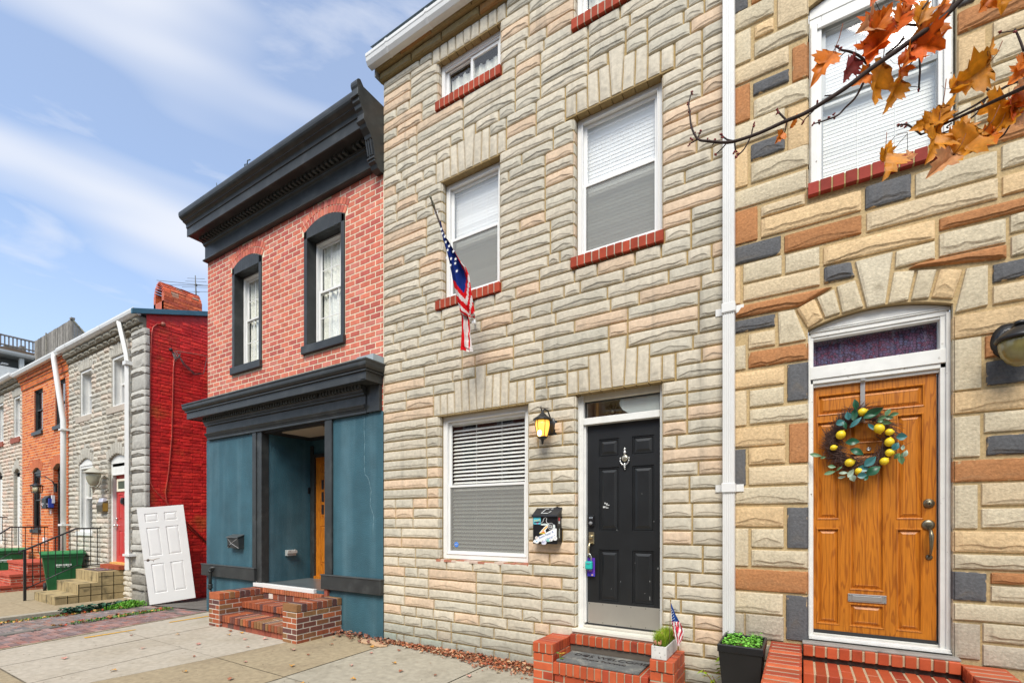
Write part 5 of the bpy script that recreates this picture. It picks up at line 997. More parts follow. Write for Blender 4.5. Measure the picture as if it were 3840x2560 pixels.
for x0,x1 in ((-16.0,-15.0),(-14.05,-12.98)):
    mb=MB(); mb.box(x0,x1,-.05,.05,4.13,4.28,(.47,.40,.33)); mb.build('sill','stone_face',hg,bev=.01)
deep_window(hg,-15.92,-15.0,1.36,3.08,.16,.13)
mb=MB(); mb.box(-16.0,-14.92,-.05,.05,1.26,1.36); mb.build('sill','white_wood',hg,bev=.006)
mb=MB(); mb.frame(-14.05,-13.12,.64,2.98,.08,.05,.18,wb=0); mb.box(-13.97,-13.2,.05,.15,2.72,2.98); mb.box(-13.97,-13.2,.035,.06,2.70,2.73); df=mb.build('door_frame','white_wood',hg,bev=.004); arched_white(df,-14.05,-13.12,3.08,.11,.05,.05)
M['red_door']=None; mat('red_door',(.50,.035,.03),.4,.5,nscale=4,namt=.08)
dd=panel_door('door',hg,-13.96,-13.2,.66,2.71,.12,[(-13.83,-13.62,1.65,2.25),(-13.54,-13.33,1.65,2.25),(-13.83,-13.62,.80,1.40),(-13.54,-13.33,.80,1.40)],'red_door',RG)
mb=MB(); mb.frame(-13.90,-13.27,2.32,2.62,.06,.10,.13,(.8,.75,.6)); ff=mb.build('door_light_frame','plain',dd,bev=.01); mb=MB(); mb.box(-13.85,-13.32,.112,.118,2.36,2.57,(.08,.10,.07)); mb.build('pane','gloss_plain',ff)
mb=MB(); mb.lathe([(.035,0),(.035,-.01),(.02,-.02),(.035,-.05),(.035,-.07),(.01,-.085)],(-13.90,.12,1.52),14,'y'); mb.lathe([(.03,0),(.03,-.03),(.02,-.035)],(-13.90,.12,1.68),14,'y'); mb.tube([(-13.90,.05,1.52),(-13.82,.05,1.52)],.013,6); mb.build('door_handle','silver',dd)
mb=MB(); mb.box(-13.62,-13.50,.08,.12,2.02,2.17); mb.box(-13.60,-13.52,.06,.08,2.05,2.13); mb.build('door_knocker','black_metal',dd,bev=.01)
mb=MB(); rowlock(mb,-14.12,-13.08,-.14,.1,.53,.62,r,[(.36,.08,.035)],(.3,.15,.1),'x',w=.07); mb.box(-14.0,-13.15,.0,.15,.62,.66,(.6,.35,.1)); mb.build('door_sill','brick_face',hg)
# conduits and wires on the red wall
mb=MB(); X=-11.99
PA=[[(X-.03,.62,5.62),(X,.50,5.62),(X,.40,5.56),(X,.37,5.3),(X,.34,3.3)],[(X,.34,3.3),(X,.36,2.9),(X,.40,2.55),(X,.72,2.0),(X,1.3,1.35)],[(X,.98,4.62),(X,.93,4.5),(X,.90,3.3),(X,.86,2.6),(X,.80,2.2),(X,.83,1.95),(X,1.3,1.42)]]
PA=PIPES
for p in PA: mb.tube(p,.014,8,(.42,.05,.03))
mb.ball(PA[0][0],.05,8,6,(.35,.12,.08)); mb.build('conduit','red_paint',hg)
mb=MB()
for k in range(7): 
    s_=r.uniform(-.03,.03); mb.tube([(X-.01,WIRE[0][1]+s_,WIRE[0][2]-.02),(X+.02,WIRE[0][1]+.06+s_,WIRE[0][2]-.14-r.random()*.12),(X+.02,WIRE[0][1]+.13,WIRE[0][2]-.05+s_)],.006,5,(.12,.14,.13))
mb.ball((X,WIRE[0][1]-.05,WIRE[0][2]),.04,8,6,(.03,.03,.03))
mb.tube([(X,WIRE[0][1]+.02,WIRE[0][2]),(X,WIRE[0][1]+.5,WIRE[0][2]+.06),(X,WIRE[0][1]+1.1,WIRE[0][2]+.1)],.009,5,(.22,.10,.08))
for k in range(3): mb.tube([(X,WIRE[0][1]+.05,WIRE[0][2]),(X+.02,WIRE[0][1]+.2,WIRE[0][2]-.22-.03*k),(X+.02,WIRE[0][1]+.42,WIRE[0][2]-.40-.02*k),(X+.02,WIRE[0][1]+.62,WIRE[0][2]-.36),(X,WIRE[0][1]+.70,WIRE[0][2]+.04)],.007,5,(.08,.06,.06))
mb.build('cable','plain',hg)
# ---- orange brick house
t=thing('row_house','orange brick house with black-framed windows between two grey stone houses','house',(-18.5,0,-.1)); ho=t; r=random.Random(61)
X0,X1=-20.56,-16.58; OP=[(-19.46,-18.68,4.24,5.50,0),(-17.68,-16.90,4.24,5.50,0),(-19.60,-18.85,1.38,3.08,.12),(-17.84,-17.02,.60,3.08,.13)]
rect=[(a,b,c,d+e) for a,b,c,d,e in OP]
mb=MB(); slab(mb,X0,X1,-.3,5.98,rect,0,.2,(.64,.42,.26)); OB=[(.62,.15,.03),(.56,.125,.028),(.66,.18,.04),(.48,.09,.025)]
for a,b,c,d,e in OP:
    if e: arch_fill(mb,a,b,d,e,(.55,.38,.26),-.003,.15)
hb_=list(rect)
for a,b,c,d,e in OP:
    if e:
        n=15; za=archz(a,b,d,e); w=(b-a+.2)/n
        for i in range(n):
            p=a-.1+i*w; m_=min(max(p+w/2,a),b); zb=za(m_); ln=(i-n/2+.5)*.014
            cc=V((.55,.16,.07),.9,1.1,r); mb.hexa([(p+.004,-.012,zb),(p+w-.004,-.012,zb),(p+w-.004,.0,zb),(p+.004,.0,zb),(p+.004+ln,-.012,zb+.24),(p+w-.004+ln,-.012,zb+.24),(p+w-.004+ln,.0,zb+.24),(p+.004+ln,.0,zb+.24)],cc); hb_.append((p,p+w,d,zb+.23))
bricks(mb,X0,X1,-.3,5.62,T0,.21,.080,.016,OB,r,hb_,proud=.002)
for z0,z1,yy in ((5.62,5.70,.03),(5.70,5.78,.03),(5.78,5.86,.05),(5.86,5.94,.09),(5.94,6.02,.12)):
    mb.box(X0,X1,-yy,.01,z0,z1,(.5,.3,.2)); bricks(mb,X0,X1,z0+.004,z1,lambda a,h,z,yy=yy:(a,-yy-h,z),.21,.076,.012,OB,r,proud=.005)
for a,b,c,d,e in OP: 
    bricks(mb,.0,.14,c,d,lambda q,h,z,a=a:(a+h,q,z),.2,.076,.012,[(.5,.09,.025)],r,proud=.004)
mb.build('brick_wall','brick_face',t)
def dark_window(parent,a,b,c,d,e=0,dep=.07):
    mb=MB(); mb.frame(a,b,c,d,.05,dep-.04,dep+.06); zm=(c+d)/2; mb.frame(a+.05,b-.05,zm,d-.05,.035,dep,dep+.03); mb.frame(a+.05,b-.05,c+.05,zm+.03,.035,dep-.02,dep); 
    w=mb.build('window','charcoal_paint',parent)
    if e: arched_white(w,a,b,d,e,dep-.02,.05,'charcoal_paint')
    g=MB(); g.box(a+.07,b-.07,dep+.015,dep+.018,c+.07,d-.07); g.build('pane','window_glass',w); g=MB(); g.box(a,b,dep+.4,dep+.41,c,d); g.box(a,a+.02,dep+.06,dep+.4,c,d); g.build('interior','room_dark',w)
    g=MB(); g.box(a-.06,b+.02,-.05,.1,c-.10,c); g.build('sill','charcoal_paint',w)
for a,b,c,d,e in OP[:3]: dark_window(t,a,b,c,d,e)
a,b,c,d,e=OP[3]
mb=MB(); mb.frame(a,b,c,d,.06,.10,.20,wb=0); mb.box(a,b,.10,.18,2.72,2.78); arf=mb.build('door_frame','charcoal_paint',t); arched_white(arf,a,b,d,e,.10,.05,'charcoal_paint')
mb=MB(); mb.box(a+.06,b-.06,.16,.19,2.78,3.04,(.25,.27,.27)); mb.build('pane','gloss_plain',arf)
mat('dark_door',(.020,.008,.010),.4,.5); panel_door('door',t,a+.06,b-.06,c,2.72,.16,[(a+.16,a+.35,.8,1.5),(a+.45,a+.64,.8,1.5),(a+.16,a+.35,1.65,2.5),(a+.45,a+.64,1.65,2.5)],'dark_door',RG)
mb=MB(); mb.prism([(-.12,6.0),(-.12,6.10),(-.24,6.12),(-.245,6.08),(-.21,6.0)],X0-.05,X1+.02,'x'); 
mb.build('gutter','white_metal',t,bev=.01)
mb=MB(); mb.tube([(-16.95,-.2,6.06),(-16.93,-.22,5.95),(-16.62,-.12,4.3),(-16.60,-.12,4.15),(-16.60,-.12,.3)],.06,10); d_=mb.build('downspout','white_metal',t); mb=MB(); mb.box(-16.68,-16.45,-.2,-.02,4.00,4.04); mb.build('bracket','white_metal',d_); mb=MB(); mb.box(-16.70,-16.42,-.2,-.02,1.50,1.55); mb.build('bracket','white_metal',d_)
mb=MB(); mb.quad((X0,-.15,6.1),(X1,-.15,6.1),(X1,6,7.9),(X0,6,7.9)); mb.build('roof','roof_felt',t)
mb=MB(); mb.box(-18.5,-18.3,-.05,.0,1.0,1.16); mb.box(-17.98,-17.93,-.03,0,1.83,2.0,(1.4,1.4,1.4)); mb.build('meter_box','plain',t)
# ---- far left stone house
t,mb,r=far_stone_house('row_house','pinkish stone-faced house at the far left with brick window sills and white doors',-24.45,-20.56,6.02,[(-23.32,-22.45,4.25,5.54,0),(-21.42,-20.68,4.25,5.54,0),(-23.32,-22.6,.85,3.15,.12),(-21.42,-20.72,.85,3.15,.12)],71,pal=[(.45,(.62,.52,.42)),(.3,(.57,.50,.42)),(.25,(.66,.50,.40))])
hl=t; mb.build('wall','stone_face',t)
for a,b in ((-23.32,-22.45),(-21.42,-20.68)):
    deep_window(t,a,b,4.25,5.54,.15); mb=MB(); mb.box(a-.12,b+.05,-.06,.05,4.08,4.24,(.30,.09,.06)); mb.build('sill','brick_face',t)
for a,b in ((-23.32,-22.6),(-21.42,-20.72)):
    mb=MB(); mb.box(a,b,.08,.12,.85,3.16); s_=mb.build('shutter','white_wood',t); arched_white(s_,a,b,3.15,.12,.08,.04)
mb=MB(); mb.prism([(-.12,6.02),(-.12,6.13),(-.29,6.15),(-.29,6.08),(-.25,6.02)],-24.5,-20.6,'x'); mb.build('gutter','white_metal',t,bev=.01)
mb=MB(); mb.quad((-24.5,-.15,6.1),(-20.56,-.15,6.1),(-20.56,6,7.6),(-24.5,6,7.6)); mb.build('roof','roof_felt',t)
# ---- taller white house with roof deck behind
t=thing('house','taller white house behind the roofs with a brown eave','house',(-27,3,-.1)); XX=-24.5
mb=MB(); mb.box(-31,XX-.12,.25,9,-.1,7.22); mb.box(XX-.13,XX-.02,.3,9,6.5,7.2); mb.build('wall','white_wood',t)
mb=MB(); mb.box(-31,XX-.5,.3,9,7.22,7.62,(.10,.10,.09)); mb.build('porch_recess','plain',t)
mb=MB(); mb.box(XX-.2,XX-.06,.83,.95,7.2,7.62); mb.build('post','white_wood',t)
mb=MB(); mb.box(-31,XX-.0,.0,9,7.62,7.66,(.25,.24,.22)); mb.box(-31,XX-.05,-.02,9,7.78,7.90,(.26,.18,.12)); mb.build('eave','plain',t)
mb=MB(); mb.prism([(XX-.02,7.64),(XX+.10,7.70),(XX+.12,7.77),(XX-.02,7.78)],-.1,9,'y'); mb.build('gutter','white_metal',t)
mb=MB(); mb.box(XX-.3,XX-.1,.38,.55,7.30,7.34); mb.build('flood_light','white_metal',t,bev=.01)
rl=thing('deck_railing','weathered grey wooden railing with square balusters on the far rooftop','railing',(XX,.5,7.9))
mb=MB(); mb.box(XX-.03,XX+.03,-1.0,1.2,8.28,8.33); mb.box(XX-.03,XX+.03,-1.0,1.2,7.95,7.99); mb.build('rail','weathered_wood',rl)
y=-.95
while y<1.2: mb=MB(); mb.box(XX-.015,XX+.015,y,y+.035,7.90,8.30); mb.build('baluster','weathered_wood',rl); y+=.105
mb=MB(); mb.box(XX-.5,XX-.3,.9,1.05,7.9,8.15); mb.box(XX-.6,XX-.3,.5,.9,7.9,8.05); mb.build('planter_box','weathered_wood',rl)
fc=thing('privacy_fence','weathered grey board fence round the far roof deck, top sloping down at its end','fence',(-22.6,1.2,7.9))
x=-24.5; r=random.Random(5); mb=MB(); mb.box(-24.5,-20.67,1.225,1.26,7.7,7.76); mb.box(-24.5,-20.67,1.225,1.26,8.2,8.26)
while x<-20.68:
    w=r.uniform(.09,.12); q=min(x+w,-20.67); k=r.uniform(.7,1.3); mb.box(x,q-.008,1.20+r.uniform(0,.006),1.222,7.35,8.33-(.0 if x>-23.15 else .0)+r.uniform(-.008,.008),(k,k,k)); x=q
mb.box(-23.17,-23.10,1.17,1.2,7.4,8.36,(1.3,1.3,1.2)); mb.build('board_panel','weathered_wood',fc)
mb=MB(); y=1.2
while y<1.75:
    k=r.uniform(.7,1.3); zt=8.30-(y-1.2)*1.1; mb.box(-20.68,-20.65,y,y+.06,6.9,zt,(k,k,k)); y+=.07
mb.prism([(1.2,8.33),(1.2,8.27),(1.8,7.61),(1.8,7.67)],-20.70,-20.62,'x',(1.6,1.6,1.3)); mb.build('sloped_panel','weathered_wood',fc); mb=MB(); mb.box(-20.75,-20.6,1.16,1.26,8.30,8.36); mb.build('post_cap','weathered_wood',fc)
# antenna behind the chimney
an=thing('antenna','thin rooftop television antenna with many crossbars behind the chimney','antenna',(-13.5,1.66,7.0))
mb=MB(); mb.tube([(-13.5,1.66,6.3),(-13.5,1.65,7.50),(-13.5,1.63,8.02)],[.018,.018,.010],6,(.12,.12,.12)); mb.ball((-13.5,1.65,7.78),.035,6,4,(.1,.1,.1)); mb.build('mast','plain',an)
mb=MB()
for z,l in ((7.99,.25),(7.92,.3),(7.84,.5),(7.78,.4),(7.70,.7),(7.62,.1)): mb.tube([(-13.5-l*1.2,1.65-l*.3,z+.06*l),(-13.5+l*.5,1.65+l*.6,z-.02)],.005,4,(.15,.15,.15))
mb.tube([(-14.6,1.2,8.0),(-12.6,2.2,7.68)],.006,4,(.15,.15,.15)); mb.tube([(-14.6,1.25,7.9),(-12.9,2.1,7.80)],.005,4,(.15,.15,.15)); mb.build('crossbar','plain',an)
# ============================================================ FLAG
fl=thing('flag','large stars and stripes flag hanging limp from a short pole beside the upper window','flag',(-3.35,-.03,4.05))
r=random.Random(3)
B0=Vector((-3.35,-.03,4.05)); TP=Vector((-3.345,-.81,5.06)); 
mb=MB(); mb.tube([B0,B0+(TP-B0)*.93],.010,8,(.05,.03,.02)); mb.build('pole','plain',fl)
mb=MB(); d=(TP-B0).normalized(); mb.tube([B0+(TP-B0)*.90,B0+(TP-B0)*.93,TP-d*.05,TP-d*.03,TP],[.012,.016,.007,.014,.001],8,(.16,.15,.10)); mb.build('finial','gloss_plain',fl)
mb=MB(); mb.box(-3.38,-3.32,-.02,0,3.99,4.09); mb.tube([B0+Vector((0,.02,-.02)),B0+d*.10],.016,8); mb.tube([(-3.33,-.03,4.02),(-3.30,-.06,3.95)],.01,6); mb.build('bracket','white_metal',fl)
mb=MB(); q=B0+(TP-B0)*.86; mb.tube([q+Vector((.018*math.cos(t),0,.018*math.sin(t)+.01)) for t in [k*PI/5 for k in range(11)]],.0035,5,(.9,.9,.9)); mb.build('ring','plain',fl)
RED=(.56,.004,.008); WHT=(.62,.56,.53); BLU=(.006,.024,.17)
def cloth_rows(rows,nu,nv,fold,colf):
    vs=[];cs=[];fs=[]
    n=len(rows)-1
    for i in range(nv+1):
        t=i/nv*n; k=min(int(t),n-1); f_=t-k
        L0,R0,Y0=rows[k]; L1,R1,Y1=rows[k+1]
        lx,lz=L0[0]*(1-f_)+L1[0]*f_, L0[1]*(1-f_)+L1[1]*f_; rx,rz=R0[0]*(1-f_)+R1[0]*f_, R0[1]*(1-f_)+R1[1]*f_; y=Y0*(1-f_)+Y1*f_
        for j in range(nu+1):
            u=j/nu; w=abs(rx-lx); a=min(1,w/.12)
            yy=y+a*fold*(math.sin(u*PI*3.2+i/nv*2.2)*.7+math.sin(u*PI*7+i/nv*5)*.3)+nz(u*3,i/nv*9,2)*.015*a
            vs.append((lx+(rx-lx)*u,yy,lz+(rz-lz)*u)); cs.append(None)
    mb=MB()
    for i in range(nv):
        for j in range(nu):
            a=i*(nu+1)+j; c=colf((j+.5)/nu,(i+.5)/nv); mb.add([vs[a],vs[a+1],vs[a+nu+2],vs[a+nu+1]],[(0,1,2,3)],V(c,.94,1.04,r),False)
    return mb
def flagcol(u,v):
    # canton runs down the hoist side and ends in a slanted edge
    edge=.60+.12*(1-abs(u-.5)*2)-.20*max(0,u-.62)/.38
    if v<.36: return BLU
    if v<edge: 
        return BLU if u<.70+(edge-v)*.9 else RED
    s_=(v-edge)*15+u*(-1.6)+1.2*math.sin(u*2.6)+(2.4*max(0,u-.55))
    return RED if (s_%2)<1.15 else WHT
mb=cloth_rows(FLAGR,28,96,.040,flagcol); cl=mb.build('cloth','cloth',fl)
mb=cloth_rows(FLAGT,14,20,.03,lambda u,v:(RED if u<.40 else (WHT if u<.66 else (RED if u<.88 else WHT)))); mb.build('cloth_tail','cloth',fl)
mb=MB()
for (x,z,y) in STARS:
    k=.021
    # keep the star in front of the folds
    pts=[(x+(k if i%2==0 else k*.42)*math.sin(i*PI/5+.2),z+(k if i%2==0 else k*.42)*math.cos(i*PI/5+.2)) for i in range(10)]
    mb.add([(x,y-.001,z)]+[(p,y,q) for p,q in pts],[(0,i+1,(i+1)%10+1) for i in range(10)],(.75,.75,.75))
mb.build_each('star','cloth',cl)
# ============================================================ WALL LANTERN (lit)
ln=thing('wall_lantern','lit black wall lantern with amber glass between the big window and black door','lantern',(-2.33,-.02,2.64))
mb=MB(); mb.lathe([(.058,0),(.060,-.012),(.048,-.018),(.046,-.024),(.034,-.03),(.018,-.034)],(-2.305,0,0),20,'y',sq=1); vs=mb.v; mb.v=[(v[0],v[1],2.645+(v[2])*2.05) for v in vs]; mb.build('backplate','black_metal',ln)
LX_,LY_=-2.345,-.165
mb=MB(); mb.tube([(-2.31,-.02,2.70),(-2.315,-.10,2.80),(LX_+.012,-.14,2.815),(LX_,LY_,2.79),(LX_,LY_,2.77)],.008,8); mb.tube([(-2.31,-.02,2.57),(-2.325,-.07,2.56),(-2.33,-.10,2.60)],.008,8); mb.tube([(LX_-.005,LY_,2.79),(LX_-.015,LY_-.01,2.825),(LX_-.012,LY_-.012,2.845)],[.007,.006,.004],6); mb.build('arm','black_metal',ln)
mb=MB(); mb.lathe([(.004,.115),(.012,.112),(.014,.10),(.024,.092),(.030,.085),(.046,.07),(.062,.055),(.078,.045),(.100,.030),(.104,.022),(.100,.016),(.06,.016)],(LX_,LY_,2.675),24); mb.build('roof_cap','black_metal',ln)
mb=MB(); mb.lathe([(.072,.10),(.076,.06),(.070,.02),(.058,-.03),(.046,-.07)],(LX_,LY_,2.585),20); mb.build('lamp_glass','amber_glass',ln)
mb=MB(); 
for k in range(6):
    t=k*PI/3+.3; mb.tube([(LX_+.076*math.cos(t),LY_+.076*math.sin(t),2.69),(LX_+.080*math.cos(t),LY_+.080*math.sin(t),2.645),(LX_+.073*math.cos(t),LY_+.073*math.sin(t),2.60),(LX_+.05*math.cos(t),LY_+.05*math.sin(t),2.515)],.004,5)
mb.build('cage_bars','black_metal',ln)
mb=MB(); mb.lathe([(.052,0),(.056,-.006),(.044,-.018),(.022,-.03),(.014,-.040),(.016,-.048),(.010,-.056),(.013,-.066),(.004,-.082)],(LX_,LY_,2.520),18); mb.build('base_finial','black_metal',ln)
mb=MB(); mb.ball((LX_,LY_-.066,2.548),.026,12,8,(1,1,1),(1,.5,1.3)); mb.build('glow_spot','bulb',ln)
# ============================================================ MAILBOX WITH STICKERS
t=thing('mailbox','black metal mailbox covered in stickers on the pale stones beside the black door','mailbox',(-2.335,-.07,1.38))
mb=MB(); mb.prism([(-.004,1.38),(-.13,1.385),(-.13,1.675),(-.004,1.755)],-2.48,-2.19,'x'); mb.build('box','black_plastic',t,bev=.004)
mb=MB(); mb.prism([(-.004,1.785),(-.145,1.690),(-.148,1.672),(-.135,1.674),(-.004,1.765)],-2.488,-2.182,'x',(1.6,1.7,1.9)); lid=mb.build('lid','black_plastic',t,bev=.002)
def sticker(name,poly,col,y=-.1325,parent=t,txt=None):
    mb=MB(); mb.prism(poly,y,y+.0015,'y',col); return mb.build(name,'plain',parent)
def blob(cx,cz,rx,rz,n=16,j=.18,seed=1):
    q=random.Random(seed); return [(cx+rx*math.cos(k*2*PI/n)*q.uniform(1-j,1+j),cz+rz*math.sin(k*2*PI/n)*q.uniform(1-j,1+j)) for k in range(n)]
W_=(.80,.80,.78)
s1=sticker('sticker',[(-2.472,1.668),(-2.385,1.668),(-2.385,1.595),(-2.472,1.595)],(.10,.55,.68)); text_mesh('PHILLIP',.023,'lettering','plain',s1,(-2.428,-.1345,1.636),(1,.0,.12),(0,0,1),.0003); s1.children[0].location=(0,0,0); s1.children[0].data.materials.clear(); mat('sticker_yellow',(.85,.60,.03)); s1.children[0].data.materials.append(M['sticker_yellow'])
m_=MB(); m_.prism([(-2.465,1.618),(-2.40,1.628),(-2.388,1.622),(-2.388,1.614),(-2.465,1.604)],-.1335,-.133,'y',(.04,.03,.03)); m_.prism([(-2.44,1.60),(-2.42,1.61),(-2.405,1.60)],-.1335,-.133,'y',(.6,.08,.3)); m_.build('sticker_band','plain',s1)
mb=MB(); pts=[(-2.385,1.602),(-2.355,1.625),(-2.345,1.655),(-2.325,1.668),(-2.312,1.655),(-2.318,1.632),(-2.310,1.61),(-2.285,1.600)]; mb.tube([(x,-.133,z) for x,z in pts],.0028,5,W_); mb.prism(blob(-2.335,1.592,.052,.010,12,.1,4),-.1335,-.132,'y',(.62,.70,.66)); mb.build('sticker','plain',t)
s2=sticker('sticker',blob(-2.262,1.572,.036,.036,22,.04,5),(.03,.03,.03),-.1332); text_mesh('GL',.046,'lettering','white_vinyl',s2,(-2.262,-.135,1.570),(1,0,-.1),(0,0,1),.0003,space=.85); s2.children[0].location=(0,0,0)
mb=MB()
for k in range(18): a=k*2*PI/18; mb.prism(blob(-2.262+.034*math.cos(a),1.572+.034*math.sin(a),.0035,.0035,6,0,1),-.1345,-.1333,'y',W_)
mb.build('sticker_edge','plain',s2)
mb=MB(); mb.prism([(-2.40,1.505),(-2.34,1.565),(-2.31,1.588),(-2.292,1.580),(-2.300,1.560),(-2.325,1.535),(-2.322,1.505)],-.1332,-.132,'y',W_); mb.prism([(-2.385,1.508),(-2.335,1.558),(-2.305,1.580),(-2.300,1.568),(-2.34,1.535)],-.134,-.1331,'y',(.85,.42,.03)); mb.prism([(-2.38,1.505),(-2.345,1.525),(-2.33,1.505)],-.134,-.1331,'y',(.80,.20,.02)); mb.prism([(-2.40,1.503),(-2.33,1.503),(-2.33,1.490),(-2.40,1.493)],-.134,-.1331,'y',(.6,.45,.05)); mb.build('sticker','plain',t)
s3=sticker('sticker',[(-2.43,1.435),(-2.41,1.462),(-2.215,1.555),(-2.195,1.548),(-2.195,1.470),(-2.23,1.455),(-2.36,1.405),(-2.40,1.41)],W_,-.1338)
mat('sticker_blue',(.03,.12,.42))
for tx,x,z in (('Swim Near A',-2.318,1.482),('Lifeguard',-2.272,1.452)):
    o=text_mesh(tx,.034,'lettering','sticker_blue',s3,(x,-.1352,z),(1,0,.42),(-.42,0,1),.0003); o.location=(0,0,0)
for i,(cx,cz,rx,rz,c) in enumerate(((-2.435,1.450,.018,.016,(.7,.65,.6)),(-2.435,1.412,.040,.022,W_),(-2.365,1.425,.022,.020,W_),(-2.345,1.402,.030,.026,(.62,.62,.70)),(-2.29,1.425,.025,.014,(.30,.60,.52)),(-2.26,1.430,.022,.016,W_),(-2.215,1.450,.026,.028,W_),(-2.225,1.57,.014,.022,(.70,.75,.72)))):
    so_=sticker('sticker',blob(cx,cz,rx,rz,12,.15,20+i),c,-.1345-.0004*i)
    m_=MB(); q=random.Random(40+i); cc=[(.45,.06,.05),(.05,.35,.60),(.2,.2,.2),(.15,.15,.35),(.03,.35,.28),(.4,.2,.1),(.3,.28,.26),(.3,.3,.3)][i]
    for k in range(5): m_.prism(blob(cx+q.uniform(-.5,.5)*rx,cz+q.uniform(-.5,.5)*rz,rx*.16,rz*.12,6,.2,k),-.1352-.0004*i,-.1346-.0004*i,'y',cc)
    m_.build('sticker_print','plain',so_)
mb=MB(); 
for (a,b),(c,d) in (((-2.385,-.118,),(-2.36,-.052)),((-2.36,-.052),(-2.325,-.05)),((-2.385,-.12),(-2.30,-.12)),((-2.30,-.11),(-2.28,-.085)),((-2.30,-.055),(-2.275,-.045))):
    zz_=lambda y:1.790+(y)*.67; mb.tube([(a,b,zz_(b)+.002),(c,d,zz_(d)+.002)],.003,5,(.8,.8,.78))
mb.build('sticker_residue','plain',lid)
mb=MB(); mb.box(-2.189,-2.187,-.10,-.07,1.63,1.665,(.5,.05,.06)); mb.box(-2.189,-2.187,-.10,-.07,1.60,1.628,(.6,.6,.6)); mb.box(-2.189,-2.187,-.09,-.075,1.45,1.55,(.45,.5,.45)); mb.build('sticker','plain',t)
# ============================================================ LOCKBOX AND TAG ON THE DOOR HANDLE
t=thing('lockbox','turquoise key lockbox hanging from the brass handle of the black door','lockbox',(-1.915,.07,1.12))
mb=MB(); mb.box(-1.955,-1.878,.048,.090,1.122,1.205); mb.build('body','teal_plastic',t,bev=.010); mb=MB(); mb.box(-1.935,-1.90,.044,.05,1.178,1.192,(.1,.25,.3)); mb.build('dial','plain',t)
mb=MB(); mb.tube([(-1.940,.07,1.20),(-1.940,.07,1.255),(-1.928,.07,1.278),(-1.916,.07,1.285),(-1.904,.07,1.278),(-1.892,.07,1.255),(-1.892,.07,1.20)],.006,8); mb.build('shackle','silver',t)
t=thing('door_hanger','purple printed card hanging behind the turquoise lockbox','card',(-1.91,.115,1.04))
mb=MB(); mb.box(-1.952,-1.866,.108,.111,1.045,1.24,(.10,.03,.36)); mb.box(-1.952,-1.866,.1065,.108,1.045,1.075,(.05,.04,.40)); mb.box(-1.905,-1.885,.1055,.107,1.052,1.068,(.6,.35,.35)); mb.box(-1.935,-1.90,.1055,.108,1.10,1.108,(.6,.5,.7)); mb.build('card','plain',t)
# ============================================================ BRICK STOOP OF THE BLACK DOOR
NB=[(.46,.085,.028),(.40,.068,.022),(.50,.10,.035),(.34,.05,.02)]; GM=(.38,.32,.22); r=random.Random(91)
t=thing('brick_stoop','small orange-red brick stoop with grey mortar below the black door','steps',(-1.6,-.25,0))
for x0,x1 in ((-2.30,-2.08),(-1.14,-.93)):
    mb=MB(); brickwork(mb,x0,x1,-.455,-.015,-.02,.325,r,NB,GM,'frl',L=.215,H=.085,j=.012); rowlock(mb,x0,x1,-.455,-.015,.325,.425,r,NB,GM,'y',w=.062,j=.012)
    mb.box(x0+.006,x1-.006,-.462,-.45,.33,.42,GM)
    for k in range(3): a=x0+(x1-x0)*k/3; mb.box(a+.006,a+(x1-x0)/3-.008,-.468,-.455,.33,.424,V(NB[k],.9,1.1,r))
    mb.build('side_wall','glazed_brick',t,bev=.003)
mb=MB(); rowlock(mb,-2.075,-1.145,-.075,.0,.352,.452,r,NB,GM,'x',w=.072); mb.box(-2.075,-1.145,-.05,0,.2,.352,(.12,.10,.08)); mb.build('riser','glazed_brick',t,bev=.003)
mb=MB(); rowlock(mb,-2.075,-1.145,-.47,-.05,.145,.26,r,NB,GM,'x',w=.073,split=.25); brickwork(mb,-2.07,-1.15,-.45,-.05,-.02,.143,r,NB,GM,'f',L=.215,H=.08); mb.build('step','glazed_brick',t,bev=.003)
# doormat
t=thing('doormat','worn grey-black doormat reading DOGS WELCOME on the stoop of the black door','doormat',(-1.66,-.25,.262))
mb=MB(); mb.box(-2.045,-1.235,-.45,-.07,.263,.283); mb.build('mat','mat_rubber',t,bev=.004)
def mattext(s,sz,x,y): 
    o=text_mesh(s,sz,'lettering','black_plastic',t,(x,y,.2845),(1,0,0),(0,1,0),.0012); return o
mattext('D',.105,-1.925,-.185); mattext('GS WELCOME',.105,-1.555,-.185); mattext('(People Tolerated)',.058,-1.62,-.300)
mb=MB(); mb.ball((-1.845,-.19,.2845),.020,10,6,(1,1,1),(1,1,.1))
for a in (-.9,-.3,.3,.9): mb.ball((-1.845+.034*math.sin(a),-.185+.034*math.cos(a),.2845),.010,8,5,(1,1,1),(1,1,.2))
mb.build('paw_print','black_plastic',t)
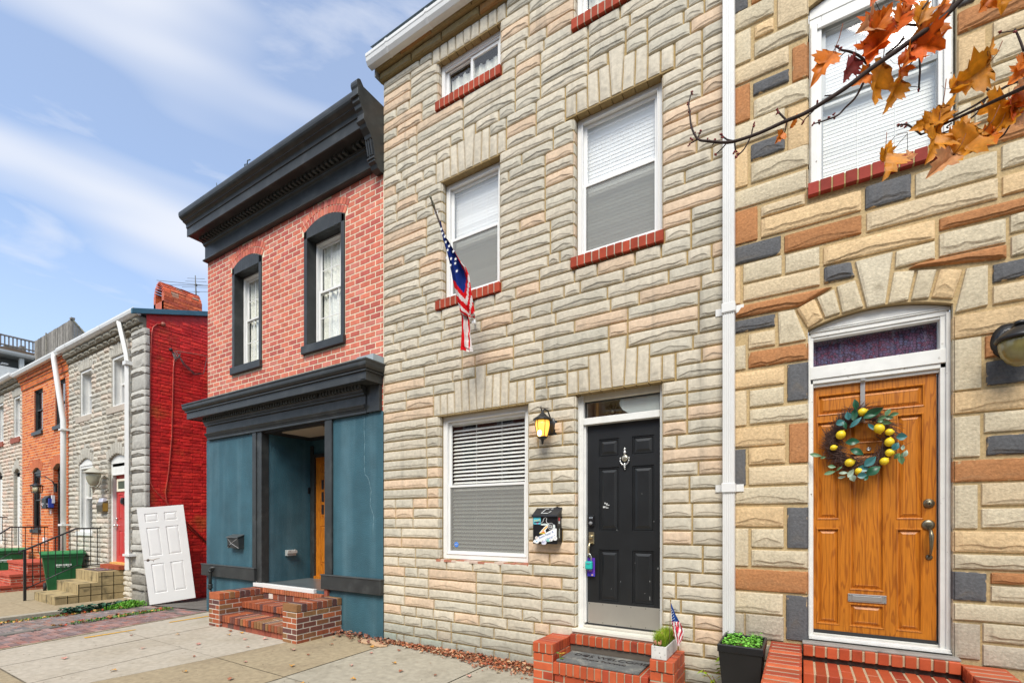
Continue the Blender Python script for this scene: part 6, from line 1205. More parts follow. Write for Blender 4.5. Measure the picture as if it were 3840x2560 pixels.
# crackled planter box with grass and little flag
t=thing('planter_box','crackled white planter box of grass on the right side wall of the small stoop','planter',(-1.06,-.23,.425))
mb=MB(); x0,x1,y0,y1,z0,z1=-1.125,-.995,-.45,-.03,.43,.545
mb.box(x0,x1,y0,y0+.012,z0,z1); mb.box(x0,x1,y1-.012,y1,z0,z1); mb.box(x0,x0+.012,y0+.012,y1-.012,z0,z1); mb.box(x1-.012,x1,y0+.012,y1-.012,z0,z1); mb.box(x0+.012,x1-.012,y0+.012,y1-.012,z0,z1-.02,(.08,.05,.03)); mb.build('box','crackle',t,bev=.003)
mb=MB(); q=random.Random(17)
for k in range(1500):
    x=q.uniform(x0+.015,x1-.015); y=q.uniform(y0+.02,y1-.015); h=q.uniform(.07,.145); a=q.uniform(0,6.28); le=q.uniform(.0,.05)+.02; g=q.random(); c=(.10+.22*g,.20+.22*g,.015)
    d=Vector((math.cos(a),math.sin(a)*.8,0)); s_=Vector((-d.y,d.x,0))*.0022; p=Vector((x,y,z1-.02)); m1=p+Vector((0,0,h*.6))+d*le*.35; e=p+Vector((0,0,h))+d*le
    mb.add([p-s_,p+s_,m1+s_*.8,e,m1-s_*.8],[(0,1,2,4),(4,2,3)],[(c[0]*.6,c[1]*.7,c[2])]*2+[c,(c[0]*1.5,c[1]*1.3,c[2]),c])
mb.build('grass','leaf',t)
mb=MB()
for x,y,z in ((-1.09,-.445,.57),(-1.05,-.45,.575),(-1.03,-.34,.60),(-1.07,-.30,.62),(-1.0,-.13,.585)):
    for k in range(4): put_leaf_p=mb.ball((x+q.uniform(-.01,.01),y+q.uniform(-.01,.01),z+q.uniform(-.015,.015)),.012,6,4,V((.45,.22,.12),.7,1.3,q),(.6,.6,1.4))
mb.build('dry_blossom','plain',t)
t=thing('flag','miniature stars and stripes flag on a stick in the grass planter','flag',(-1.0,-.30,.5))
mb=MB(); mb.tube([(-1.005,-.30,.50),(-.995,-.30,.92)],.0035,6,(.25,.17,.09)); mb.tube([(-.995,-.30,.915),(-.995,-.30,.93),(-.995,-.30,.945)],[.003,.007,.001],6,(.35,.25,.1)); mb.build('stick','plain',t)
rows=[((-.993,.90),(-.990,.905),-.30),((-.990,.84),(-.955,.815),-.30),((-.986,.775),(-.925,.76),-.30),((-.985,.73),(-.905,.73),-.30),((-.975,.66),(-.880,.665),-.30),((-.955,.60),(-.895,.595),-.30),((-.935,.535),(-.925,.53),-.30)]
def mc(u,v):
    if v<.46-.05*u: return (.015,.06,.24)
    s_=u*4.2+v*1.6+(0 if u<.45 else (v*4)); return (.50,.03,.05) if int(s_*1.35)%2 else (.75,.72,.70)
mb=cloth_rows(rows,22,60,.012,mc); cc=mb.build('cloth','cloth',t)
mb=MB()
for i in range(6):
    for j in range(4):
        v=.10+.055*i; w=.012+.06*v*1.1; x=-.988+ (j+.5)/4*w*1.25*(1); z=.895-.46*v*.95-j*.006-(.012 if j%2 else 0)
        mb.ball((x,-.318,z),.0030,6,4,(.8,.8,.8))
mb.build_each('star','cloth',cc)
# tall black planter
t=thing('planter','tall tapered black planter of clover in front of the white downspout','planter',(-.41,-.34,0))
mb=MB(); n4=[(-.575,-.565),(-.250,-.565),(-.250,-.125),(-.575,-.125)]; cx,cy=-.4125,-.345
def ring(s_,z): return [(cx+(x-cx)*s_,cy+(y-cy)*s_,z) for x,y in n4]
prof=[(.66,0.0),(.955,.60),(1.0,.60),(1.0,.652),(.985,.66),(.90,.66),(.88,.60)]
vs=[p for s_,z in prof for p in ring(s_,z)]; fs=[]
for i in range(len(prof)-1):
    for k in range(4): k2=(k+1)%4; fs.append((i*4+k,i*4+k2,(i+1)*4+k2,(i+1)*4+k))
fs.append((3,2,1,0)); mb.add(vs,fs); mb.build('pot','black_plastic',t,bev=.005)
mb=MB(); mb.add(ring(.87,.615),[(0,1,2,3)],(.06,.035,.02)); mb.build('soil','plain',t)
mb=MB(); q=random.Random(19)
for k in range(620):
    x=q.uniform(-.545,-.28); y=q.uniform(-.53,-.16); hf=.5+.5*nz(x*9,y*9,3); z=.635+.05*q.random()*(.4+hf)+(.0 if q.random()<.9 else .03)
    if -.47<x<-.37 and y>-.40 and q.random()<.75: continue
    L=q.uniform(.007,.013); c=V((.16,.42,.05),.7,1.3,q); rot=Matrix.Rotation(q.uniform(0,6.28),3,'Z')@Matrix.Rotation(q.uniform(-.7,.7),3,'X')
    vs=[Vector((x,y,z))+rot@Vector((L*math.cos(a*PI/4),L*math.sin(a*PI/4),.002)) for a in range(8)]+[Vector((x,y,z))+rot@Vector((0,0,-.003))]
    mb.add(vs,[(i,(i+1)%8,8) for i in range(8)],c)
mb.build('clover','leaf',t)['kind']='stuff'
mb=MB()
for k in range(26): put=(q.uniform(-.52,-.32),q.uniform(-.5,-.2),.655+.01*q.random())
mb=MB()
for k in range(30):
    x,y=q.uniform(-.54,-.33),q.uniform(-.53,-.2); z=.645; a=q.uniform(0,6.28); L=q.uniform(.02,.04); d=Vector((math.cos(a),math.sin(a),q.uniform(0,.5)))*L; s_=Vector((-math.sin(a),math.cos(a),0))*L*.2; p=Vector((x,y,z)); mb.add([p,p+d*.5+s_,p+d,p+d*.5-s_],[(0,1,2,3)],V((.42,.15,.07),.6,1.3,q))
mb.build('dead_leaves','leaf',t)
# yellow-green plant behind it
t=thing('plant','yellow-green leafy weed growing between the stone wall and the black planter','plant',(-.60,-.2,0))
mb=MB(); sp=[((-.61,-.20,0),(-.66,-.24,.30)),((-.60,-.22,0),(-.72,-.30,.36)),((-.60,-.2,0),(-.64,-.30,.20)),((-.60,-.2,0),(-.60,-.25,.48))]; lf=MB(); q=random.Random(23)
for a,b in sp:
    a,b=Vector(a),Vector(b); m_=(a+b)/2+Vector((.02,0,.06)); mb.tube([a,m_,b],.004,5,(.25,.12,.05)); 
    for k in range(11):
        t_=.35+.65*k/10; p=a.lerp(m_,t_*2) if t_<.5 else m_.lerp(b,(t_-.5)*2); an=q.uniform(2.0,5.2); L=q.uniform(.05,.085); d=Vector((math.cos(an),math.sin(an)*.6,q.uniform(-1.0,.1))).normalized()*L; s_=d.cross(Vector((0,.3,1))).normalized()*L*.22
        c=V((.30,.42,.02),.7,1.2,q) if q.random()<.8 else (.62,.50,.02); lf.add([p,p+d*.45+s_,p+d,p+d*.45-s_,p+d*.5+Vector((0,0,.006))],[(0,1,4),(1,2,4),(2,3,4),(3,0,4)],c)
mb.build('stem','plain',t); lf.build('leaves','leaf',t)
for nm,pos,lab,n_ in (('plant',(-2.03,-.40,.262),'small two-tone sprout in the corner of the stoop beside the doormat',7),('plant',(-.88,-.35,0),'tiny green weed at the foot of the small stoop\'s right side wall',9)):
    t=thing(nm,lab,'plant',pos); lf=MB(); q=random.Random(len(lab)); p0=Vector(pos)
    for k in range(n_): an=q.uniform(0,6.28); L=q.uniform(.04,.07); p=p0+Vector((0,0,.02+.05*q.random())); d=Vector((math.cos(an),math.sin(an),.5*q.random())).normalized()*L; s_=Vector((-d.y,d.x,0)).normalized()*L*.25; lf.add([p,p+d*.5+s_,p+d,p+d*.5-s_],[(0,1,2,3)],V((.12,.30,.05) if k%3 else (.5,.28,.04),.8,1.2,q))
    lf.build('leaves','leaf',t); mb=MB(); mb.tube([p0,p0+Vector((.0,0,.06))],.003,5,(.12,.2,.05)); mb.build('stem','plain',t)
# ============================================================ STOOP OF THE ORANGE DOOR
t=thing('brick_stoop','wide orange-red brick steps below the orange oak door','steps',(.5,-.5,0)); r=random.Random(95)
mb=MB(); brickwork(mb,-.225,-.005,-1.25,-.02,-.02,.52,r,NB,GM,'frl',L=.215,H=.085); rowlock(mb,-.225,-.005,-1.25,-.02,.525,.615,r,NB,GM,'y',w=.105,j=.030); mb.build('side_wall','glazed_brick',t,bev=.004)
mb=MB(); brickwork(mb,.965,1.20,-1.25,-.02,-.02,.50,r,NB,GM,'frl',L=.215,H=.085); rowlock(mb,.965,1.20,-1.25,-.02,.505,.605,r,NB,GM,'y',w=.105,j=.026); 
mb.build('side_wall','glazed_brick',t,bev=.004)
mb=MB(); rowlock(mb,.0,.96,-.125,.02,.545,.632,r,NB,(.50,.38,.24),'x',w=.078,j=.015); mb.box(0,.96,-.09,.02,.3,.545,(.03,.025,.02)); mb.box(.0,.96,-.10,.03,.632,.65,(.3,.28,.25)); mb.build('riser','glazed_brick',t,bev=.005)
mb=MB(); rowlock(mb,.0,.96,-.48,-.095,.38,.505,r,NB,(.50,.38,.24),'x',w=.078,j=.014,split=.40); brickwork(mb,.0,.96,-.46,-.1,-.02,.378,r,NB,GM,'f',L=.2,H=.085); mb.build('step','glazed_brick',t,bev=.004)
mb=MB(); rowlock(mb,.0,.96,-.86,-.46,.18,.30,r,NB,GM,'x',w=.078,j=.014,split=.40); brickwork(mb,.0,.96,-.84,-.46,-.02,.178,r,NB,GM,'f',L=.2,H=.085); mb.build('step','glazed_brick',t,bev=.004)
# ============================================================ WREATH
t=thing('wreath','twig wreath with lemons and green leaves on the orange oak door','wreath',(.40,.05,2.0))
WC=(.400,2.272); q=random.Random(29)
mb=MB()
for k in range(1500):
    a=q.uniform(0,2*PI) if k<1000 else q.uniform(PI*.55,PI*1.45); rx,rz=.165+q.gauss(0,.028),.185+q.gauss(0,.030); p=Vector((WC[0]+rx*math.cos(a),.045+q.uniform(-.045,.035),WC[1]+rz*math.sin(a)))
    tang=Vector((-math.sin(a),0,math.cos(a))); out=Vector((math.cos(a),0,math.sin(a))); L=q.uniform(.05,.115); d=(tang*(-1 if q.random()<.75 else 1)+out*q.uniform(-.1,.85)+Vector((0,q.uniform(-.35,.1),0))).normalized()
    if a>PI*.5 and a<PI*1.4: d=(d+out*.35).normalized()
    m_=p+d*L*.5+Vector((q.gauss(0,.004),q.gauss(0,.004),q.gauss(0,.004))); mb.tube([p,m_,p+d*L],[.0019,.0016,.0008],4,V((.085,.045,.035),.6,1.5,q),caps=False)
mb.build('twigs','plain',t)
for (x,z),rad,an in LEMONS:
    mb=MB(); rot=Matrix.Rotation(math.radians(-an),3,'Y'); mb.ball((x,-.018,z),rad*.95,16,10,(.78,.56,.015),(1,.95,.92),rot); 
    e=rot@Vector((1,0,0)); mb.ball(Vector((x,-.018,z))+e*rad*.92,rad*.22,8,6,(.74,.52,.02)); mb.build('lemon','gloss_plain',t)
PAL=[(.012,.085,.035),(.035,.15,.15),(.10,.20,.09),(.30,.38,.28)]
for (x,z),L,an,w,c in WLEAVES:
    a=math.radians(an); ax=Vector((math.cos(a),0,math.sin(a))); sd=Vector((-math.sin(a),0,math.cos(a))); nn=Vector((0,-1,0)); mb=MB(); n=8; vs=[];cs=[]
    twst=q.uniform(-.5,.5); sd=(sd*math.cos(twst)+nn*math.sin(twst)); bend=q.uniform(-.3,.5); y0=-.030-q.random()*.02
    for i in range(n+1):
        u=i/n; hw=math.sin(PI*u**.85)*.5*w*L; 
        for j in (-1,-.5,0,.5,1):
            vs.append(Vector((x,y0,z))+ax*(u-.5)*L+sd*hw*j+nn*(bend*L*math.sin(PI*u)*.5+abs(j)*hw*.35)); k=(.72 if j==0 else (1.05 if abs(j)==.5 else .95)); cs.append(V(PAL[c],k,k,q))
    fs=[(i*5+j,i*5+j+1,(i+1)*5+j+1,(i+1)*5+j) for i in range(n) for j in range(4)]; mb.add(vs,fs,cs,True); mb.build('leaf','gloss_plain',t)
mb=MB(); mb.box(.397,.427,.082,.088,2.42,2.755); mb.box(.397,.427,.05,.088,2.745,2.757); mb.tube([(.412,.085,2.43),(.412,.04,2.42),(.412,.03,2.45)],.007,5); mb.build('hanger','silver',t)
# ============================================================ LANTERN AT THE RIGHT EDGE
t=thing('wall_lantern','dark wall lantern with a ribbed olive glass globe right of the oak door','lantern',(1.21,-.05,2.8))
gx,gy,gz_=1.235,-.17,2.84
mb=MB(); mb.lathe([(.088,0),(.090,-.010),(.072,-.022),(.070,-.028),(.030,-.034)],(1.215,-.012,2.875),32,'y',sq=1.35); mb.lathe([(.060,-.024),(.064,-.034),(.050,-.034)],(1.215,-.012,2.875),40,'y',flute=.06,sq=1.35); mb.build('backplate','black_metal',t)
mb=MB(); mb.tube([(1.215,-.03,2.90),(1.225,-.09,2.945),(1.235,-.15,2.945)],[.012,.012,.010],8); mb.ball((1.238,-.165,2.945),.028,12,8,(1,1,1),(1.3,1,.7)); mb.build('arm','black_metal',t)
mb=MB(); mb.lathe([(.02,.085),(.05,.070),(.085,.045),(.120,.012),(.126,.0),(.122,-.010),(.10,-.012)],(gx,gy,gz_),28); mb.build('roof_cap','black_metal',t)
mb=MB(); mb.lathe([(.104,-.01),(.106,-.03),(.102,-.07),(.088,-.115),(.062,-.155),(.030,-.178),(.012,-.185)],(gx,gy,gz_),56,flute=.018); mb.build('globe','olive_glass',t)
# ============================================================ THINGS ACROSS THE ALLEY
ZS_=-.11
t=thing('concrete_steps','three mossy tan concrete steps scored like blocks before the red door','steps',(-13.8,-.6,ZS_)); r=random.Random(101)
mb=MB(); SX0,SX1=-14.43,-13.13
for y0,z0,z1 in ((-1.19,-.12,.072),(-.82,.072,.29),(-.49,.29,.515)):
    mb.box(SX0,SX1,y0,.0,z0,z1)
    x=SX0+.02
    while x<SX1-.05: mb.box(x,x+.008,y0-.003,y0+.01,z0+.01,z1-.012,(.10,.085,.055)); x+=r.uniform(.18,.32)
for y in (-1.0,-.82,-.62,-.43,-.22): 
    zt=.06 if y<-.82 else (.28 if y<-.49 else .5); mb.box(SX1-.01,SX1+.003,y,y+.014,-.12,zt,(.05,.045,.03))
for z,y in ((.02,-1.18),(.20,-.8),(.40,-.48)): mb.box(SX1-.01,SX1+.003,y,-.02,z,z+.013,(.05,.045,.03))
mb.build('step_block','stoop_concrete',t,bev=.012)
t=thing('doormat','colourful purple and green doormat on the top concrete step','doormat',(-13.7,-.2,.515))
mb=MB(); mb.box(-14.1,-13.3,-.44,-.08,.516,.530,(.10,.07,.07)); q=random.Random(7)
for k in range(60): a,b=q.uniform(-14.05,-13.38),q.uniform(-.41,-.12); s_=q.uniform(.02,.05); mb.box(a,a+s_,b,b+s_*.6,.5303,.5315,q.choice([(.35,.12,.30),(.40,.55,.08),(.55,.40,.45),(.2,.1,.25)]))
mb.build('mat','plain',t)
def railing(name,label,X,pts_top,pts_bot,post,step,posts=()):
    t=thing(name,label,'railing',(X,post[0],post[1]))
    mb=MB(); mb.tube([(X,y,z) for y,z in pts_top],.019,8,smooth=False); mb.build('handrail','black_metal',t)
    mb=MB(); mb.tube([(X,y,z) for y,z in pts_bot],.012,6); mb.build('bottom_rail','black_metal',t)
    mb=MB(); mb.box(X-.022,X+.022,post[0]-.022,post[0]+.022,post[1],post[2]); mb.build('post','black_metal',t)
    def at(P,y):
        for (a,b),(c,d) in zip(P,P[1:]):
            if a<=y<=c: return b+(d-b)*(y-a)/(c-a)
        return P[-1][1]
    y=post[0]+step; k=0
    T_=[p for p in pts_top if p[0]>=post[0]-.001]
    while y<pts_bot[-1][0]-.02:
        mb=MB(); zb,zt=at(pts_bot,y),at(T_,y)
        if k%3==1:
            n=24; 
            pts=[(X,y,zb+(zt-zb)*i/n) for i in range(n+1)]; mb.tube(pts,[.009 if not(8<i<16) else (.012 if i%2 else .008) for i in range(n+1)],4,smooth=False)
        else: mb.tube([(X,y,zb),(X,y,zt)],.009,4,smooth=False)
        mb.build('baluster','black_metal',t); y+=step; k+=1
    return t
railing('stair_railing','black wrought iron railing beside the mossy concrete steps',-14.47,[(-1.40,.90),(-1.415,.95),(-1.37,.985),(-1.32,1.0),(-.47,1.45),(.0,1.45),(.0,1.38)],[(-1.31,.15),(-.47,.585),(.0,.585)],(-1.33,-.16,1.0),.125)
# loose white door leaning on the red wall
t=thing('loose_door','white six-panel door slab with a broken latch leaning on the red side wall','door',(-11.9,.4,-.19))
import mathutils
BL=Vector(LD[0]); BR=Vector(LD[1]); TL=Vector(LD[2])
u=(BR-BL).normalized(); w=(TL-BL).normalized(); u=(u-w*u.dot(w)).normalized(); n_=u.cross(w).normalized()   # n_ points away from the wall
if n_.x<0: n_=-n_
Wd,Hd=.82,(TL-BL).length
mb=MB(); mp_=lambda a,b,d:tuple(BL+u*a+w*b+n_*d)
pn_=[(.115,.345,1.72*Hd/2.03,1.90*Hd/2.03),(.455,.685,1.72*Hd/2.03,1.90*Hd/2.03),(.115,.345,1.0*Hd/2.03,1.60*Hd/2.03),(.455,.685,1.0*Hd/2.03,1.60*Hd/2.03),(.115,.345,.22,.84*Hd/2.03),(.455,.685,.22,.84*Hd/2.03)]
tmp=MB()
for a,b,c,d in cut_rects(0,Wd,0,Hd,pn_): tmp.quad((a,0,c),(b,0,c),(b,0,d),(a,0,d))
for a,b,c,d in pn_: panel(tmp,a,b,c,d,0,[(0,0),(.008,.012),(.018,.012),(.024,.006),(.05,.001)])
tmp.v=[mp_(a,z,-y) for a,y,z in tmp.v]; mb.v=tmp.v; mb.f=tmp.f; mb.c=tmp.c; mb.sm=tmp.sm
mb.hexa([mp_(0,0,-.036),mp_(Wd,0,-.036),mp_(Wd,0,-.014),mp_(0,0,-.014),mp_(0,Hd,-.036),mp_(Wd,Hd,-.036),mp_(Wd,Hd,-.014),mp_(0,Hd,-.014)])
for a_,b_,c_,d_ in ((0,0,0,Hd),(Wd,0,Wd,Hd),(0,0,Wd,0),(0,Hd,Wd,Hd)): mb.quad(mp_(a_,b_,-.014),mp_(c_,d_,-.014),mp_(c_,d_,0),mp_(a_,b_,0))
sl_=mb.build('slab','white_vinyl',t)
mb=MB(); hz=.93*Hd/2.03
mb.tube([mp_(.075,hz,-.002),mp_(.075,hz,.0015)],.028,14,(.12,.09,.07)); mb.tube([mp_(0,hz+.005,.001),mp_(.05,hz+.004,.001)],.005,5,(.25,.18,.12)); mb.tube([mp_(.10,hz+.01,.001),mp_(.17,hz-.005,.001),mp_(.22,hz+.012,.001),mp_(.28,hz+.01,.001)],[.008,.006,.005,.003],5,(.32,.25,.18)); mb.tube([mp_(.16,hz,.001),mp_(.165,hz-.05,.001)],[.006,.003],5,(.3,.2,.14)); mb.build('broken_latch_hole','plain',sl_)
# wheelie bins
def bin_(label,X,Y,Z,rz):
    t=thing('wheelie_bin',label,'bin',(0,0,0),'green wheelie bins by the house fronts')
    t['_local']=1
    mb=MB(); w0,w1,d0,d1,h=.26,.37,.24,.36,.93
    P=[(-w0,-d0,.05),(w0,-d0,.05),(w0,d0,.05),(-w0,d0,.05),(-w1,-d1,h),(w1,-d1,h),(w1,d1,h),(-w1,d1,h)]; mb.hexa(P)
    for k in (-.12,.12): mb.hexa([(k-.02,-d0-.012,.08),(k+.02,-d0-.012,.08),(k+.02,-d0,.08),(k-.02,-d0,.08),(k-.02,-d1*.93-.012,.78),(k+.02,-d1*.93-.012,.78),(k+.02,-d1*.93,.78),(k-.02,-d1*.93,.78)])
    mb.box(-w1-.02,w1+.02,-d1-.02,d1+.02,h-.06,h-.01); mb.build('body','bin_green',t,bev=.02)
    mb=MB(); n=8
    for i in range(n):
        a0=-(d1+.04)+(2*d1+.08)*i/n; a1=-(d1+.04)+(2*d1+.08)*(i+1)/n; z0=h+.03+.05*math.sin(PI*i/n); z1=h+.03+.05*math.sin(PI*(i+1)/n)
        mb.hexa([(-w1-.03,a0,h-.005),(w1+.03,a0,h-.005),(w1+.03,a1,h-.005),(-w1-.03,a1,h-.005),(-w1-.03,a0,z0),(w1+.03,a0,z0),(w1+.03,a1,z1),(-w1-.03,a1,z1)],(1.5,1.6,1.5))
    mb.build('lid','bin_green',t,bev=.01)
    for s_ in (-1,1): mb=MB(); mb.lathe([(.10,-.03),(.11,-.02),(.11,.02),(.10,.03)],(s_*.30,d0+.06,.11),16,'x',(.02,.02,.02)); mb.build('wheel','plain',t)
    mb=MB(); mb.tube([(-.3,d1+.05,h-.03),(.3,d1+.05,h-.03)],.016,8); mb.build('handle','bin_green',t)
    mb=MB(); q=random.Random(3); x=-.13
    while x<.13: ww=q.uniform(.012,.022); mb.box(x,x+ww,-d1*.93-.016,-d1*.93-.01,.66,.70,(.75,.78,.75)); x+=ww+.009
    for k in range(3): mb.box(-.12+k*.09,-.06+k*.09,-d1*.93-.016,-d1*.93-.01,.63,.64,(.6,.65,.6))
    mb.build('stencilled_mark','plain',t); t.location=(X,Y,Z); t.rotation_euler=(0,0,rz)
    del t['_local']; return t
bin_('green wheelie bin standing between the concrete steps and the orange house',-15.55,-.42,ZS_,math.radians(78))
bin_('green wheelie bin at the left edge, beyond the red brick steps',-19.6,-.55,ZS_-.05,math.radians(75))
# orange house stoop
t=thing('brick_stoop','red brick steps with a raised platform before the orange brick house','steps',(-17.3,-.6,ZS_)); r=random.Random(111)
RB=[(.42,.07,.035),(.36,.055,.03),(.48,.10,.05)]; RM=(.45,.36,.28)
for y0,z0,z1 in ((-1.38,-.13,.05),(-1.10,.05,.31),(-.80,.31,.58)):
    mb=MB(); brickwork(mb,-18.2,-16.62,y0,-.01,z0,z1-.07,r,RB,RM,'fr',L=.21,H=.07,j=.012); mb.box(-18.22,-16.60,y0-.02,-.01,z1-.066,z1,(.44,.085,.05)); mb.build('step','brick_face',t,bev=.004)
railing('stair_railing','black iron railing of the red brick steps',-18.25,[(-1.6,.72),(-1.5,.80),(-.75,1.46),(.0,1.46)],[(-1.5,.18),(-.75,.75),(.0,.75)],(-1.5,-.13,.80),.13)
t=railing('stair_railing','black iron railing with scrollwork at the far left house',-22.0,[(-1.9,.9),(-.5,1.75),(.0,1.75),(.0,1.68)],[(-1.9,.2),(-.5,1.0),(.0,1.0)],(-1.9,-.2,.9),.16)
mb=MB()
for cy,cz in ((-1.35,.75),(-1.15,.95),(-1.0,.75),(-1.2,.6)):
    mb.tube([(-22.0,cy+.10*(1-k/16)*math.cos(k*.6),cz+.10*(1-k/16)*math.sin(k*.6)) for k in range(16)],.008,5)
mb.build('scrollwork','black_metal',t)
# carriage lamp and mailbox of the grey house
t=thing('wall_lantern','cream carriage lamp with smoky glass on a scrolled bracket at the grey house','lantern',(-14.1,-.2,2.7)); lx,ly=-14.20,-.24
mb=MB(); mb.lathe([(.004,.47),(.02,.46),(.025,.43),(.05,.41),(.09,.39),(.13,.35),(.19,.32),(.20,.30),(.16,.295)],(lx,ly,2.45),20,col=(.42,.40,.33)); mb.build('roof_cap','plain',t)
mb=MB(); mb.lathe([(.055,0),(.09,.05),(.125,.14),(.14,.24),(.135,.295)],(lx,ly,2.45),16); mb.build('lamp_glass','smoky_glass',t)
mb=MB(); mb.lathe([(.01,-.16),(.02,-.12),(.025,-.06),(.06,-.03),(.065,.0),(.05,.01)],(lx,ly,2.45),14,col=(.30,.28,.22)); mb.build('base_finial','plain',t)
mb=MB(); mb.box(-13.98,-13.88,-.04,-.0,2.32,2.72,(.25,.23,.18)); mb.tube([(-13.93,-.03,2.60),(-13.98,-.10,2.70),(-14.02,-.16,2.62),(-14.0,-.18,2.50),(-14.08,-.2,2.42),(-14.2,-.24,2.40)],.017,8,(.28,.26,.2)); mb.tube([(-13.93,-.03,2.40),(-13.98,-.08,2.30),(-13.95,-.10,2.36)],.015,8,(.2,.18,.14)); mb.build('bracket','plain',t)
t=thing('mailbox','small brass-brown mailbox holding papers beside the red door','mailbox',(-14.2,-.07,1.84))
mb=MB(); mb.prism([(0,1.84),(-.11,1.84),(-.13,2.0),(-.10,2.08),(0,2.12)],-14.40,-14.06,'x',(.085,.07,.045)); mb.build('box','gloss_plain',t,bev=.01); mb=MB(); mb.prism([(-.02,2.05),(-.10,2.08),(-.08,2.17),(-.01,2.15)],-14.36,-14.10,'x',(.6,.6,.68)); mb.build('papers','plain',t); mb=MB(); mb.box(-14.06,-14.055,-.11,-.01,1.86,2.05,(.25,.17,.03)); mb.build('side_mark','plain',t)
# lantern and mailbox of the orange house
t=thing('wall_lantern','black box lantern on a curved arm at the orange brick house','lantern',(-17.9,-.2,2.55)); lx,ly=-18.05,-.28
mb=MB(); mb.lathe([(.01,.26),(.03,.25),(.14,.19),(.15,.17),(.12,.165)],(lx,ly,2.42),4); mb.lathe([(.11,0),(.12,-.02),(.05,-.03)],(lx,ly,2.42),4)
for k in range(4): a=k*PI/2; mb.tube([(lx+.11*math.cos(a),ly+.11*math.sin(a),2.42),(lx+.12*math.cos(a),ly+.12*math.sin(a),2.59)],.01,4)
mb.build('lamp_frame','black_metal',t); mb=MB(); mb.lathe([(.085,0),(.095,.17)],(lx,ly,2.42),4,col=(1.6,1.5,1.3)); mb.build('lamp_glass','smoky_glass',t)
mb=MB(); mb.tube([(-17.55,-.02,2.55),(-17.58,-.08,2.72),(-17.75,-.18,2.85),(-17.98,-.27,2.84),(lx,ly,2.68)],.014,6); mb.box(-17.62,-17.50,-.04,0,2.42,2.66); mb.build('arm','black_metal',t)
t=thing('mailbox','black mailbox with white lettering and a blue card at the orange house','mailbox',(-18.0,-.1,1.97))
mb=MB(); mb.prism([(0,1.97),(-.16,1.97),(-.17,2.24),(-.09,2.33),(0,2.31)],-18.15,-17.78,'x'); mb.build('box','black_metal',t,bev=.01)
mb=MB(); 
for a,z in ((-.15,2.08),(-.12,2.06),(-.09,2.09),(-.13,2.02),(-.08,2.03)): mb.box(-17.78,-17.775,a,a+.022,z,z+.035,(.7,.7,.7))
for a,z in ((-18.1,2.07),(-18.03,2.05),(-18.08,2.10),(-17.98,2.09)): mb.box(a,a+.035,-.175,-.165,z,z+.03,(.7,.7,.7))
mb.build('lettering','plain',t); mb=MB(); mb.box(-17.76,-17.70,-.12,-.02,2.0,2.25,(.03,.06,.35)); mb.box(-17.76,-17.69,-.06,.0,2.12,2.34,(.75,.75,.78)); mb.build('cards','plain',t)
# ============================================================ GROUND
def gz(x): return max(-.2,min(0,(x+8.5)*.054))
def sheet(name,polys,mt,dz=0,kind='structure',cut=.5,zf=None,col=(1,1,1)):
    """flat ground polygons cut into strips along X so that they follow the fall of the land"""
    mb=MB()
    for P in polys:
        xs=[p[0] for p in P]; lo,hi=min(xs),max(xs)
        cuts=[lo]+[c for c in (-12.3,-11.5,-10.5,-9.5,-8.5,-7) if lo<c<hi]+[hi]
        def clip(P,x,keep):
            out=[]
            for i in range(len(P)):
                a,b=P[i],P[(i+1)%len(P)]; ia=(a[0]>=x) if keep>0 else (a[0]<=x); ib=(b[0]>=x) if keep>0 else (b[0]<=x)
                if ia: out.append(a)
                if ia!=ib: t=(x-a[0])/(b[0]-a[0]); out.append((x,a[1]+(b[1]-a[1])*t))
            return out
        for a,b in zip(cuts,cuts[1:]):
            Q=clip(clip(P,a,1),b,-1)
            if len(Q)>2: mb.add([(x,y,(zf(x) if zf else gz(x))+dz) for x,y in Q],[tuple(range(len(Q)))],col)
    o=mb.build(name,mt); o['kind']=kind; return o
sheet('ground',[[(-400,-400),(400,-400),(400,400),(-400,400)]],'earth',-.03)
sheet('road',[[(-200,-13),(200,-13),(200,-4.9),(-200,-4.9)]],'road_asphalt',-.016)
# pavement panels with open joints
EL=lambda y: -9.36+(-y)*.235       # the flared left edge of the paving
JA=-1.625
TAN_=(-5.80,-.80)
def inset(P,d=.006):
    cx=sum(p[0] for p in P)/len(P); cy=sum(p[1] for p in P)/len(P); out=[]
    for x,y in P:
        l=math.hypot(x-cx,y-cy); out.append((x-(x-cx)/l*d*1.6,y-(y-cy)/l*d*1.6))
    return out
LX=lambda y:-5.86-(y+.83)*-.14     # light / tan seam
sheet('pavement',[[(EL(-4.9),-4.9),(6,-4.9),(6,.05),(EL(0),.05)]],'joint_fill',-.010)
light=[[(EL(0),0.05),(-7.81,.05),(-7.79,JA),(EL(JA),JA)],[(-7.79,.05),(-5.86,.05),(LX(JA),JA),(-7.78,JA)],
       [(EL(JA),JA),(-7.78,JA),(-7.66,-3.09),(EL(-3.09),-3.09)],[(-7.76,JA),(-6.79,JA),(-6.63,-3.09),(-7.65,-3.09)],[(-6.78,JA),(LX(JA),JA),(LX(-3.09),-3.09),(-6.62,-3.09)]]
sheet('pavement',[inset(p,.002) for p in light],'concrete_light')
tan=[[(-5.86,.05),(-4.69,.05),(-4.66,-.78),(-4.63,JA),(LX(JA),JA)],[(LX(JA),JA),(-4.62,JA),(-4.60,-3.09),(LX(-3.09),-3.09)],[(EL(-3.1),-3.1),(-7.4,-3.1),(-7.3,-4.88),(EL(-4.88),-4.88)],[(-7.4,-3.1),(LX(-3.1),-3.1),(-5.4,-4.88),(-7.3,-4.88)]]
sheet('pavement',[inset(p,.004) for p in tan],'concrete_tan')
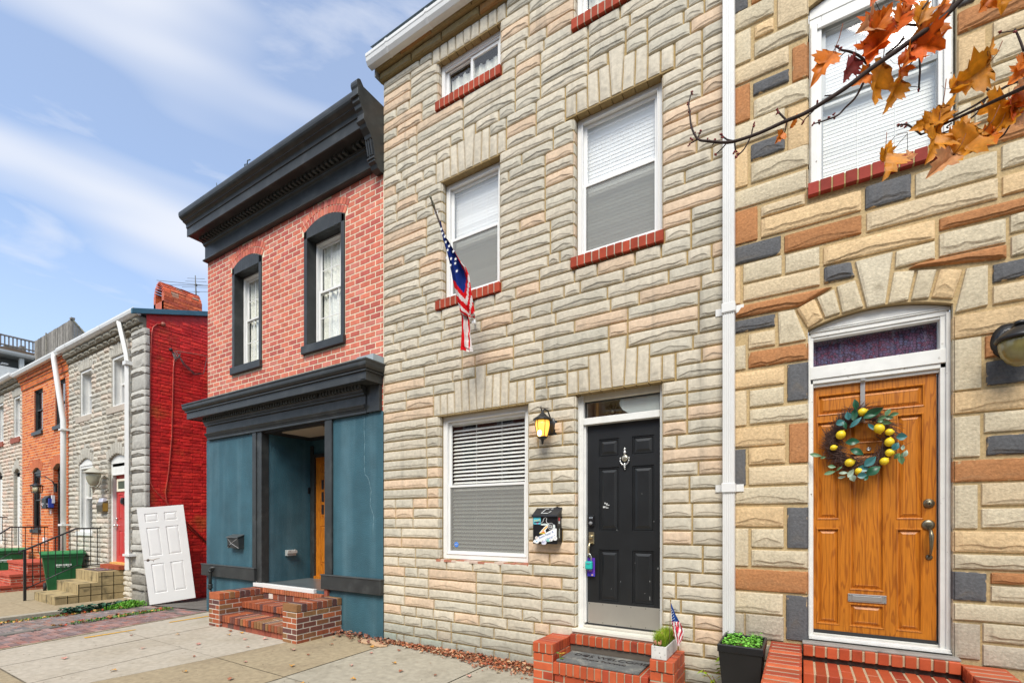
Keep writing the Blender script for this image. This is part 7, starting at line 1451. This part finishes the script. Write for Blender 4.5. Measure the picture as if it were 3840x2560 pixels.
grey=[[(-4.68,.05),(-3.05,.05),(-3.05,JA),(-4.62,JA)],[(-3.04,.05),(-1.2,.05),(-1.2,JA),(-3.04,JA)],[(-1.19,.05),(.8,.05),(.8,JA),(-1.19,JA)],[(.81,.05),(6,.05),(6,JA),(.81,JA)],[(-4.61,JA),(-3.04,JA),(-3.04,-3.09),(-4.6,-3.09)],[(-3.03,JA),(-1.19,JA),(-1.19,-3.09),(-3.03,-3.09)],[(-1.18,JA),(6,JA),(6,-3.09),(-1.18,-3.09)],[(-5.4,-3.1),(6,-3.1),(6,-4.88),(-5.4,-4.88)]]
sheet('pavement',[inset(p,.004) for p in grey],'concrete_grey')
sheet('kerb_strip',[[(EL(.05)-.10,.3),(EL(.05),.05),(EL(-4.9),-4.9),(EL(-4.9)-.10,-4.9)]],'concrete_tan',.006)
mk=[[(-8.60,-2.07),(-8.50,-2.09),(-8.50,-1.5),(-8.56,-1.48)],[(-8.78,-.95),(-8.70,-.97),(-8.70,-.37),(-8.79,-.36)]]
mat('yellow_paint',(.62,.33,.03),.8,.2,nscale=30,namt=.3)
sheet('yellow_paint_line',mk,'yellow_paint',.005)
# far pavement, its kerb, and the asphalt apron by the red wall
mb=MB(); 
for (a,b,c,d) in ((-40,-14.4,-4,.1),(-14.39,-12.42,-1.55,.1),(-14.39,-12.42,-4,-1.56),(-16.4,-14.4,-1.6,-.9)):
    if a==-16.4: continue
    mb.box(a,b,c,d,-.24,-.11)
mb.build('pavement','concrete_tan')['kind']='structure'
mb=MB(); mb.box(-12.41,-12.24,-6,-.05,-.30,-.105); mb.build('kerb','concrete_grey',bev=.01)['kind']='structure'
sheet('alley',[[(-12.3,-.0),(-9.40,0),(-9.40,9),(-12.3,9)]],'asphalt',.012)
# brick alley paving: two bands either side of a worn granite strip
r=random.Random(81); BRK=[(.22,.165,.145),(.24,.17,.145),(.20,.16,.15),(.26,.15,.12),(.18,.165,.16),(.25,.20,.18)]
mb=MB()
y=-7.0; i=0
while y<-.05:
    lo=-12.24; hi=EL(y)-.115; x=lo-(.1 if i%2 else 0)
    while x<hi:
        a,b=max(x,lo),min(x+.205,hi); mid=(a+b)/2; gs=-10.72+(-y)*.19
        if b-a>.04 and not(gs-.07<mid<gs+.07) and not(y>-.55 and r.random()<.35):
            z=gz(mid)+r.uniform(-.004,.006)+.004; c=V(r.choice(BRK),.8,1.25,r)
            if mid>gs: c=V(c,1.0,1.15,r); c=(c[0]*1.05,c[1]*.85,c[2]*.85)
            j=.009; t_=[r.uniform(-.003,.003) for _ in range(4)]
            mb.hexa([(a+j,y+j,z-.03),(b-j/2,y+j,z-.03),(b-j/2,y+.1-j/2,z-.03),(a+j,y+.1-j/2,z-.03),(a+j,y+j,z+t_[0]),(b-j/2,y+j,z+t_[1]),(b-j/2,y+.1-j/2,z+t_[2]),(a+j,y+.1-j/2,z+t_[3])],c)
        x+=.205
    y+=.104; i+=1
mb.build('brick_paving','brick_face')['kind']='structure'
sheet('brick_paving_bed',[[(-12.26,-7),(EL(-7)-.1,-7),(EL(0)-.1,0),(-12.26,0)]],'asphalt',-.004)
mb=MB(); y=-6.8
while y<-.5:
    l=r.uniform(.25,.5); gs=-10.72+(-y)*.19; g2=-10.72+(-(y+l))*.19; z=gz(gs)
    mb.hexa([(gs-.06,y+.01,z-.05),(gs+.06,y+.01,z-.05),(g2+.06,y+l-.01,z-.05),(g2-.06,y+l-.01,z-.05),(gs-.055,y+.01,z+.03),(gs+.05,y+.01,z+.02),(g2+.05,y+l-.01,z+.02),(g2-.055,y+l-.01,z+.03)],V((.16,.145,.13),.8,1.3,r)); y+=l
mb.build('granite_strip','stone_face',bev=.012)['kind']='structure'
# ---- the row across the street, seen only in the window panes
for k,(x0,x1,h,c) in enumerate(((-16,-10.5,8.2,(.36,.12,.08)),(-10.5,-5.5,9.0,(.30,.10,.07)),(-5.5,-.5,8.4,(.42,.36,.28)),(-.5,4.5,9.2,(.34,.11,.07)),(4.5,10,8.3,(.45,.40,.33)))):
    t=thing('row_house',['darker brick house','tall brown brick house','stone house','brick house','pale stone house'][k]+' across the street behind the viewer','house',((x0+x1)/2,-15,0),'houses across the street'); hol=[(x0+.8+i*2.2,x0+1.7+i*2.2,z,z+1.5) for i in range(2) for z in (1.2,4.2,6.4) if z+1.6<h]
    mb=MB(); TT=lambda a,d,hh:(a,-15-d,hh)
    for a,b,cc,d in cut_rects(x0,x1,0,h,hol): mb.quad((b,-15,cc),(a,-15,cc),(a,-15,d),(b,-15,d),c)
    mb.box(x0,x1,-22,-15.3,0,h-.1,c); mb.box(x0,x1,-15.2,-14.8,h-.3,h,(.2,.2,.2)); mb.build('wall','brick_face',t)
    for a,b,cc,d in hol: m_=MB(); m_.frame(a,b,cc,d,.08,-15.12,-15.04); w=m_.build('window','white_vinyl',t); m_=MB(); m_.box(a,b,-15.2,-15.15,cc,d); m_.build('pane','room_dark',w)
# ============================================================ LEAVES ON THE GROUND
LC=[(.40,.13,.05),(.46,.19,.09),(.30,.10,.05),(.50,.27,.16),(.36,.09,.04),(.25,.11,.06),(.48,.34,.20)]
def leaf_shape(L,r,curl=.25):
    """flat maple-like outline with a folded midrib; returns verts and faces"""
    pts=[(0,0),(.10,.16),(.30,.12),(.42,.30),(.30,.38),(.46,.58),(.24,.60),(.20,.82),(.0,1.0)]
    pts=[(x*r.uniform(.85,1.15),y) for x,y in pts]
    vs=[];fs=[]
    right=[(x*L,y*L) for x,y in pts]; n=len(pts)
    cx=[(0,y*L) for x,y in pts]
    for x,y in cx: vs.append((x,y,math.sin(y/L*2.5)*L*curl*.5))
    for x,y in right: vs.append((x,y,math.sin(y/L*2.5)*L*curl*.5+abs(x)*curl*r.uniform(.3,1.4)))
    for x,y in right: vs.append((-x,y,math.sin(y/L*2.5)*L*curl*.5+abs(x)*curl*r.uniform(.3,1.4)))
    for i in range(n-1):
        fs.append((i,n+i,n+i+1,i+1)); fs.append((i,i+1,2*n+i+1,2*n+i))
    return vs,fs
def put_leaf(mb,p,L,rot,col,r,curl=.3):
    vs,fs=leaf_shape(L,r,curl); mb.add([rot@Vector(v)+Vector(p) for v in vs],fs,[tuple(c*(1-.15*(i%3==0)) for c in col) for i in range(len(vs))])
def litter(name,n,f,mt='leaf',Lr=(.03,.06),cols=LC,seed=1,curl=.5,tilt=.5,label=None):
    r=random.Random(seed); mb=MB()
    for _ in range(n):
        x,y,z=f(r); rot=(Matrix.Rotation(r.uniform(0,6.28),3,'Z')@Matrix.Rotation(r.uniform(-tilt,tilt),3,'X')@Matrix.Rotation(r.uniform(-tilt,tilt),3,'Y'))
        put_leaf(mb,(x,y,z),r.uniform(*Lr),rot,V(r.choice(cols),.75,1.25,r),r,curl)
    o=mb.build(name,mt); tag(o,label,'leaves' if label else None,None,'stuff'); return o
def f1(r):
    x=r.uniform(-4.75,-2.42); w=.05+.17*max(0,min(1,(x+4.6)/2.0)); y=-abs(r.gauss(0,w*.6))-.02; return (x,y,.008+max(0,.055*(1-(-y)/(w+.05)))*r.random()*min(1,(x+5)/1.5))
litter('leaf_litter',1700,f1,Lr=(.022,.05),seed=2,label='drift of small dry brown leaves heaped along the foot of the pale stone house')
def f2(r): x=r.uniform(-6.0,-4.6); return (x,-abs(r.gauss(0,.10))-.02,gz(x)+.01+.03*r.random())
litter('leaf_litter',260,f2,Lr=(.025,.06),seed=3,cols=[(.22,.08,.05),(.35,.14,.08),(.18,.08,.06),(.42,.22,.12)],label='dark fallen leaves gathered at the foot of the blue stucco beside the steps')
def f3(r): x=r.uniform(-8.3,-1.0); y=r.uniform(-3.4,-.1); return (x,y,gz(x)+.004)
litter('leaf_crumbs',420,f3,Lr=(.006,.018),seed=4,curl=.2,tilt=.15,cols=[(.16,.08,.05),(.25,.14,.09),(.1,.08,.06)],label='tiny leaf crumbs scattered thinly over the pavement')
def f4(r):
    k=r.random()
    if k<.55: t=r.random(); x=-12.15+.25*r.random(); y=-2.6+2.3*t
    else: t=r.random(); y=-2.0+1.9*t; x=-10.72+(-y)*.19+r.uniform(-.14,.10)
    return (x,y,gz(x)+.012+.02*r.random())
litter('leaf_litter',170,f4,Lr=(.03,.075),seed=5,cols=[(.5,.16,.03),(.42,.10,.03),(.5,.3,.08),(.3,.12,.06),(.55,.06,.02)],label='bright orange and brown leaves caught in the weeds along the alley kerb')
def weeds(name,n,f,seed,h=(.02,.05),cols=((.10,.26,.03),(.16,.32,.05),(.07,.18,.03)),label=None,cat='weeds',round_=False):
    r=random.Random(seed); mb=MB()
    for _ in range(n):
        x,y,z=f(r); L=r.uniform(*h); a=r.uniform(0,6.28); c=V(r.choice(cols),.7,1.25,r); t=r.uniform(.1,1.0)
        if round_:
            m=6; rot=Matrix.Rotation(a,3,'Z')@Matrix.Rotation(t*.8,3,'X'); vs=[rot@Vector((L*math.cos(k*2*PI/m),L*math.sin(k*2*PI/m),0))+Vector((x,y,z)) for k in range(m)]+[rot@Vector((0,0,-L*.25))+Vector((x,y,z))]
            mb.add(vs,[(k,(k+1)%m,m) for k in range(m)],c)
        else:
            d=Vector((math.cos(a),math.sin(a),0)); s_=Vector((-d.y,d.x,0))*L*.22; p=Vector((x,y,z)); q=p+d*L*math.sin(t)+Vector((0,0,L*math.cos(t)))
            mb.add([p,p+(q-p)*.5+s_+Vector((0,0,.004)),q,p+(q-p)*.5-s_],[(0,1,2,3)],c)
    o=mb.build(name,'leaf'); tag(o,label,cat,None,'stuff'); return o
def w1(r):
    y=-2.5+2.4*r.random(); x=-12.20+abs(r.gauss(0,.10)); return (x,y,gz(x)+.005)
weeds('weeds',800,w1,8,label='green weeds growing along the foot of the alley kerb')
def w2(r):
    y=-1.75+1.6*(r.random()**.7); x=-10.72+(-y)*.19+r.gauss(0,.07)*(1.6+y*.6); return (x,y,gz(x)+.01)
weeds('weeds',1100,w2,9,label='low weeds in the granite strip between the alley bricks')
def w3(r): x=-12.10+r.uniform(-.05,.35)*r.random(); y=-.10+r.gauss(0,.16)-.25; return (x,y,gz(x)+r.random()*.14*max(0,1-abs(y+.3)*1.5))
weeds('weeds',1500,w3,10,h=(.02,.055),cols=((.13,.38,.03),(.20,.46,.05),(.09,.25,.02)),label='bright green clump of weeds at the stone corner behind the white door')
def w4(r): y=-1.35+1.2*r.random(); x=-12.20+r.uniform(-.1,.12); return (x,y,-.15+.10*r.random())
weeds('ivy',420,w4,12,h=(.02,.04),cols=((.02,.075,.045),(.03,.10,.05),(.05,.12,.08)),label='dark green ivy trailing over the kerb below the concrete steps',cat='ivy',round_=True)
# individual fallen leaves
fl_spots=[(x,y) for x,y in [(-5.1,-1.0),(-5.45,-1.55),(-4.9,-1.35),(-6.1,-1.2),(-6.5,-1.0),(-7.0,-.95),(-6.2,-1.75),(-7.2,-1.9),(-5.7,-2.1),(-5.0,-2.0),(-4.35,-1.0),(-4.0,-.7),(-3.7,-.9),(-4.5,-.55),(-3.9,-1.3),(-3.3,-.8),(-3.0,-.6),(-4.2,-1.7),(-3.5,-1.5),(-2.9,-1.1),(-4.7,-.35),(-4.3,-.30),(-6.75,-1.45),(-7.6,-1.3),(-8.1,-1.7),(-7.4,-2.6),(-6.4,-2.5),(-5.3,-.55),(-5.5,-.95),(-6.9,-.80),(-7.15,-.82),(-6.3,-.86)]]
LK=['small curled brown leaf lying on the pavement','faded pink leaf lying flat on the pavement','yellow-orange leaf lying on the pavement']
for i,(x,y) in enumerate(fl_spots):
    rr=random.Random(200+i); kk=i%3; c=[(.28,.11,.06),(.55,.28,.22),(.60,.30,.06)][kk]
    m_=MB(); put_leaf(m_,(0,0,.003),rr.uniform(.045,.08),Matrix.Rotation(rr.uniform(0,6.28),3,'Z'),V(c,.8,1.2,rr),rr,.35)
    o=m_.build('fallen_leaf','leaf'); o.location=(x,y,gz(x)+.004); tag(o,LK[kk],'leaf',['small brown leaves scattered over the pavement','pink leaves scattered over the pavement','orange leaves scattered over the pavement'][kk])
# flat stone slab shards at the seam
for i,(x,y,s_) in enumerate(((-4.98,-.20,.16),(-4.72,-.22,.15))):
    rr=random.Random(300+i); m_=MB(); P=[(s_*math.cos(a)*rr.uniform(.7,1.2),s_*.55*math.sin(a)*rr.uniform(.7,1.2)) for a in [k*2*PI/7 for k in range(7)]]; m_.prism(P,0,.02,'z',(.50,.33,.20)); o=m_.build('stone_shard','rough_stone',bev=.003); o.location=(x,y,.004)
    tag(o,['flat tan stone shard on the pavement nearer the brick steps','flat tan stone shard on the pavement nearer the stone wall'][i],'stone')
# ============================================================ MAPLE
tr=thing('maple_tree','maple with orange autumn leaves reaching in over the upper windows at the right','tree',(2.35,-3.0,0))
mb=MB(); E1=Vector(BRANCH[0][0][0]); mb.tube([(2.35,-3.0,-.1),(2.33,-3.0,.6),(2.38,-3.02,1.6),(2.30,-3.05,2.6),(2.35,-3.1,3.6),(2.45,-3.1,5.0),(2.3,-3.2,6.4)],[.17,.14,.125,.11,.095,.07,.03],12); mb.build('trunk','bark',tr)
mb=MB()
e=BRANCH[0][0]; mb.tube([(2.33,-3.08,3.2),(1.7,-3.1,3.35),(1.1,-3.2,3.3),tuple((Vector(e[0])*1.0))],[.05,.035,.022,e[1]],10)
E2=next(b for b in BRANCH if abs(b[-1][0][0]-W2END[0])<1e-6 and len(b)==7 and b is not BRANCH[0]) if False else BRANCH[W2I]
mb.tube([(2.32,-3.04,2.5),(1.6,-3.2,2.75),E2[0][0]],[.04,.022,E2[0][1]],10)
E3=BRANCH[W3I]; mb.tube([(1.6,-3.2,2.75),E3[0][0]],[.02,E3[0][1]],8)
for b in BRANCH:
    pts=[Vector(p) for p,_ in b]; rd=[q for _,q in b]
    if len(pts)>2:      # smooth the polyline
        P2=[];R2=[]
        for i in range(len(pts)-1):
            p0=pts[max(i-1,0)];p1=pts[i];p2=pts[i+1];p3=pts[min(i+2,len(pts)-1)]
            for k in range(4):
                t_=k/4; P2.append(.5*((2*p1)+(p2-p0)*t_+(2*p0-5*p1+4*p2-p3)*t_*t_+(3*p1-p0-3*p2+p3)*t_**3)); R2.append(rd[i]+(rd[i+1]-rd[i])*t_)
        P2.append(pts[-1]); R2.append(rd[-1]); pts,rd=P2,R2
    mb.tube(pts,rd,8)
mb.build('branch','bark',tr)
mb=MB(); r=random.Random(5)
for p,q in BUDS:
    for k in range(4): mb.ball(Vector(p)+Vector((r.uniform(-1,1),r.uniform(-1,1),r.uniform(-1,1)))*q*1.1,q*r.uniform(.6,.95),6,5,(.22,.035,.03))
mb.build_each('bud','plain',tr,per=4)
# leaves
LCO=[(.72,.28,.014),(.74,.20,.012),(.80,.145,.010),(.70,.34,.15),(.40,.10,.10),(.16,.05,.13)]
half=[(0,0),(.10,.07),(.30,.02),(.42,.10),(.36,.16),(.52,.22),(.44,.28),(.60,.42),(.44,.43),(.42,.50),(.26,.46),(.24,.60),(.30,.72),(.17,.70),(.12,.84),(0,1.0)]
camd=Vector((-.5218,.8531,0)); camr=Vector((.8531,.5218,0)); upv=Vector((0,0,1))
mb=MB(); r=random.Random(77)
for (p,L,ang,w,ci) in LEAVES:
    L*=.90
    a=math.radians(ang); ax=camr*math.cos(a)+upv*math.sin(a); sd=camr*(-math.sin(a))+upv*math.cos(a); nn=camd*-1
    tw=r.uniform(-.5,.5); sd=(sd*math.cos(tw)+nn*math.sin(tw)).normalized(); ax=(ax+nn*r.uniform(-.35,.35)).normalized(); nn=ax.cross(sd)
    c=LCO[ci]; cen=Vector(p)-ax*L*.5; fold=r.uniform(.25,.9); bend=r.uniform(-.6,.6); n=len(half); nin=3
    vs=[];cs=[];fs=[]
    for s_ in (1,-1):
        for (hx,hy) in half:
            hx2=hx*r.uniform(.82,1.15)*w*1.12
            for k in range(nin+1):
                u=k/nin; x=hx2*u*s_; y=hy-(1-u)*abs(hx)*.25; 
                z=abs(x)*fold+bend*math.sin(y*2.6)*.35+nz(x*5+ci,y*5,L*90)*.09
                vs.append(cen+ax*(y*L)+sd*(x*L)+nn*(z*L))
                vein=1.0-.22*(k==0)-.10*abs(math.sin(y*16+k)); e_=.9 if k==nin else 1.0; kk=vein*e_*(1+.25*nz(x*4,y*4,L*33+ci))
                cs.append((c[0]*kk,c[1]*kk*(.85+.3*r.random() if k==nin else 1),c[2]*kk))
    for si in range(2):
        o_=si*n*(nin+1)
        for i in range(n-1):
            for k in range(nin):
                a0=o_+i*(nin+1)+k; fs.append((a0,a0+1,a0+nin+2,a0+nin+1) if si==0 else (a0,a0+nin+1,a0+nin+2,a0+1))
    mb.add(vs,fs,cs,True)
    st=cen; mb.tube([st,st-ax*L*.25+Vector((0,0,L*.12)),st-ax*L*.4+Vector((0,0,L*.35))],L*.010,4,(.30,.10,.04))
mb.build('leaves','maple_leaf',tr)
# upper crown beyond the frame, so the tree is whole from elsewhere
mb=MB(); lf=MB()
for k in range(26):
    a=r.uniform(0,6.28); z=r.uniform(3.4,6.2); l=r.uniform(.5,1.3); p0=Vector((2.38,-3.1,z)); dx=math.cos(a); 
    p1=p0+Vector((abs(dx)*.9+.2,math.sin(a),.55))*l; mb.tube([p0,(p0+p1)/2+Vector((0,0,.05)),p1],[.02,.012,.004],6)
    for q in range(16):
        pp=p0+(p1-p0)*r.uniform(.35,1.1)+Vector((r.gauss(0,.12),r.gauss(0,.12),r.gauss(0,.12))); rot=Matrix.Rotation(r.uniform(0,6.28),3,'Z')@Matrix.Rotation(r.uniform(.5,2.2),3,'X'); put_leaf(lf,pp,r.uniform(.08,.13),rot,V(r.choice(LCO[:3]),.8,1.15,r),r,.3)
mb.build('upper_branch','bark',tr); lf.build('upper_leaves','maple_leaf',tr)
# bare tree far away beyond the deck
bt=thing('bare_tree','leafless pale grey tree seen faintly above the deck railing','tree',(-40,8,0)); mb=MB(); r=random.Random(9)
mb.tube([(-40,8,-.2),(-40.1,8,6),(-40,8.1,10.5)],[.2,.14,.05],8,(.2,.18,.17)); mb.build('trunk','plain',bt); mb=MB()
def twig(p,d,l,rad,dep):
    q=p+d*l; mb.tube([p,(p+q)/2+Vector((r.gauss(0,.03),r.gauss(0,.03),0))*l,q],[rad,rad*.8,rad*.6],4,(.28,.25,.24))
    if dep: 
        for _ in range(3): twig(p+(q-p)*r.uniform(.4,1),(d+Vector((r.gauss(0,.5),r.gauss(0,.5),r.gauss(.1,.3)))).normalized(),l*.65,rad*.6,dep-1)
for z in (6,7.5,9,10.3):
    for k in range(3): a=r.uniform(0,6.28); twig(Vector((-40,8,z)),Vector((math.cos(a)*.6,math.sin(a)*.6,.8)).normalized(),1.9,.035,3)
mb.build('branch','plain',bt)

t=thing('bare_tree','leafless street tree behind the viewer, mirrored in the window panes','tree',(2.6,-9.2,0)); mb=MB(); r=random.Random(12)
mb.tube([(2.6,-9.2,-.1),(2.55,-9.2,3),(2.6,-9.1,6.5)],[.16,.12,.04],8); mb.build('trunk','bark',t); mb=MB()
for z in (2.8,3.5,4.2,5,5.8,6.3):
    for k in range(4): a=r.uniform(0,6.28); twig(Vector((2.58,-9.2,z)),Vector((math.cos(a)*.8,math.sin(a)*.8,.6)).normalized(),1.6,.03,3)
mb.build('branch','bark',t)
CR1=(0,-12,31);CS1=(1.3,1.3,5.5);CL1=(.6,.94,1.1);CR2=(4,-9,40);CS2=(3,3,13);CL2=(2.6,.2,1.4)
# ============================================================ WORLD, LIGHT, CAMERA
wd=bpy.data.worlds.new('World'); SC.world=wd; wd.use_nodes=True; nt=wd.node_tree; N=nt.nodes; Lk=nt.links
bg=N['Background']; sky=N.new('ShaderNodeTexSky'); sky.sky_type='NISHITA'; sky.sun_disc=False
SEL,SAZ=math.radians(50),math.radians(160)
sky.sun_elevation=SEL; sky.sun_rotation=SAZ; sky.air_density=1.0; sky.dust_density=1.2; sky.ozone_density=1.3
tc=N.new('ShaderNodeTexCoord')
def cloud(rot,scale,loc,nsc,det,rgh,dist,lo,hi,a,b):
    mp=N.new('ShaderNodeMapping'); mp.inputs['Rotation'].default_value=[math.radians(v) for v in rot]; mp.inputs['Scale'].default_value=scale; mp.inputs['Location'].default_value=loc
    Lk.new(tc.outputs['Generated'],mp.inputs[0]); n1=N.new('ShaderNodeTexNoise'); n1.inputs['Scale'].default_value=nsc; n1.inputs['Detail'].default_value=det; n1.inputs['Roughness'].default_value=rgh; n1.inputs['Distortion'].default_value=dist; Lk.new(mp.outputs[0],n1.inputs[0])
    r1=N.new('ShaderNodeMapRange'); r1.interpolation_type='SMOOTHSTEP'; r1.inputs[1].default_value=lo; r1.inputs[2].default_value=hi; r1.inputs[3].default_value=a; r1.inputs[4].default_value=b; Lk.new(n1.outputs[0],r1.inputs[0]); return r1.outputs[0]
c1=cloud(CR1,CS1,CL1,1.0,3,.45,.3,.33,.66,0,.95)
c2=cloud(CR2,CS2,CL2,1.0,8,.55,.5,.34,.72,0,.62)
m0=N.new('ShaderNodeMath'); m0.operation='MAXIMUM'; Lk.new(c1,m0.inputs[0]); Lk.new(c2,m0.inputs[1])
sx=N.new('ShaderNodeSeparateXYZ'); Lk.new(tc.outputs['Generated'],sx.inputs[0]); hz=N.new('ShaderNodeMapRange'); hz.inputs[1].default_value=.0; hz.inputs[2].default_value=.42; hz.inputs[3].default_value=.62; hz.inputs[4].default_value=.30; Lk.new(sx.outputs[2],hz.inputs[0])
m1=N.new('ShaderNodeMath'); m1.operation='MAXIMUM'; Lk.new(m0.outputs[0],m1.inputs[0]); Lk.new(hz.outputs[0],m1.inputs[1])
tn=N.new('ShaderNodeMix'); tn.data_type='RGBA'; tn.blend_type='MULTIPLY'; tn.inputs[0].default_value=1; Lk.new(sky.outputs[0],tn.inputs[6]); tn.inputs[7].default_value=(1.10,1.50,1.78,1)
mx=N.new('ShaderNodeMix'); mx.data_type='RGBA'; Lk.new(m1.outputs[0],mx.inputs[0]); Lk.new(tn.outputs[2],mx.inputs[6]); mx.inputs[7].default_value=(6.0,6.2,6.7,1)
Lk.new(mx.outputs[2],bg.inputs[0]); bg.inputs[1].default_value=.1
su=bpy.data.lights.new('sun','SUN'); su.energy=2.9; su.angle=math.radians(30); su.color=(1,.94,.84)
so=bpy.data.objects.new('sun',su); COL.objects.link(so)
d=Vector((math.sin(SAZ)*math.cos(SEL),math.cos(SAZ)*math.cos(SEL),math.sin(SEL)))
so.rotation_euler=d.to_track_quat('Z','Y').to_euler(); so.location=(0,-10,20)
cm=bpy.data.cameras.new('camera'); cm.sensor_width=36; cm.lens=1780/3840*36; cm.shift_y=.175; cm.clip_start=.05; cm.clip_end=3000
co=bpy.data.objects.new('camera',cm); COL.objects.link(co); co.location=(0,-4.618,1.63); co.rotation_euler=(math.radians(90),0,math.radians(31.45)); SC.camera=co
SC.view_settings.view_transform='Standard'; SC.view_settings.look='None'; SC.view_settings.gamma=1; SC.view_settings.exposure=.60
SC.cycles.max_bounces=6; SC.cycles.transparent_max_bounces=12; SC.cycles.use_denoising=True
